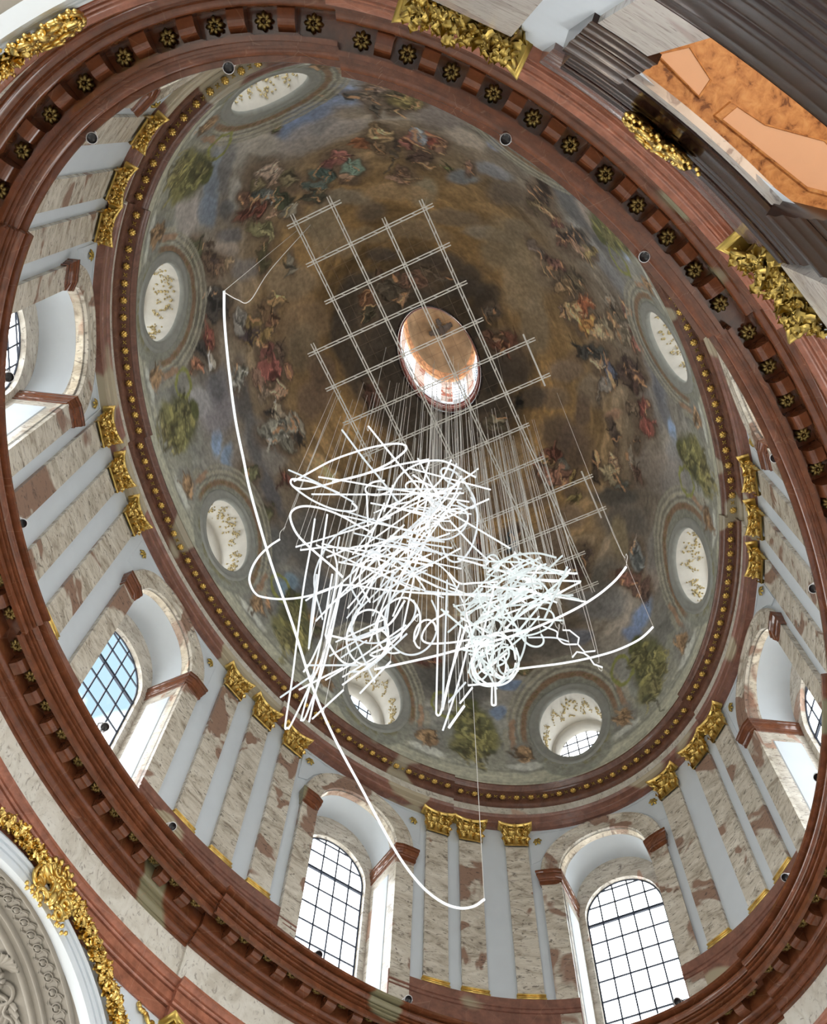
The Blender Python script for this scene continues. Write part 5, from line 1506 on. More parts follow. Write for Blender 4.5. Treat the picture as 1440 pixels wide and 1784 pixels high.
# ---- gilded cartouches and leaf garlands on the crowns of the arches
def garland(k, a0, a1, r, name, label, dens=9, d0=.36):
    s0 = arch_s[k]
    F = frame(ARCHES[k], .62, 0)
    Fi = F.inverted()
    mb = MB()
    n = int(abs(a1 - a0) * dens)
    for i in range(n):
        a = a0 + (a1 - a0) * (i + random.random()) / n
        rr = r + random.uniform(-.15, .15)
        p = Fi @ Vector(q3(s0, rr * sin(RAD(a)), ARCH_Z + rr * cos(RAD(a)), d0 + random.uniform(-.10, .12)))
        ty = random.random()
        rt = Matrix.Translation(p) @ Matrix.Rotation(random.uniform(0, 6.28), 4, 'Y') @ Matrix.Rotation(random.uniform(-.7, .7), 4, 'X')
        if ty < .6:
            b = MB().leaf((0, 0, -.08), (1, 0, 0), (0, 1, 0), (0, 0, 1), .13, .24, .09, .3, 4)
            b.xf(rt)
            mb.add(b.v, b.f)
        else:
            mb.blob((0, 0, 0), (random.uniform(.03, .06),) * 3, 5, 3, rt)
    mb.xf(F)
    g = mb.build(name, GOLD)
    return tag(g, label, 'garland')
garland(1, -78, -13, 5.14, 'leaf_garland', 'gilded leaf garland running down the white arch at the lower left', 15)
garland(1, 1, 20, 5.14, 'leaf_garland', 'short gilded leaf garland at the left edge beyond the shell cartouche', 12)
garland(2, -26, -7, 5.10, 'leaf_garland', 'dark gilded leaf spray left of the upper left cartouche', 14)

def cartouche(F, cx, cz, y, sc, label, shell=True):
    """a gilded crown ornament: shell of lobes, paired scrolls, leaves and pearls"""
    root = tag(empty('gilded_cartouche', F @ Matrix.Translation((cx, y, cz)) @ Matrix.Scale(sc, 4)), label, 'ornament')
    if shell:
        mb = MB()
        for j in range(9):
            a = RAD(-76 + 19 * j)
            m = Matrix.Rotation(a, 4, 'Y')
            mb.blob((0, .10, .50), (.105, .15, .34), 7, 5, m)
            mb.blob((0, .20, .74), (.09, .09, .10), 6, 4, m)
        for j in range(3):
            mb.spiral((-.24 + .24 * j, .30, .32 + .10 * (j == 1)), (1, 0, 0), (0, 0, 1), .16, 1.5, .045, j * 1.3, 18, 5)
        mb.build('shell', GOLD, root)
    for s in (-1, 1):
        mb = MB()
        mb.spiral((s * .52, .14, -.12), (s, 0, 0), (0, 0, 1), .30, 1.5, .085, pi / 2, 26, 7, -1)
        mb.spiral((s * .34, .22, -.58), (-s, 0, 0), (0, 0, -1), .24, 1.4, .07, 0, 24, 7, -1)
        mb.tube(spline([(s * .5, .12, .18), (s * .16, .2, .06), (s * .12, .22, -.28), (s * .30, .2, -.42)], 5), .07, 6)
        mb.build('scroll', GOLD, root)
        mb = MB()
        for j in range(9):
            a = -.9 + .28 * j
            d = Vector((s * cos(a), .25, sin(a))).normalized()
            sd = d.cross(Vector((0, 1, 0)))
            mb.leaf((s * .30, .05, -.18 + .05 * j), sd, (0, 1, 0), d, .24, .72 - .03 * j, .10, .3)
        for j in range(8):
            mb.blob((s * (.2 + .1 * j), .16 + .04 * (j % 2), -.75 + .06 * (j % 3)), (.06, .06, .07), 5, 4)
        mb.build('leaf_spray', GOLD, root)
    mb = MB()
    mb.blob((0, .22, -.36), (.15, .14, .24), 8, 6)
    mb.blob((0, .16, .04), (.20, .14, .14), 8, 5)
    for j in range(7):
        mb.blob((.12 * (j - 3), .24, -.12 + .05 * abs(j - 3)), (.05, .05, .05), 5, 4)
    mb.build('fruit_boss', GOLD, root)
    return root
F2 = frame(180.0, .62, 0)
cartouche(F1, -.50, 18.85, .18, .88, 'gilded shell cartouche crowning the white arch at the lower left')
cartouche(F2, -.25, 18.95, .18, .80, 'gilded cartouche at the top left corner under the red cornice')

# fluttering gilded ribbon beside the end of the garland
mb = MB()
rb = spline([(-.55, .02, .55), (-.42, .08, .35), (-.30, .02, .48), (-.16, .10, .22), (0, .03, .34), (.10, .09, .05), (.26, .02, .10), (.34, .08, -.22), (.5, .03, -.2)], 6)
mb.tube(rb, [.045 + .02 * sin(i * .9) for i in range(len(rb))], 6)
for i in range(4, len(rb), 5):
    mb.blob(rb[i], (.09, .05, .07), 6, 4)
rbo = mb.build('gilded_ribbon', GOLD)
rbo.matrix_world = frame(71.6, .60, 18.1) @ Matrix.Scale(-1, 4, (1, 0, 0))
tag(rbo, 'fluttering gilded ribbon right of the leaf garland at the bottom left', 'ornament')

# ---- giant pilasters below the main entablature
GCAP_ME = capital_mesh(OLDGOLD, extra=150, seed=4)
for t, label in ((-143.4, 'grey marble giant pilaster with gilded capital at the top, above the cornice ring'), (-114.0, 'giant pilaster with gilded leafy capital at the right edge of the church'), (66.4, 'giant pilaster whose gilded capital tip shows at the bottom left edge')):
    g = tag(empty('giant_pilaster', frame(t, .62, 0)), label, 'pilaster')
    obj('shaft', shaft_mesh(1.36, 0, 17.0, GREYM, .22), g)
    c = put_capital(GCAP_ME, g, Matrix.Translation((0, -.08, 16.93)) @ Matrix.Scale(1.66, 4))
    c['label'] = 'large gilded capital with hanging leaves'

# ---- gallery opening with dark mouldings at the upper right
gal = tag(empty('gallery_bay', frame(-128.5, .62, 0)), 'dark marble gallery bay with glowing orange vault, upper right', 'gallery')
GI = gal.matrix_world.inverted()
def gpart(name, mat, prof, t0, t1, n=24):
    mb = MB()
    sweep(mb, prof, t0, t1, n, 0, True)
    mb.xf(GI)
    return mb.build(name, mat, gal)
PINKG = red_marble('mauve_grey_marble', (0.20, 0.14, 0.13), (0.40, 0.34, 0.32), (0.3, 0.28, 0.24), rough=.18, patch_pos=.7)
def steps(d0, z0, d1, z1, n):
    """a run of fillets and rounds from (d0, z0) to (d1, z1)"""
    out = []
    rs_ = random.Random(int(z0 * 100))
    ws = [rs_.choice((.4, .6, 1.0, 1.9)) for i in range(n)]
    cs = [sum(ws[:i]) / sum(ws) for i in range(n + 1)]
    for i in range(n):
        u0, u1 = cs[i], cs[i] + (cs[i + 1] - cs[i]) * .62
        out += [(d0 + (d1 - d0) * u0, z0 + (z1 - z0) * u0), (d0 + (d1 - d0) * u0, z0 + (z1 - z0) * u1), (d0 + (d1 - d0) * (u0 + .25 / n), z0 + (z1 - z0) * (u1 + .18 / n))]
    return out + [(d1, z1)]
gpart('head_moulding', DARKM, [(.66, 15.2)] + steps(.54, 15.2, .36, 16.7, 5) + [(.66, 16.75)], -136.6, -117.5)
gpart('inner_fascia', GREYM, [(.66, 14.7), (.56, 14.7), (.56, 15.15), (.66, 15.15)], -134.4, -122.4)
gpart('upper_fascia', PINKG, [(.66, 16.76)] + steps(.54, 16.76, .44, 18.6, 6) + [(.66, 18.65)], -137.4, -117.5)
gpart('jamb_entablature', DARKM, [(.64, 12.75)] + steps(.54, 12.75, .38, 14.9, 6) + [(.64, 14.95)], -137.6, -133.9, 6)
gpart('jamb_entablature', DARKM, [(.64, 12.75)] + steps(.54, 12.75, .38, 14.9, 6) + [(.64, 14.95)], -122.6, -117.8, 6)
gpart('jamb_pilaster', GREYM, [(.66, 9.9), (.55, 9.9), (.55, 12.75), (.66, 12.75)], -137.3, -134.5, 4)
gpart('jamb_pilaster', GREYM, [(.66, 9.9), (.55, 9.9), (.55, 12.75), (.66, 12.75)], -122.4, -118.4, 4)
gpart('parapet', DARKM, [(.66, 6.4)] + steps(.60, 6.4, .53, 7.75, 6) + steps(.51, 7.8, .40, 9.42, 8) + [(.66, 9.47)], -141, -114)
gpart('lower_panel', FRIEZE, [(.61, 3.5), (.58, 3.5), (.58, 6.35), (.61, 6.35)], -141, -114)
# the room behind: orange vault with two pale panels
def orange_mat():
    m, nt, b = new_mat('orange_mottled_vault')
    b.inputs['Roughness'].default_value = .6
    tc = N(nt, 'ShaderNodeTexCoord')
    n1 = N(nt, 'ShaderNodeTexNoise', Scale=5.5, Detail=6.0, Roughness=.62)
    n1.inputs['Distortion'].default_value = .5
    nt.links.new(tc.outputs['Object'], n1.inputs['Vector'])
    r = ramp(nt, [(0.34, (.16, .065, .02)), (0.42, (.42, .21, .075)), (0.55, (.56, .31, .12)), (0.72, (.66, .41, .18))])
    nt.links.new(n1.outputs['Fac'], r.inputs['Fac'])
    nt.links.new(r.outputs['Color'], b.inputs['Base Color'])
    bp = N(nt, 'ShaderNodeBump', Strength=.5, Distance=.03)
    nt.links.new(n1.outputs['Fac'], bp.inputs['Height'])
    nt.links.new(bp.outputs['Normal'], b.inputs['Normal'])
    return m
ORNG = orange_mat()
PEACH = plain('peach_plaster', (.72, .52, .37), .7, vary=.03)
mb = MB()
GZ = 17.0
mb.box(-4.6, 4.6, -6.0, -.02, GZ, GZ + .1)
mb.build('vault', ORNG, gal, False)
mb = MB()
mb.grid([[(-4.6, -.05, 9.9), (-4.6, -6, 9.9), (4.6, -6, 9.9), (4.6, -.05, 9.9)], [(-4.6, -.05, GZ), (-4.6, -6, GZ), (4.6, -6, GZ), (4.6, -.05, GZ)]])
mb.box(-4.6, 4.6, -6.0, -.1, 9.8, 9.9)
mb.build('gallery_room', ORNG, gal, False)
for poly in ([(-10.108, -8.097), (-10.012, -8.507), (-9.518, -8.634), (-9.384, -8.429)], [(-8.910, -8.661), (-8.977, -8.894), (-8.58, -9.173), (-8.036, -9.851), (-7.50, -10.1), (-7.20, -9.9), (-7.540, -9.471)]):
    P = [GI @ Vector((x, y, GZ)) for x, y in poly]
    c = sum(P, Vector()) / len(P)
    mb = MB()
    rows = []
    for k, z in ((1.16, 0), (1.14, -.05), (1.04, -.06), (1.02, -.03)):
        rows.append([tuple(c + (p - c) * k + Vector((0, 0, z))) for p in P])
    mb.grid(rows, True)
    mb.build('panel_moulding', ORNG, gal, False)
    mb = MB()
    mb.add([tuple(c + (p - c) * 1.03 + Vector((0, 0, -.035))) for p in P], [tuple(range(len(P)))])
    mb.build('panel', PEACH, gal, False)
ld = bpy.data.lights.new('gallery_fill', 'POINT')  # added fill for the orange room, no fixture belongs to it
ld.energy = 380
ld.color = (1.0, .90, .76)
ld.shadow_soft_size = .3
obj('gallery_fill', ld, None, gal.matrix_world @ Matrix.Translation((.6, -2.6, 12.2)))
cartouche(frame(-129.0, .62, 0), 0, 16.1, .22, .70, 'gilded cartouche on the dark moulding before the orange vault', True)

# ---- floodlights standing on the lip of the main cornice
def lamp_parts():
    mb = MB(); mb.lathe([(.0, -.20), (.07, -.20), (.09, -.16), (.10, .05), (.115, .06), (.115, .16), (.10, .165)], 14)
    a = mb.mesh('housing', LAMPW)
    mb = MB(); mb.lathe([(.0, .135), (.06, .14), (.098, .155), (.104, .168)], 14)
    b = mb.mesh('lens', BLACK)
    return a, b
LA_ME, LB_ME = lamp_parts()
mb = MB(); mb.tube([(-.12, 0, 0), (-.14, 0, -.12), (-.06, 0, -.20), (.06, 0, -.20), (.14, 0, -.12), (.12, 0, 0)], .018, 5); mb.tube([(0, 0, -.20), (0, 0, -.30)], .03, 6); mb.box(-.08, .08, -.08, .08, -.31, -.29)
YOKE_ME = mb.mesh('yoke', LAMPW)
LAMPS = [(-13.19, -1.64, 22.12, 'floodlight at the top left, over the gold florets'), (-13.23, 1.43, 22.12, 'floodlight at the upper left before pale marble'), (-9.79, -5.94, 21.92, 'floodlight against the painted sky at the top'), (-6.58, -7.60, 21.92, 'floodlight at the upper right end of the gold florets'),
         (-1.23, -8.77, 22.27, 'floodlight beside the red impost of the half-hidden right window'), (2.37, -8.66, 22.50, 'floodlight at the right edge before marble pilasters'), (7.63, -7.24, 22.50, 'floodlight before the white panel of the right-edge window'), (10.44, -5.54, 22.50, 'floodlight under the gold pilaster bases at the lower right'),
         (13.59, -1.42, 22.50, 'floodlight at the foot of the lower-right window'), (10.47, 5.63, 22.50, 'floodlight at the bottom middle below the marble pilasters'), (7.91, 7.24, 22.50, 'floodlight at the foot of the lower-middle window'), (2.31, 8.78, 22.50, 'floodlight under the gold pilaster bases at the lower left'),
         (-1.13, 8.77, 22.50, 'floodlight at the foot of the lower-left window'), (-6.77, 7.55, 22.50, 'floodlight at the left below the white wall strips'), (-9.85, 5.86, 22.50, 'floodlight in the window at the left edge')]
for x, y, zl, lab in LAMPS:
    ro = tag(empty('floodlight', Matrix.Translation((x, y, zl))), 'round black-faced ' + lab, 'spotlight', 'floodlights along the main cornice')
    d = (Vector((-9.2, -4.2, 0)) - Vector((x, y, zl))).normalized()
    rot = d.to_track_quat('Z', 'Y').to_matrix().to_4x4()
    ho = obj('housing', LA_ME, ro, rot)
    obj('lens', LB_ME, ho)
    n_ = Vector((-x / (A0 * A0), -y / (B0 * B0), 0)).normalized()      # towards the middle of the church
    e_ = Vector((n_.y, -n_.x, 0))
    y_ = n_.cross(e_)
    obj('yoke', YOKE_ME, ro, Matrix(((e_.x, y_.x, n_.x, 0), (e_.y, y_.y, n_.y, 0), (e_.z, y_.z, n_.z, 0), (0, 0, 0, 1))))

# neon tubes: kind (0 left tangle, 1 right tangle, 2 single long ones), radius, then points x, y, z
TUBES = [
    (2, 0.042, -9.18, 2.10, 28.00, -8.49, 2.40, 27.70, -7.40, 2.77, 27.24, -6.15, 3.14, 26.73, -5.15, 3.35, 26.32, -4.29, 3.52, 25.97, -2.59, 3.72, 25.29, -0.85, 3.82, 24.60, 0.78, 3.96, 23.94, 2.09, 3.93, 23.42, 3.50, 3.75, 22.84, 4.60, 3.61, 22.38, 5.46, 3.46, 22.02, 6.19, 3.20, 21.70, 6.65, 2.84, 21.45, 6.85, 2.44, 21.27, 6.81, 2.02, 21.12, 6.60, 1.64, 21.00),
    (2, 0.042, 1.98, 2.87, 26.00, 2.07, 2.03, 25.90, 2.17, 0.99, 25.77, 2.23, -0.17, 25.63, 2.30, -1.14, 25.50, 2.26, -2.09, 25.38, 2.10, -3.14, 25.24, 1.91, -3.85, 25.15, 1.67, -4.39, 25.07, 1.48, -4.69, 25.03, 1.35, -4.85, 25.00),
    (2, 0.040, 4.14, -0.38, 27.00, 4.33, -0.84, 27.11, 4.50, -1.24, 27.20, 4.77, -1.88, 27.34, 4.99, -2.49, 27.48, 5.16, -3.07, 27.61, 5.26, -3.56, 27.71, 5.30, -4.01, 27.81, 5.29, -4.37, 27.89, 5.22, -4.63, 27.94, 5.12, -4.88, 28.00),
    (2, 0.038, -2.45, 3.80, 27.00, -2.36, 4.18, 27.08, -2.18, 4.62, 27.18, -1.92, 5.02, 27.27, -1.60, 5.32, 27.35, -1.31, 5.43, 27.41, -1.05, 5.44, 27.46, -0.86, 5.35, 27.51, -0.53, 4.96, 27.63, -0.27, 4.44, 27.76, -0.12, 3.95, 27.89, -0.05, 3.47, 28.00),
    (2, 0.029, 3.55, -2.44, 27.00, 3.64, -2.62, 27.00, 3.98, -2.78, 27.00, 4.17, -2.67, 27.00, 4.50, -2.76, 27.00, 4.59, -3.06, 27.00),
    (0, 0.030, 3.37, -1.43, 27.00, 3.68, -2.11, 27.00, 3.98, -2.46, 27.00),
    (0, 0.029, 3.20, -1.97, 27.00, 3.52, -2.26, 27.00, 3.72, -2.21, 27.00, 4.00, -2.32, 27.00, 4.16, -2.64, 27.00),
    (2, 0.029, 4.52, -2.36, 27.00, 4.40, -2.55, 27.00, 4.52, -2.72, 27.00, 4.71, -2.82, 27.00, 5.00, -2.86, 27.00, 5.20, -3.05, 27.00),
    (0, 0.035, -3.44, 3.49, 30.00, -2.95, 2.90, 29.66, -2.47, 2.38, 29.33, -1.97, 1.88, 29.00),
    (2, 0.038, -1.96, -0.61, 30.00, -2.18, 0.30, 30.00, -2.30, 1.14, 30.00, -2.44, 1.98, 30.00, -2.54, 2.73, 30.00, -2.66, 3.28, 30.00, -2.83, 3.56, 30.00, -3.01, 3.63, 30.00, -3.12, 3.54, 30.00, -3.02, 3.34, 30.00, -2.72, 2.94, 30.00, -2.09, 2.40, 30.00),
    (0, 0.038, -2.92, 3.62, 30.00, -2.61, 3.49, 30.00, -2.17, 3.23, 30.00, -1.72, 2.84, 30.00, -1.44, 2.42, 30.00, -1.39, 2.18, 30.00, -1.49, 2.12, 30.00, -1.65, 2.19, 30.00),
    (2, 0.039, -3.04, 3.51, 30.00, -3.09, 3.00, 30.00, -3.16, 2.11, 30.00, -3.09, 1.18, 30.00, -2.97, 0.52, 30.00, -2.84, 0.11, 30.00, -2.69, -0.12, 30.00, -2.55, -0.11, 30.00, -2.44, 0.15, 30.00, -2.35, 0.58, 30.00, -2.33, 1.19, 30.00, -2.39, 1.76, 30.00, -2.53, 2.43, 30.00),
    (0, 0.035, -2.85, 2.75, 30.00, -2.42, 1.97, 29.81, -1.97, 1.21, 29.63, -1.34, 0.08, 29.35, -0.85, -0.75, 29.14, -0.54, -1.30, 29.00),
    (0, 0.035, -2.72, 2.92, 29.00, -2.06, 1.48, 29.00, -1.42, 0.03, 29.00, -0.86, -1.27, 29.00),
    (0, 0.038, -3.67, 1.63, 31.00, -2.84, 1.17, 29.83, -2.26, 0.79, 28.93, -1.70, 0.44, 28.00),
    (0, 0.038, -3.43, 0.82, 31.00, -2.62, 0.39, 29.99, -1.84, -0.05, 28.95, -1.18, -0.45, 28.00),
    (0, 0.035, -1.06, -1.86, 30.00, -1.06, -1.50, 29.70, -1.09, -0.98, 29.28, -1.13, -0.65, 29.00),
    (0, 0.038, -0.78, -1.08, 30.00, -1.09, -0.86, 29.89, -1.41, -0.79, 29.79, -1.57, -0.85, 29.74, -1.59, -1.00, 29.69, -1.40, -1.21, 29.60, -1.11, -1.34, 29.49, -0.77, -1.42, 29.37, -0.43, -1.44, 29.25, -0.26, -1.33, 29.18, -0.35, -1.17, 29.12, -0.69, -0.97, 29.00),
    (2, 0.038, -0.86, 1.82, 29.00, -1.32, 2.06, 28.82, -1.90, 2.34, 28.59, -2.33, 2.63, 28.39, -2.66, 2.96, 28.21, -2.79, 3.25, 28.07, -2.72, 3.47, 27.97, -2.44, 3.54, 27.85, -2.06, 3.48, 27.69, -1.53, 3.20, 27.44, -1.00, 2.87, 27.17, -0.64, 2.69, 27.00),
    (0, 0.035, -1.71, 3.83, 28.00, -1.47, 2.88, 28.35, -1.22, 1.87, 28.72, -1.05, 1.08, 29.00),
    (2, 0.035, -1.97, 3.19, 29.00, -1.31, 3.62, 28.59, -0.52, 4.17, 28.10, 0.36, 4.72, 27.56, 1.63, 5.49, 26.78, 2.66, 6.16, 26.12, 2.76, 6.14, 26.06, 2.70, 5.99, 26.00, 1.77, 4.98, 25.57, 0.60, 3.75, 25.00),
    (0, 0.035, -1.94, 2.78, 29.00, -1.21, 3.23, 28.18, -0.44, 3.68, 27.27, 0.59, 4.29, 26.00),
    (0, 0.035, -1.18, 2.84, 28.00, -0.61, 2.94, 27.39, 0.40, 3.66, 26.00),
    (0, 0.035, -1.47, 2.49, 28.00, -1.09, 2.77, 28.00),
    (0, 0.035, -2.01, 1.41, 29.00, -1.07, 1.83, 29.00),
    (0, 0.035, -0.86, 2.92, 27.00, 0.86, 4.13, 26.51, 2.50, 5.49, 26.02, 2.63, 5.57, 25.99, 2.66, 5.51, 25.97, 2.30, 5.14, 25.88, 0.99, 3.93, 25.56, -1.29, 2.17, 25.00),
    (0, 0.035, -1.04, 3.33, 27.00, -0.08, 3.92, 26.39, 0.56, 4.27, 26.00),
    (0, 0.035, -0.38, 2.90, 27.00, 0.67, 3.77, 26.20, 2.26, 5.00, 25.00),
    (0, 0.035, 0.45, 3.81, 26.00, 0.67, 4.16, 25.36, 0.73, 4.38, 25.00),
    (0, 0.035, 1.71, 5.81, 26.00, 1.55, 5.14, 26.00, 1.38, 4.43, 26.00),
    (0, 0.035, 1.70, 5.18, 26.00, 1.62, 4.44, 26.00, 1.56, 3.69, 26.00),
    (0, 0.035, 2.75, 5.28, 26.00, 2.17, 4.37, 25.45, 1.71, 3.64, 25.00),
    (0, 0.035, 1.05, 4.62, 26.00, 1.66, 3.24, 26.00),
    (0, 0.035, 2.07, 3.95, 26.00, 1.79, 2.95, 26.00, 1.52, 2.11, 26.00),
    (0, 0.035, 2.53, 3.60, 26.00, 1.93, 2.76, 25.47, 1.42, 2.04, 25.00),
    (0, 0.035, 2.38, 3.05, 26.00, 1.81, 3.13, 26.39, 0.91, 3.25, 27.00),
    (0, 0.035, 0.42, 3.66, 26.00, 1.06, 3.81, 26.34, 1.60, 3.85, 26.62, 1.92, 3.78, 26.82, 2.07, 3.61, 27.00),
    (0, 0.035, -0.41, 4.02, 27.00, -0.49, 3.46, 27.00, -0.37, 2.69, 27.00, 0.19, 1.81, 27.00, 0.89, 0.57, 27.00, 1.69, -1.05, 27.00),
    (0, 0.035, 1.76, 3.58, 26.00, 2.01, 3.07, 26.29, 1.79, 1.78, 27.00),
    (0, 0.035, 1.47, 2.72, 26.00, 1.58, 2.15, 26.37, 1.34, 1.21, 27.00),
    (0, 0.034, 2.02, 2.61, 27.00, 2.19, 2.90, 26.93, 2.20, 3.20, 26.87, 2.06, 3.42, 26.81, 1.77, 3.53, 26.75, 1.39, 3.50, 26.68, 0.99, 3.34, 26.61, 0.65, 3.06, 26.54, 0.41, 2.74, 26.46, 0.32, 2.42, 26.40, 0.39, 2.16, 26.34, 0.60, 2.00, 26.29, 0.89, 1.97, 26.22, 1.21, 2.07, 26.15, 1.50, 2.27, 26.07, 1.68, 2.55, 26.00),
    (0, 0.034, 1.08, 0.66, 27.00, 1.44, 0.67, 26.93, 1.79, 0.79, 26.86, 2.10, 1.01, 26.78, 2.30, 1.30, 26.71, 2.36, 1.61, 26.65, 2.27, 1.89, 26.59, 2.04, 2.09, 26.53, 1.69, 2.19, 26.47, 1.27, 2.16, 26.40, 0.85, 2.02, 26.33, 0.47, 1.77, 26.25, 0.20, 1.47, 26.18, 0.06, 1.14, 26.12, 0.07, 0.84, 26.06, 0.21, 0.60, 26.00),
    (0, 0.034, 0.79, 2.44, 26.00, 0.79, 2.34, 26.00, 0.82, 2.24, 26.00, 0.88, 2.16, 26.00, 0.96, 2.10, 26.00, 1.07, 2.07, 26.00, 1.18, 2.06, 26.00, 1.30, 2.09, 26.00, 1.41, 2.14, 26.00, 1.51, 2.22, 26.00, 1.59, 2.32, 26.00, 1.63, 2.42, 26.00, 1.64, 2.53, 26.00, 1.62, 2.63, 26.00, 1.57, 2.71, 26.00, 1.49, 2.78, 26.00),
    (0, 0.034, 2.28, 2.25, 27.00, 2.18, 2.46, 26.94, 1.98, 2.59, 26.89, 1.69, 2.62, 26.83, 1.36, 2.54, 26.76, 1.03, 2.36, 26.68, 0.73, 2.11, 26.61, 0.51, 1.82, 26.53, 0.40, 1.52, 26.46, 0.39, 1.26, 26.40, 0.49, 1.07, 26.35, 0.68, 0.97, 26.29, 0.92, 0.96, 26.22, 1.18, 1.05, 26.15, 1.42, 1.22, 26.08, 1.61, 1.45, 26.00),
    (0, 0.034, 0.86, 1.14, 27.00, 1.05, 1.16, 26.95, 1.23, 1.26, 26.89, 1.39, 1.44, 26.82, 1.50, 1.67, 26.75, 1.56, 1.94, 26.67, 1.56, 2.21, 26.59, 1.50, 2.48, 26.51, 1.38, 2.71, 26.44, 1.22, 2.88, 26.37, 1.01, 2.97, 26.31, 0.78, 2.99, 26.26, 0.54, 2.91, 26.20, 0.31, 2.76, 26.14, 0.11, 2.53, 26.08, -0.06, 2.25, 26.00),
    (0, 0.034, 2.40, 1.64, 27.00, 2.32, 1.69, 27.00, 2.22, 1.70, 27.00, 2.11, 1.69, 27.00, 1.99, 1.64, 27.00, 1.87, 1.57, 27.00, 1.77, 1.48, 27.00, 1.68, 1.38, 27.00, 1.63, 1.27, 27.00, 1.60, 1.16, 27.00, 1.61, 1.07, 27.00, 1.65, 0.99, 27.00, 1.72, 0.94, 27.00, 1.81, 0.91, 27.00, 1.92, 0.92, 27.00, 2.04, 0.96, 27.00),
    (0, 0.034, -0.19, -1.10, 29.00, -0.06, -1.05, 29.00, 0.05, -0.93, 29.00, 0.11, -0.77, 29.00, 0.13, -0.58, 29.00, 0.08, -0.41, 29.00, -0.01, -0.27, 29.00, -0.13, -0.20, 29.00, -0.27, -0.19, 29.00, -0.39, -0.27, 29.00, -0.49, -0.40, 29.00, -0.54, -0.57, 29.00, -0.53, -0.75, 29.00, -0.47, -0.92, 29.00, -0.37, -1.04, 29.00, -0.24, -1.10, 29.00),
    (0, 0.034, -0.67, -0.76, 29.00, -0.55, -0.94, 29.00, -0.38, -1.06, 29.00, -0.18, -1.08, 29.00, 0.01, -1.00, 29.00, 0.17, -0.84, 29.00, 0.28, -0.61, 29.00, 0.32, -0.36, 29.00, 0.28, -0.11, 29.00, 0.17, 0.09, 29.00, -0.00, 0.22, 29.00, -0.20, 0.26, 29.00, -0.39, 0.20, 29.00, -0.56, 0.04, 29.00, -0.68, -0.17, 29.00, -0.73, -0.42, 29.00),
    (0, 0.034, -1.97, 0.57, 29.00, -1.90, 0.62, 29.00, -1.85, 0.71, 29.00, -1.83, 0.83, 29.00, -1.84, 0.97, 29.00, -1.87, 1.11, 29.00, -1.93, 1.23, 29.00, -2.00, 1.33, 29.00, -2.08, 1.38, 29.00, -2.16, 1.38, 29.00, -2.23, 1.34, 29.00, -2.27, 1.25, 29.00, -2.30, 1.12, 29.00, -2.29, 0.99, 29.00, -2.25, 0.85, 29.00, -2.20, 0.72, 29.00),
    (0, 0.034, -1.68, 0.24, 29.00, -1.77, 0.23, 29.00, -1.83, 0.19, 29.00, -1.86, 0.12, 29.00, -1.86, 0.02, 29.00, -1.82, -0.09, 29.00, -1.75, -0.20, 29.00, -1.65, -0.32, 29.00, -1.54, -0.42, 29.00, -1.42, -0.50, 29.00, -1.31, -0.55, 29.00, -1.20, -0.56, 29.00, -1.11, -0.55, 29.00, -1.06, -0.50, 29.00, -1.03, -0.43, 29.00, -1.04, -0.33, 29.00),
    (0, 0.034, -1.02, -1.54, 28.00, -0.86, -1.56, 28.00, -0.67, -1.55, 28.00, -0.44, -1.49, 28.00, -0.21, -1.39, 28.00, 0.02, -1.26, 28.00, 0.23, -1.10, 28.00, 0.42, -0.93, 28.00, 0.56, -0.75, 28.00, 0.66, -0.58, 28.00, 0.70, -0.42, 28.00, 0.68, -0.29, 28.00, 0.60, -0.19, 28.00, 0.48, -0.13, 28.00, 0.30, -0.11, 28.00, 0.10, -0.14, 28.00),
    (2, 0.035, 1.62, 0.36, 27.00, 1.67, 0.66, 27.00, 1.72, 0.97, 27.00, 1.90, 1.28, 27.00, 2.12, 1.45, 27.00, 2.29, 1.40, 27.00, 2.43, 1.18, 27.00, 2.62, 0.64, 27.00, 2.75, 0.07, 27.00, 2.87, -0.66, 27.00, 2.99, -1.28, 27.00),
    (2, 0.035, 0.84, 0.34, 27.00, 1.99, 0.87, 26.32, 3.48, 1.59, 25.42, 3.67, 1.66, 25.31, 3.71, 1.61, 25.28, 3.52, 1.44, 25.19, 2.29, 0.62, 24.70, 0.72, -0.52, 24.00),
    (0, 0.035, 0.67, -0.02, 27.00, 1.72, 0.52, 25.63, 2.83, 1.10, 24.00),
    (0, 0.035, 2.19, 0.22, 27.00, 2.45, 0.52, 26.01, 2.81, 1.09, 24.00),
    (0, 0.035, 2.19, -0.03, 26.00, 2.71, 0.49, 25.24, 3.06, 0.89, 24.66, 3.42, 1.36, 24.00),
    (0, 0.035, 2.97, 0.98, 24.50, 2.91, 0.69, 24.76, 2.86, 0.41, 25.00),
    (0, 0.046, 3.41, 1.18, 24.00, 3.32, 0.90, 24.25, 3.24, 0.63, 24.50),
    (0, 0.035, 3.12, 0.71, 24.50, 3.11, 0.51, 24.75, 3.09, 0.31, 25.00),
    (2, 0.034, 3.54, -0.12, 25.50, 3.81, 0.03, 25.09, 3.86, 0.02, 25.02, 3.85, -0.04, 24.97, 3.75, -0.11, 24.91, 2.97, -0.40, 24.50),
    (0, 0.035, 3.27, 0.51, 25.50, 3.41, 0.08, 25.50, 3.58, -0.36, 25.50),
    (0, 0.035, -0.62, -0.68, 28.00, 0.28, -0.93, 28.00, 0.99, -1.18, 28.00, 1.09, -1.17, 28.00, 1.13, -1.01, 28.00, 0.91, -0.76, 28.00, 0.60, -0.39, 28.00),
    (0, 0.035, 1.18, 0.96, 28.00, 1.65, 0.13, 28.00, 1.99, -0.64, 28.00, 2.42, -1.37, 28.00),
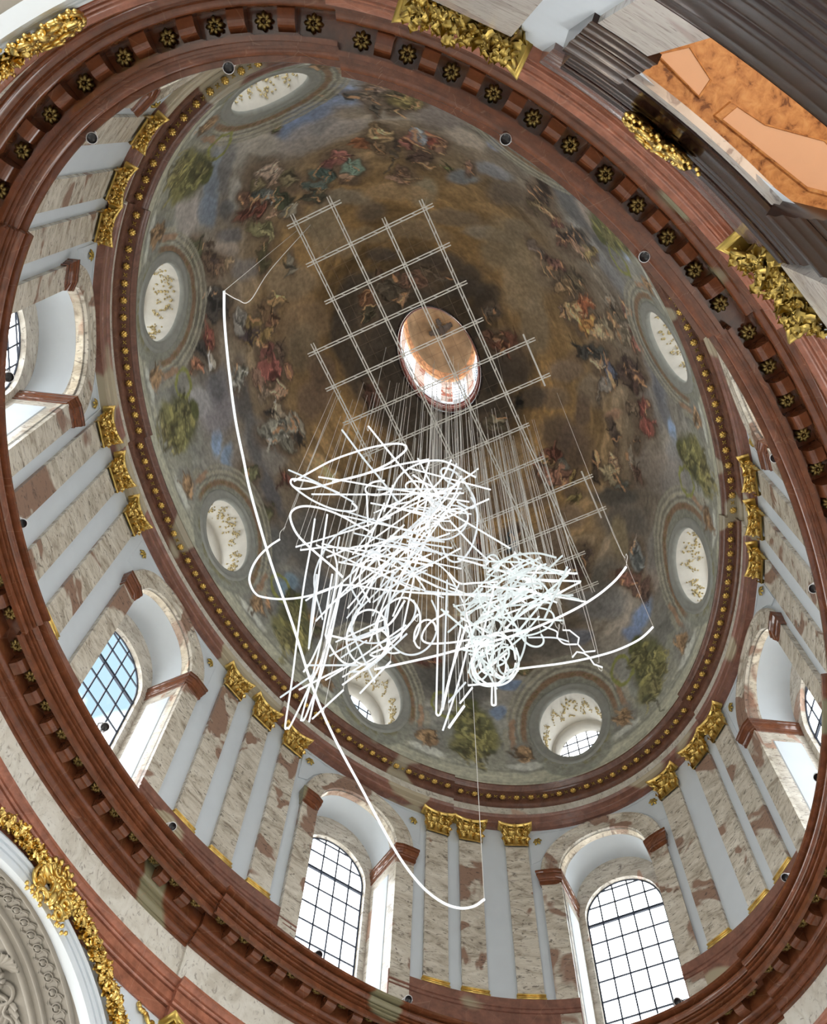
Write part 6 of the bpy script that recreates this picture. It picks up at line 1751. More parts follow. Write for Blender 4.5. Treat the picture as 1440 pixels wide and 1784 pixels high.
    (0, 0.035, 0.92, 0.04, 28.00, 1.37, -0.12, 28.00, 1.55, -0.54, 28.00, 1.80, -1.18, 28.00),
    (0, 0.029, 1.37, -0.11, 28.00, 1.59, 0.11, 28.00),
    (0, 0.035, 1.31, -1.96, 28.50, 1.63, -2.00, 28.21, 1.86, -2.06, 28.00),
    (0, 0.035, 2.29, -3.30, 28.00, 2.39, -3.01, 27.89, 2.37, -2.73, 27.79, 1.78, -2.05, 27.50),
    (0, 0.035, 2.59, -3.08, 27.50, 2.62, -2.53, 27.37, 2.63, -1.67, 27.18, 2.82, -0.91, 27.00),
    (0, 0.035, 1.60, -1.49, 28.00, 1.49, -2.21, 28.00, 1.56, -2.38, 28.00, 1.72, -2.37, 28.00, 1.84, -2.15, 28.00, 1.88, -1.82, 28.00),
    (1, 0.034, 2.98, -1.12, 26.00, 3.27, -1.08, 25.97, 3.53, -0.96, 25.93, 3.74, -0.75, 25.90, 3.84, -0.51, 25.86, 3.83, -0.26, 25.83, 3.71, -0.03, 25.80, 3.48, 0.12, 25.77, 3.18, 0.18, 25.73, 2.86, 0.15, 25.70, 2.55, 0.02, 25.66, 2.30, -0.18, 25.63, 2.14, -0.43, 25.60, 2.10, -0.69, 25.56, 2.16, -0.92, 25.53, 2.33, -1.10, 25.50),
    (1, 0.034, 3.63, -0.94, 26.00, 3.73, -0.80, 25.97, 3.78, -0.63, 25.93, 3.74, -0.47, 25.90, 3.64, -0.33, 25.87, 3.48, -0.25, 25.83, 3.28, -0.22, 25.80, 3.06, -0.26, 25.77, 2.87, -0.37, 25.73, 2.72, -0.51, 25.70, 2.63, -0.68, 25.66, 2.61, -0.86, 25.63, 2.66, -1.01, 25.60, 2.78, -1.11, 25.57, 2.93, -1.16, 25.53, 3.10, -1.15, 25.50),
    (1, 0.034, 2.59, -1.55, 26.00, 2.74, -1.51, 25.97, 2.91, -1.43, 25.93, 3.09, -1.30, 25.89, 3.25, -1.15, 25.85, 3.38, -0.99, 25.81, 3.47, -0.83, 25.78, 3.51, -0.68, 25.75, 3.49, -0.56, 25.72, 3.41, -0.49, 25.70, 3.28, -0.47, 25.68, 3.11, -0.50, 25.66, 2.90, -0.58, 25.62, 2.68, -0.71, 25.58, 2.47, -0.86, 25.54, 2.29, -1.03, 25.50),
    (1, 0.034, 3.07, -0.71, 26.00, 3.28, -0.68, 25.96, 3.48, -0.59, 25.93, 3.65, -0.45, 25.89, 3.75, -0.28, 25.86, 3.77, -0.09, 25.83, 3.70, 0.07, 25.80, 3.56, 0.20, 25.77, 3.35, 0.27, 25.74, 3.11, 0.27, 25.70, 2.85, 0.20, 25.66, 2.62, 0.08, 25.63, 2.44, -0.09, 25.59, 2.33, -0.27, 25.56, 2.30, -0.46, 25.53, 2.35, -0.62, 25.50),
    (1, 0.034, 3.43, -1.81, 27.00, 3.53, -1.82, 27.00, 3.62, -1.81, 27.00, 3.70, -1.77, 27.00, 3.75, -1.71, 27.00, 3.77, -1.63, 27.00, 3.76, -1.55, 27.00, 3.72, -1.47, 27.00, 3.65, -1.39, 27.00, 3.56, -1.33, 27.00, 3.46, -1.29, 27.00, 3.36, -1.27, 27.00, 3.26, -1.28, 27.00, 3.18, -1.31, 27.00, 3.12, -1.36, 27.00, 3.09, -1.43, 27.00),
    (1, 0.032, 1.20, -1.05, 28.00, 1.12, -1.08, 28.00, 1.04, -1.12, 28.00, 0.97, -1.17, 28.00, 0.92, -1.24, 28.00, 0.90, -1.30, 28.00, 0.91, -1.37, 28.00, 0.93, -1.42, 28.00, 0.99, -1.46, 28.00, 1.06, -1.48, 28.00, 1.14, -1.49, 28.00, 1.23, -1.47, 28.00, 1.31, -1.44, 28.00, 1.38, -1.39, 28.00, 1.44, -1.32, 28.00, 1.47, -1.26, 28.00),
    (1, 0.032, 2.32, -2.42, 27.00, 2.42, -2.34, 27.00, 2.47, -2.22, 27.00, 2.48, -2.09, 27.00, 2.44, -1.96, 27.00, 2.36, -1.85, 27.00, 2.25, -1.77, 27.00, 2.11, -1.72, 27.00, 1.98, -1.72, 27.00, 1.86, -1.77, 27.00, 1.76, -1.85, 27.00, 1.71, -1.97, 27.00, 1.70, -2.10, 27.00, 1.74, -2.23, 27.00, 1.82, -2.34, 27.00, 1.93, -2.42, 27.00),
    (1, 0.032, 2.56, -2.06, 27.00, 2.65, -2.18, 27.00, 2.74, -2.28, 27.00, 2.84, -2.35, 27.00, 2.94, -2.38, 27.00, 3.04, -2.37, 27.00, 3.13, -2.34, 27.00, 3.20, -2.26, 27.00, 3.27, -2.16, 27.00, 3.31, -2.03, 27.00, 3.33, -1.88, 27.00, 3.34, -1.71, 27.00, 3.32, -1.54, 27.00, 3.28, -1.37, 27.00, 3.22, -1.20, 27.00, 3.15, -1.06, 27.00),
    (1, 0.034, 3.09, -0.54, 26.00, 3.24, -0.65, 25.97, 3.42, -0.68, 25.95, 3.58, -0.63, 25.92, 3.71, -0.52, 25.90, 3.78, -0.36, 25.87, 3.78, -0.16, 25.85, 3.72, 0.03, 25.81, 3.59, 0.20, 25.78, 3.41, 0.32, 25.76, 3.21, 0.37, 25.73, 3.01, 0.34, 25.71, 2.84, 0.25, 25.68, 2.72, 0.09, 25.66, 2.66, -0.10, 25.63, 2.66, -0.30, 25.60),
    (1, 0.034, 3.44, -0.92, 26.00, 3.65, -0.78, 25.99, 3.75, -0.62, 25.97, 3.73, -0.46, 25.96, 3.60, -0.33, 25.95, 3.36, -0.26, 25.94, 3.07, -0.25, 25.92, 2.76, -0.31, 25.91, 2.50, -0.43, 25.89, 2.31, -0.59, 25.88, 2.23, -0.75, 25.87, 2.27, -0.91, 25.86, 2.42, -1.02, 25.85, 2.65, -1.08, 25.83, 2.93, -1.07, 25.82, 3.21, -1.00, 25.80),
    (1, 0.032, 2.59, -0.59, 26.00, 2.79, -0.51, 25.98, 3.00, -0.40, 25.97, 3.19, -0.26, 25.95, 3.35, -0.11, 25.94, 3.45, 0.03, 25.92, 3.49, 0.15, 25.91, 3.45, 0.23, 25.91, 3.34, 0.27, 25.90, 3.17, 0.25, 25.89, 2.96, 0.18, 25.87, 2.73, 0.07, 25.86, 2.51, -0.07, 25.84, 2.33, -0.23, 25.82, 2.19, -0.37, 25.81, 2.13, -0.50, 25.80),
    (0, 0.030, -0.39, 1.42, 29.31, 0.02, -0.23, 28.17),
    (0, 0.034, -1.52, 1.20, 27.89, -1.50, -1.26, 28.09),
    (0, 0.036, -0.05, 0.84, 26.61, 0.38, -0.58, 28.12),
    (0, 0.033, -1.13, 0.44, 26.80, 0.64, 0.13, 28.79),
    (0, 0.034, -0.28, 1.58, 26.88, -0.86, 1.46, 27.10, -1.08, 0.99, 27.29, -0.77, 0.44, 27.52),
    (0, 0.031, -1.89, 2.25, 28.48, -1.07, 0.30, 27.19),
    (0, 0.032, 0.95, 1.98, 29.29, 0.04, 0.12, 27.12),
    (0, 0.029, -0.51, 2.38, 27.84, -0.30, 0.25, 27.88),
    (0, 0.033, -1.78, 0.86, 27.65, -2.62, -0.09, 27.61, -2.57, -1.21, 27.58, -1.68, -1.97, 27.54),
    (0, 0.030, -1.77, 1.77, 26.95, 0.40, 0.14, 28.56),
    (0, 0.030, -0.29, 1.31, 27.16, -0.39, 0.08, 29.09),
    (0, 0.032, -0.22, 0.61, 28.29, -1.14, -0.91, 27.39),
    (0, 0.036, -1.18, 1.50, 26.74, 1.14, -0.13, 27.30),
    (0, 0.029, -0.68, 0.67, 26.74, -1.75, -1.57, 27.94),
    (0, 0.037, -0.98, 1.87, 27.66, -0.23, -0.04, 29.07),
    (0, 0.033, -0.34, 1.65, 28.95, 0.83, 1.41, 29.23, 2.13, 0.68, 29.59, 2.89, -0.16, 29.87),
    (0, 0.035, -0.07, 1.19, 29.65, -0.35, -1.87, 29.08),
    (0, 0.036, -1.23, 0.09, 29.55, 0.92, -1.95, 27.96),
    (0, 0.032, -0.98, 0.48, 26.82, -0.23, -0.58, 26.90),
    (0, 0.029, 0.01, 2.25, 29.43, 0.68, 0.28, 26.79),
    (0, 0.032, 0.71, 1.44, 28.81, -1.23, -1.30, 28.20),
    (0, 0.031, -0.81, 2.72, 27.70, -0.07, 0.21, 29.76),
    (0, 0.030, -2.07, 0.64, 27.25, -1.04, -0.54, 27.27),
    (0, 0.031, -0.11, 2.90, 29.83, -0.84, 1.89, 29.12, -1.63, 0.58, 28.18, -2.11, -0.36, 27.47),
    (0, 0.031, -1.93, 2.18, 28.69, -0.23, -0.27, 27.62),
    (0, 0.032, 0.96, 0.82, 27.58, 0.14, 1.00, 28.14, -0.52, 0.50, 28.71, -0.59, -0.39, 29.27),
    (0, 0.029, -1.61, 1.33, 28.37, -1.54, -0.06, 28.74),
    (0, 0.030, -0.14, 1.69, 26.54, -0.63, 0.83, 28.15),
    (0, 0.030, -1.28, 1.95, 26.81, -0.98, -0.63, 29.76),
    (0, 0.036, -0.17, 1.65, 28.49, 0.39, -0.25, 29.58),
    (0, 0.032, 1.57, 3.58, 29.27, -0.78, -0.13, 26.87),
    (0, 0.029, -1.26, 3.26, 28.65, -0.78, 1.24, 26.55),
    (0, 0.035, -1.51, 2.73, 26.69, -1.19, 1.92, 27.37, -0.29, 1.02, 28.22, 0.80, 0.50, 28.90),
    (0, 0.029, -0.01, 2.92, 29.34, 1.61, 0.51, 27.98),
    (0, 0.034, -0.73, 2.89, 28.04, 0.78, 1.77, 29.22),
    (0, 0.033, 1.26, 2.23, 28.07, 0.48, 1.36, 28.12, -0.62, 0.32, 28.18, -1.49, -0.38, 28.22),
    (0, 0.029, -0.16, 2.23, 28.19, -1.29, -0.90, 27.97),
    (0, 0.035, -0.68, 1.94, 27.92, 0.04, 0.15, 26.88),
    (0, 0.029, -0.22, 0.62, 27.28, 1.22, -0.25, 28.61),
    (0, 0.031, 0.52, 3.12, 26.81, 0.32, 2.52, 27.38, 0.00, 1.70, 28.13, -0.26, 1.08, 28.69),
    (0, 0.033, -1.40, 3.35, 28.35, 1.06, 1.25, 28.11),
    (0, 0.035, 0.62, 3.28, 29.07, -2.15, 0.65, 27.20),
    (0, 0.030, -1.04, 1.10, 27.08, 0.53, -1.39, 26.79),
    (0, 0.034, -1.65, 3.67, 27.76, -1.21, 2.84, 28.10, -0.34, 1.87, 28.53, 0.55, 1.26, 28.87),
    (0, 0.029, 0.18, 2.46, 28.01, -0.00, 1.14, 28.20, 0.84, 0.21, 28.37, 2.39, 0.14, 28.56),
    (0, 0.030, 0.76, 4.18, 27.94, -0.74, 3.66, 27.66, -1.76, 2.42, 27.36, -1.90, 1.08, 27.07),
    (0, 0.033, 1.09, 3.57, 28.79, -0.65, 0.88, 27.48),
    (0, 0.032, -0.36, 2.68, 26.62, -0.23, 0.06, 27.10),
    (0, 0.036, 1.83, 3.09, 29.18, 0.63, 1.79, 28.91),
    (0, 0.031, 0.74, 1.74, 28.25, -0.75, 0.06, 27.52),
    (0, 0.035, -1.48, 1.60, 29.76, -0.16, -0.48, 29.39),
    (0, 0.037, -0.53, 0.90, 28.60, -1.49, -1.31, 28.20),
    (0, 0.035, -0.57, 0.47, 30.00, -2.12, -0.69, 29.28),
    (0, 0.029, -1.03, 0.18, 29.01, 0.05, -1.13, 29.52),
    (0, 0.035, -1.99, 1.07, 29.14, -0.67, -1.14, 29.99),
    (0, 0.036, -0.77, 1.40, 29.88, -1.50, -0.38, 28.77),
    (0, 0.033, -0.40, 0.43, 29.20, -0.49, -0.18, 29.05, -0.85, -0.88, 28.87, -1.32, -1.33, 28.73),
    (0, 0.032, -0.98, 0.59, 29.54, -0.58, -0.24, 29.17),
    (0, 0.032, -2.01, 0.08, 29.89, -0.95, -2.13, 28.15),
    (0, 0.030, -0.89, 0.17, 28.20, 0.04, -0.43, 29.62),
    (0, 0.034, -1.06, -0.74, 29.06, -2.05, -1.54, 28.25),
    (0, 0.030, -2.51, -0.52, 28.73, -0.11, -0.45, 29.49),
    (0, 0.033, -1.31, 0.89, 29.25, -1.25, 0.13, 29.08, -1.55, -0.79, 28.88, -2.07, -1.39, 28.72),
    (0, 0.036, -1.40, -0.23, 28.50, 0.07, -0.77, 29.96),
    (0, 0.037, -1.86, -0.03, 29.51, -1.38, -0.23, 29.61, -0.76, -0.16, 29.73, -0.30, 0.17, 29.83),
    (0, 0.035, 0.63, 2.47, 27.49, -0.08, 2.47, 27.55, -0.61, 2.00, 27.61, -0.69, 1.33, 27.68),
    (0, 0.034, 1.18, 2.16, 26.30, -0.41, 1.16, 26.31),
    (0, 0.029, 0.91, 3.22, 26.74, -0.64, 1.60, 26.19),
    (0, 0.034, -0.11, 3.71, 26.02, -0.94, 1.48, 26.62),
    (0, 0.031, 0.78, 2.46, 27.76, -0.27, 0.50, 26.44),
    (0, 0.031, 1.48, 2.14, 27.83, -0.99, -0.26, 26.88),
    (0, 0.032, -0.18, 3.33, 26.50, -0.82, 0.75, 26.72),
    (0, 0.032, 0.10, 2.41, 26.31, -0.55, 2.46, 26.61, -0.97, 2.02, 26.89, -0.91, 1.37, 27.18),
    (0, 0.034, 1.94, 2.07, 27.09, 0.18, 0.79, 27.13),
    (0, 0.029, 0.96, 2.40, 26.63, -0.22, 1.31, 26.05),
    (0, 0.032, 0.43, 1.97, 27.53, 0.16, 0.40, 27.04),
    (0, 0.037, 0.48, 3.66, 26.14, 1.11, 3.05, 26.49, 1.26, 2.14, 26.89, 0.88, 1.43, 27.24),
    (0, 0.035, -0.27, 3.18, 27.28, -1.38, 0.39, 27.05),
    (0, 0.033, 1.31, 4.05, 26.53, 0.83, 2.40, 25.98),
    (0, 0.030, 1.55, 4.20, 25.67, 1.76, 3.41, 26.47),
    (0, 0.034, 1.05, 4.13, 25.80, 0.32, 3.42, 26.04),
    (0, 0.031, 1.20, 3.54, 25.92, 0.92, 2.58, 25.76),
    (0, 0.029, 2.31, 4.16, 26.93, 1.87, 2.80, 26.49),
    (0, 0.033, 1.85, 3.46, 26.70, 1.08, 1.45, 26.08),
    (0, 0.032, 0.76, 3.11, 25.87, 0.91, 1.99, 26.13),
    (0, 0.029, 1.39, 2.78, 26.61, 0.64, 2.08, 26.43),
    (0, 0.029, 0.54, 3.36, 25.62, 0.57, 1.81, 25.90),
    (1, 0.034, 2.60, -0.57, 28.14, 1.22, -2.32, 26.76),
    (1, 0.036, 1.78, -1.45, 28.41, 1.90, -3.51, 26.79),
    (1, 0.031, 2.22, 0.45, 28.42, 2.35, -1.10, 28.07),
    (1, 0.039, 2.88, 0.06, 28.14, 2.29, -1.88, 28.11),
    (1, 0.031, 1.56, 0.28, 28.39, 2.77, -1.11, 27.89),
    (1, 0.031, 1.94, 0.00, 27.81, 0.76, -1.67, 26.83),
    (1, 0.032, 1.71, -1.44, 26.09, 2.59, -2.32, 27.16),
    (1, 0.034, 2.89, -0.35, 27.62, 2.29, -1.78, 27.92),
    (1, 0.033, 1.93, -0.23, 27.53, 1.06, -2.12, 26.79),
    (1, 0.038, 2.62, -2.15, 26.27, 1.66, -3.33, 26.94),
    (1, 0.036, 2.53, -1.62, 27.35, 2.16, -2.86, 26.75),
    (1, 0.036, 2.39, -0.45, 28.09, 1.72, -2.47, 26.49),
    (1, 0.039, 1.25, -0.38, 26.23, 2.20, -1.36, 28.18),
    (1, 0.040, 2.33, -0.39, 27.40, 1.98, -2.09, 26.66),
    (1, 0.037, 2.14, -1.38, 26.01, 2.29, -3.19, 27.71),
    (1, 0.037, 0.49, -1.22, 26.45, 1.93, -1.67, 28.47),
    (1, 0.032, 2.14, 0.19, 27.54, 2.17, -1.91, 27.60),
    (1, 0.034, 0.70, -1.20, 27.30, 0.87, -2.22, 26.66),
    (1, 0.039, 0.81, -1.36, 27.01, 0.77, -1.95, 27.08, 1.01, -2.65, 27.17, 1.41, -3.12, 27.24),
    (1, 0.035, 2.24, -1.48, 28.10, 3.57, -3.32, 28.14),
    (1, 0.033, 2.51, -0.76, 27.30, 3.01, -0.97, 27.22, 3.17, -1.46, 27.14, 2.87, -1.98, 27.05),
    (1, 0.035, 1.84, -1.22, 27.48, 1.69, -1.65, 27.09, 1.55, -2.19, 26.57, 1.50, -2.57, 26.17),
    (1, 0.039, 1.50, -0.99, 28.27, 0.87, -2.10, 27.36),
    (1, 0.039, 2.99, -1.01, 26.55, 2.64, -2.61, 27.87),
    (1, 0.037, 2.47, 0.76, 27.44, 1.57, -1.31, 27.13),
    (1, 0.033, 0.79, -0.90, 26.11, 1.53, -2.26, 26.08),
    (1, 0.039, 1.54, -1.20, 26.52, 3.25, -1.33, 26.74),
    (1, 0.033, 3.02, 0.34, 27.74, 1.71, -1.21, 27.40),
    (1, 0.032, 1.49, -1.74, 28.25, 2.80, -2.12, 28.17),
    (1, 0.037, 1.99, -0.92, 26.30, 3.66, -2.50, 27.73),
    (1, 0.033, 2.11, -1.05, 27.66, 1.53, -2.16, 28.21),
    (1, 0.031, 2.39, 0.18, 27.16, 1.98, -1.71, 26.19),
    (1, 0.033, 0.89, -1.16, 26.22, 2.43, -2.47, 26.71),
    (1, 0.031, 2.10, 0.15, 27.55, 2.01, -1.84, 28.29),
    (1, 0.037, 1.59, -1.82, 27.29, 2.42, -3.49, 27.26),
    (1, 0.033, 3.00, -0.79, 27.09, 2.68, -1.59, 27.67),
    (1, 0.031, 1.99, -1.88, 26.83, 2.80, -3.11, 27.37),
    (1, 0.035, 1.59, -2.01, 26.53, 2.76, -2.59, 27.24),
    (1, 0.037, 2.08, -1.19, 26.77, 2.18, -2.06, 27.46),
    (1, 0.031, 0.84, -2.21, 27.29, 1.95, -3.17, 26.90),
    (1, 0.035, 1.46, -2.51, 27.25, 2.24, -3.41, 27.49),
    (1, 0.035, 2.07, -1.34, 27.63, 2.17, -1.67, 27.56, 2.04, -2.08, 27.47, 1.76, -2.36, 27.40),
    (1, 0.040, 2.18, -1.49, 26.95, 1.58, -1.62, 27.01, 1.30, -2.06, 27.07, 1.51, -2.60, 27.14),
    (1, 0.033, 2.55, -1.64, 27.13, 2.11, -3.50, 26.63),
    (1, 0.039, 1.39, -1.02, 27.35, 1.52, -2.67, 27.87),
    (1, 0.032, 2.27, -0.90, 27.02, 1.81, -2.00, 26.78),
    (1, 0.032, 0.58, -1.37, 27.21, 2.11, -2.30, 27.24),
    (1, 0.034, 1.29, -1.87, 26.91, 1.44, -2.26, 26.79, 1.82, -2.53, 26.65, 2.23, -2.56, 26.53),
    (1, 0.032, 1.97, -2.55, 26.59, 3.12, -3.20, 27.59),
    (1, 0.038, 1.92, -0.98, 26.62, 2.53, -2.12, 27.82),
    (1, 0.032, 0.81, -1.96, 27.23, 1.73, -3.06, 26.78),
    (1, 0.032, 0.91, -1.14, 26.89, 2.34, -2.33, 27.59),
    (1, 0.033, 0.90, -1.34, 27.08, 2.17, -2.21, 27.80),
    (1, 0.037, 1.10, -1.49, 26.52, 1.67, -2.74, 27.64),
    (1, 0.031, 2.51, -1.38, 27.80, 1.24, -3.33, 26.85),
    (1, 0.032, 2.26, -1.57, 27.56, 1.24, -2.68, 26.83),
    (1, 0.032, 1.15, -1.01, 25.69, 2.38, -1.32, 26.18),
    (1, 0.033, 3.05, 0.23, 25.74, 2.55, -1.23, 27.32),
    (1, 0.039, 3.27, 0.47, 26.15, 2.85, 0.16, 26.11, 2.49, -0.34, 26.05, 2.36, -0.78, 26.01),
    (1, 0.033, 0.94, -0.83, 26.18, 1.55, -0.68, 26.53, 2.28, -0.72, 26.95, 2.80, -0.93, 27.30),
    (1, 0.039, 3.41, -0.03, 27.16, 2.47, -0.77, 27.26),
    (1, 0.035, 2.28, -0.39, 26.04, 0.88, -1.36, 26.02),
    (1, 0.037, 0.83, 0.23, 25.66, 3.36, -0.19, 27.15),
    (1, 0.038, 2.64, -0.38, 26.89, 1.47, -1.86, 26.87),
    (1, 0.037, 1.15, -0.31, 26.09, 3.33, 0.09, 26.33),
    (1, 0.037, 2.87, -0.13, 25.75, 2.21, -0.09, 25.71, 1.67, -0.45, 25.67, 1.51, -1.03, 25.63),
    (1, 0.031, 0.91, -0.10, 25.83, 3.04, -0.26, 27.23),
    (1, 0.037, 1.93, 0.10, 26.93, 2.40, -0.66, 26.15),
    (1, 0.033, 3.81, 0.46, 26.78, 2.45, -1.81, 25.75),
    (1, 0.039, 1.16, -0.27, 25.53, 1.18, -0.89, 26.67),
    (1, 0.032, 2.11, 0.02, 26.83, 2.98, 0.09, 26.27),
    (1, 0.035, 1.95, -1.15, 26.16, 0.89, -1.73, 25.55),
    (1, 0.037, 3.03, 0.05, 26.17, 2.87, -0.16, 26.05, 2.61, -0.40, 25.90, 2.39, -0.57, 25.79),
    (1, 0.039, 2.54, 0.25, 26.38, 2.52, -0.10, 26.37, 2.75, -0.36, 26.36, 3.12, -0.41, 26.36),
    (1, 0.033, 2.41, 0.10, 25.63, 2.60, -0.10, 25.61, 2.93, -0.27, 25.59, 3.23, -0.31, 25.57),
    (1, 0.034, 3.13, -0.32, 26.25, 2.91, -0.44, 26.33, 2.87, -0.67, 26.41, 3.08, -0.87, 26.49),
    (1, 0.038, 2.70, -0.22, 26.09, 3.02, 0.04, 26.07, 3.40, 0.03, 26.06, 3.64, -0.27, 26.05),
    (1, 0.033, 3.00, -0.50, 25.44, 2.97, -0.72, 25.43, 2.80, -0.93, 25.41, 2.58, -1.02, 25.39),
    (1, 0.039, 1.93, -0.60, 25.74, 2.18, -0.66, 25.89, 2.51, -0.63, 26.07, 2.78, -0.50, 26.22),
    (1, 0.031, 2.77, 0.13, 25.79, 2.84, -0.81, 26.38),
    (1, 0.035, 2.23, 0.19, 25.63, 3.16, -0.32, 26.49),
    (1, 0.032, 1.96, -0.18, 25.52, 1.93, -0.39, 25.47, 2.02, -0.62, 25.41, 2.17, -0.75, 25.36),
    (1, 0.034, 2.20, -0.07, 25.82, 2.32, -0.75, 25.31),
    (1, 0.039, 2.72, -0.14, 26.01, 2.90, -0.11, 26.00, 3.14, -0.07, 26.00, 3.32, -0.02, 25.99),
    (1, 0.039, 2.50, -0.19, 25.38, 3.87, -0.13, 25.77),
    (1, 0.039, 3.33, -0.06, 26.07, 2.78, -0.89, 25.55),
]
TUBE_LABELS = {
    0: 'longest neon tube, sweeping from the upper left down to the bottom middle',
    1: 'long curved neon tube ending at the middle right with an upturned tip',
    2: 'lowest curved neon tube on the right, passing over the round window',
    3: 'hook-shaped neon tube bulging out at the left of the tangle',
    4: 'bent zigzag neon tube at the lower right end of the tangle',
    7: 'angular neon tube like a chemical symbol, lowest at the right',
    9: 'looped neon tube at the upper left with a long straight tail',
    11: 'flat open loop of neon tube at the top of the tangle',
    18: 'large looping neon tube at the left side of the tangle',
    20: 'narrow V of neon tube hanging lowest at the lower left',
    51: 'long flat hook of neon tube between the two tangles',
    52: 'narrow V of neon tube hanging lowest in the middle',
    59: 'small U-shaped neon tube at the bottom of the right tangle',
}

# ================================================================== the hanging light sculpture
GRID_Z = 42.0
gx = lambda i: -9.53 + 1.655 * i
gy = lambda j: 3.57 - 1.63 * j          # j = 0..5
grid = tag(empty('suspension_grid', Matrix.Translation((0, 0, GRID_Z))), 'pale steel lattice hung flat under the dome above the neon tangle', 'frame')
def beam(x0, y0, x1, y1, twin=True):
    """one lattice beam: two chords with a few ties"""
    mb = MB()
    d = Vector((x1 - x0, y1 - y0, 0)).normalized()
    n = Vector((-d.y, d.x, 0))
    a, b = Vector((x0, y0, 0)) - d * .38, Vector((x1, y1, 0)) + d * .38
    for s in ((-1, 1) if twin else (0,)):
        mb.tube([a + n * .055 * s, b + n * .055 * s], .026 if twin else .04, 5)
    L = (b - a).length
    if twin:
        k = int(L / .55)
        for i in range(k):
            p = a + d * (L * (i + .5) / k)
            mb.tube([p + n * .055 + d * .1, p - n * .055 - d * .1], .014, 4)
    mb.build('beam', STEEL, grid, False)
for j, (i0, i1) in {0: (3, 6), 1: (0, 12), 2: (0, 12), 3: (1, 12), 4: (1, 12)}.items():
    beam(gx(i0), gy(j), gx(i1), gy(j), j != 9)
beam(gx(5), gy(5), gx(6), gy(5), False)
beam(gx(9), gy(5), gx(10), gy(5), False)
for i, (j0, j1) in {0: (1, 2), 1: (1, 4), 2: (1, 4), 3: (0, 4), 4: (0, 4), 5: (0, 5), 6: (0, 5), 7: (1, 4), 8: (1, 4), 9: (1, 5), 10: (1, 5), 11: (2, 4), 12: (2, 4)}.items():
    beam(gx(i), gy(j0), gx(i), gy(j1))
# thin wire mesh lying in the cells
mb = MB()
for i in range(0, 36):
    x = gx(0) + i * .5517
    mb.tube([(x, gy(1 if i < 4 else 1), .05), (x, gy(2 if i < 4 else 4), .05)], .0055, 3, False)
for j in range(0, 10):
    y = gy(1) - j * .5433
    mb.tube([(gx(0) if j < 4 else gx(1), y, .05), (gx(12), y, .05)], .0055, 3, False)
mesh_wire = mb.build('wire_mesh', plain('mesh_wire', (.16, .11, .07), .6), grid, False)
mesh_wire['kind'] = 'stuff'
# rods that carry the lattice
for i, j in ((1, 1), (1, 4), (6, 1), (6, 4), (11, 2), (11, 4)):
    zt = ZD + HD * sqrt(max(0, 1 - (gx(i) / AD) ** 2 - (gy(j) / BD) ** 2)) - GRID_Z
    mb = MB()
    mb.tube([(gx(i), gy(j), 0), (gx(i), gy(j), zt)], .008, 4)
    mb.build('hanger_rod', CORD, grid, False)

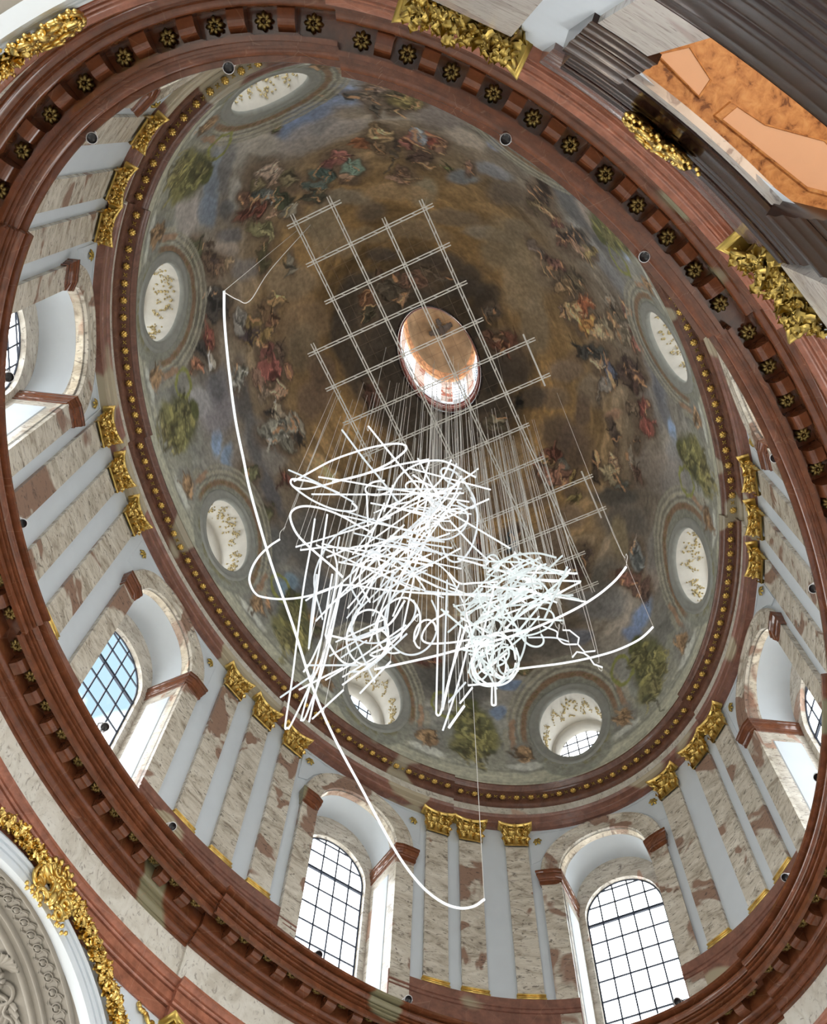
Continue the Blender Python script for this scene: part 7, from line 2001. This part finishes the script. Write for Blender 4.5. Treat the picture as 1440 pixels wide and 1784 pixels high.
# the neon tubes
tube_ends = []
for n, row in enumerate(TUBES):
    kind, rad, v = 'LRS'[row[0]], row[1], row[2:]
    P = [Vector(v[i:i + 3]) for i in range(0, len(v), 3)]
    angular = 'zigzag' in TUBE_LABELS.get(n, '') or 'angular' in TUBE_LABELS.get(n, '')
    Q = spline(P, 6) if len(P) > 2 and not angular else P
    mb = MB()
    mb.tube(Q, rad * .86, 6)
    o = mb.build('neon_tube', (NEON if kind != 'R' else NEON_G)[0 if kind == 'S' else n % 3])
    for k in (Q[0], Q[-1]):
        pass
    if n in TUBE_LABELS:
        tag(o, TUBE_LABELS[n], 'neon tube', 'hanging neon tubes')
    else:
        L = sum((b - a).length for a, b in zip(Q, Q[1:]))
        chord = (Q[-1] - Q[0]).length
        mid = sum(Q, Vector()) / len(Q)
        bend = 'straight' if chord > .97 * L else 'bowed' if chord > .75 * L else 'looped'
        size = 'short' if L < 1.6 else 'long' if L > 3.2 else 'middling'
        run = 'steep' if abs(Q[-1].x - Q[0].x) > 1.6 * abs(Q[-1].y - Q[0].y) else 'level' if abs(Q[-1].y - Q[0].y) > 1.6 * abs(Q[-1].x - Q[0].x) else 'slanting'
        cx, cy = (2.6, -1.6) if kind == 'R' else (-.2, 1.0)
        run += ' right-rising' if (Q[-1].x - Q[0].x) * (Q[-1].y - Q[0].y) > 0 else ' left-rising'
        ud = ('top', 'upper', 'middle', 'lower', 'bottom')[sum(mid.x > cx + v for v in (-1.5, -.5, .5, 1.5))]
        lr = ('far right', 'right', 'centre', 'left', 'far left')[sum(mid.y > cy + v for v in (-1.3, -.45, .45, 1.3))]
        where = 'smaller right tangle' if kind == 'R' else 'larger left tangle'
        tag(o, '%s %s %s neon tube at the %s %s of the %s' % (size, bend, run, ud, lr, where), 'neon tube', 'neon tubes of the %s' % where)
    # electrode caps and ties are the same white; the cords hang from both ends
    tube_ends.append((kind, Q[0], Q[-1], Q[len(Q) // 2]))

# the cords the tubes hang from
cords = []
for n, (kind, a, b, c) in enumerate(tube_ends):
    for p in ((a, b) if n % 3 else (a, b, c)):
        if abs(p.y) < 5.2 and -10 < p.x < 11.5:
            cords.append((kind, p))
rs = random.Random(5)
rs.shuffle(cords)
key = [c for c in cords if c[0] == 'S']
rest = [c for c in cords if c[0] != 'S'][:215]
for kind, p in key + rest:
    q = Vector((p.x + rs.uniform(-.12, .12), p.y + rs.uniform(-.12, .12), GRID_Z - .02))
    mb = MB()
    if rs.random() < .25:
        s = rs.uniform(-.25, .25)
        pts = spline([p, p + Vector((s, s * .6, .06)), p + Vector((s * .8, s, .5)), p + (q - p) * .12, q], 4)
    else:
        pts = [p, q]
    mb.tube(pts, .0098, 3, False)
    mb.v = [(x, y, z - GRID_Z) for x, y, z in mb.v]
    mb.build('suspension_cord', CORD, grid)
# slack feed cord of the longest tube
mb = MB()
a = tube_ends[0][1]
mb.tube(spline([a + Vector((0, 0, -.1)), a + Vector((.35, -.25, -.1)), a + Vector((.55, -.4, .5)), a + Vector((.3, -.35, 5.0)), Vector((gx(0) + .3, gy(1) - .5, GRID_Z))], 8), .014, 5)
tag(mb.build('feed_cord', CORD), 'slack white feed cord at the upper tip of the longest neon tube', 'cord')
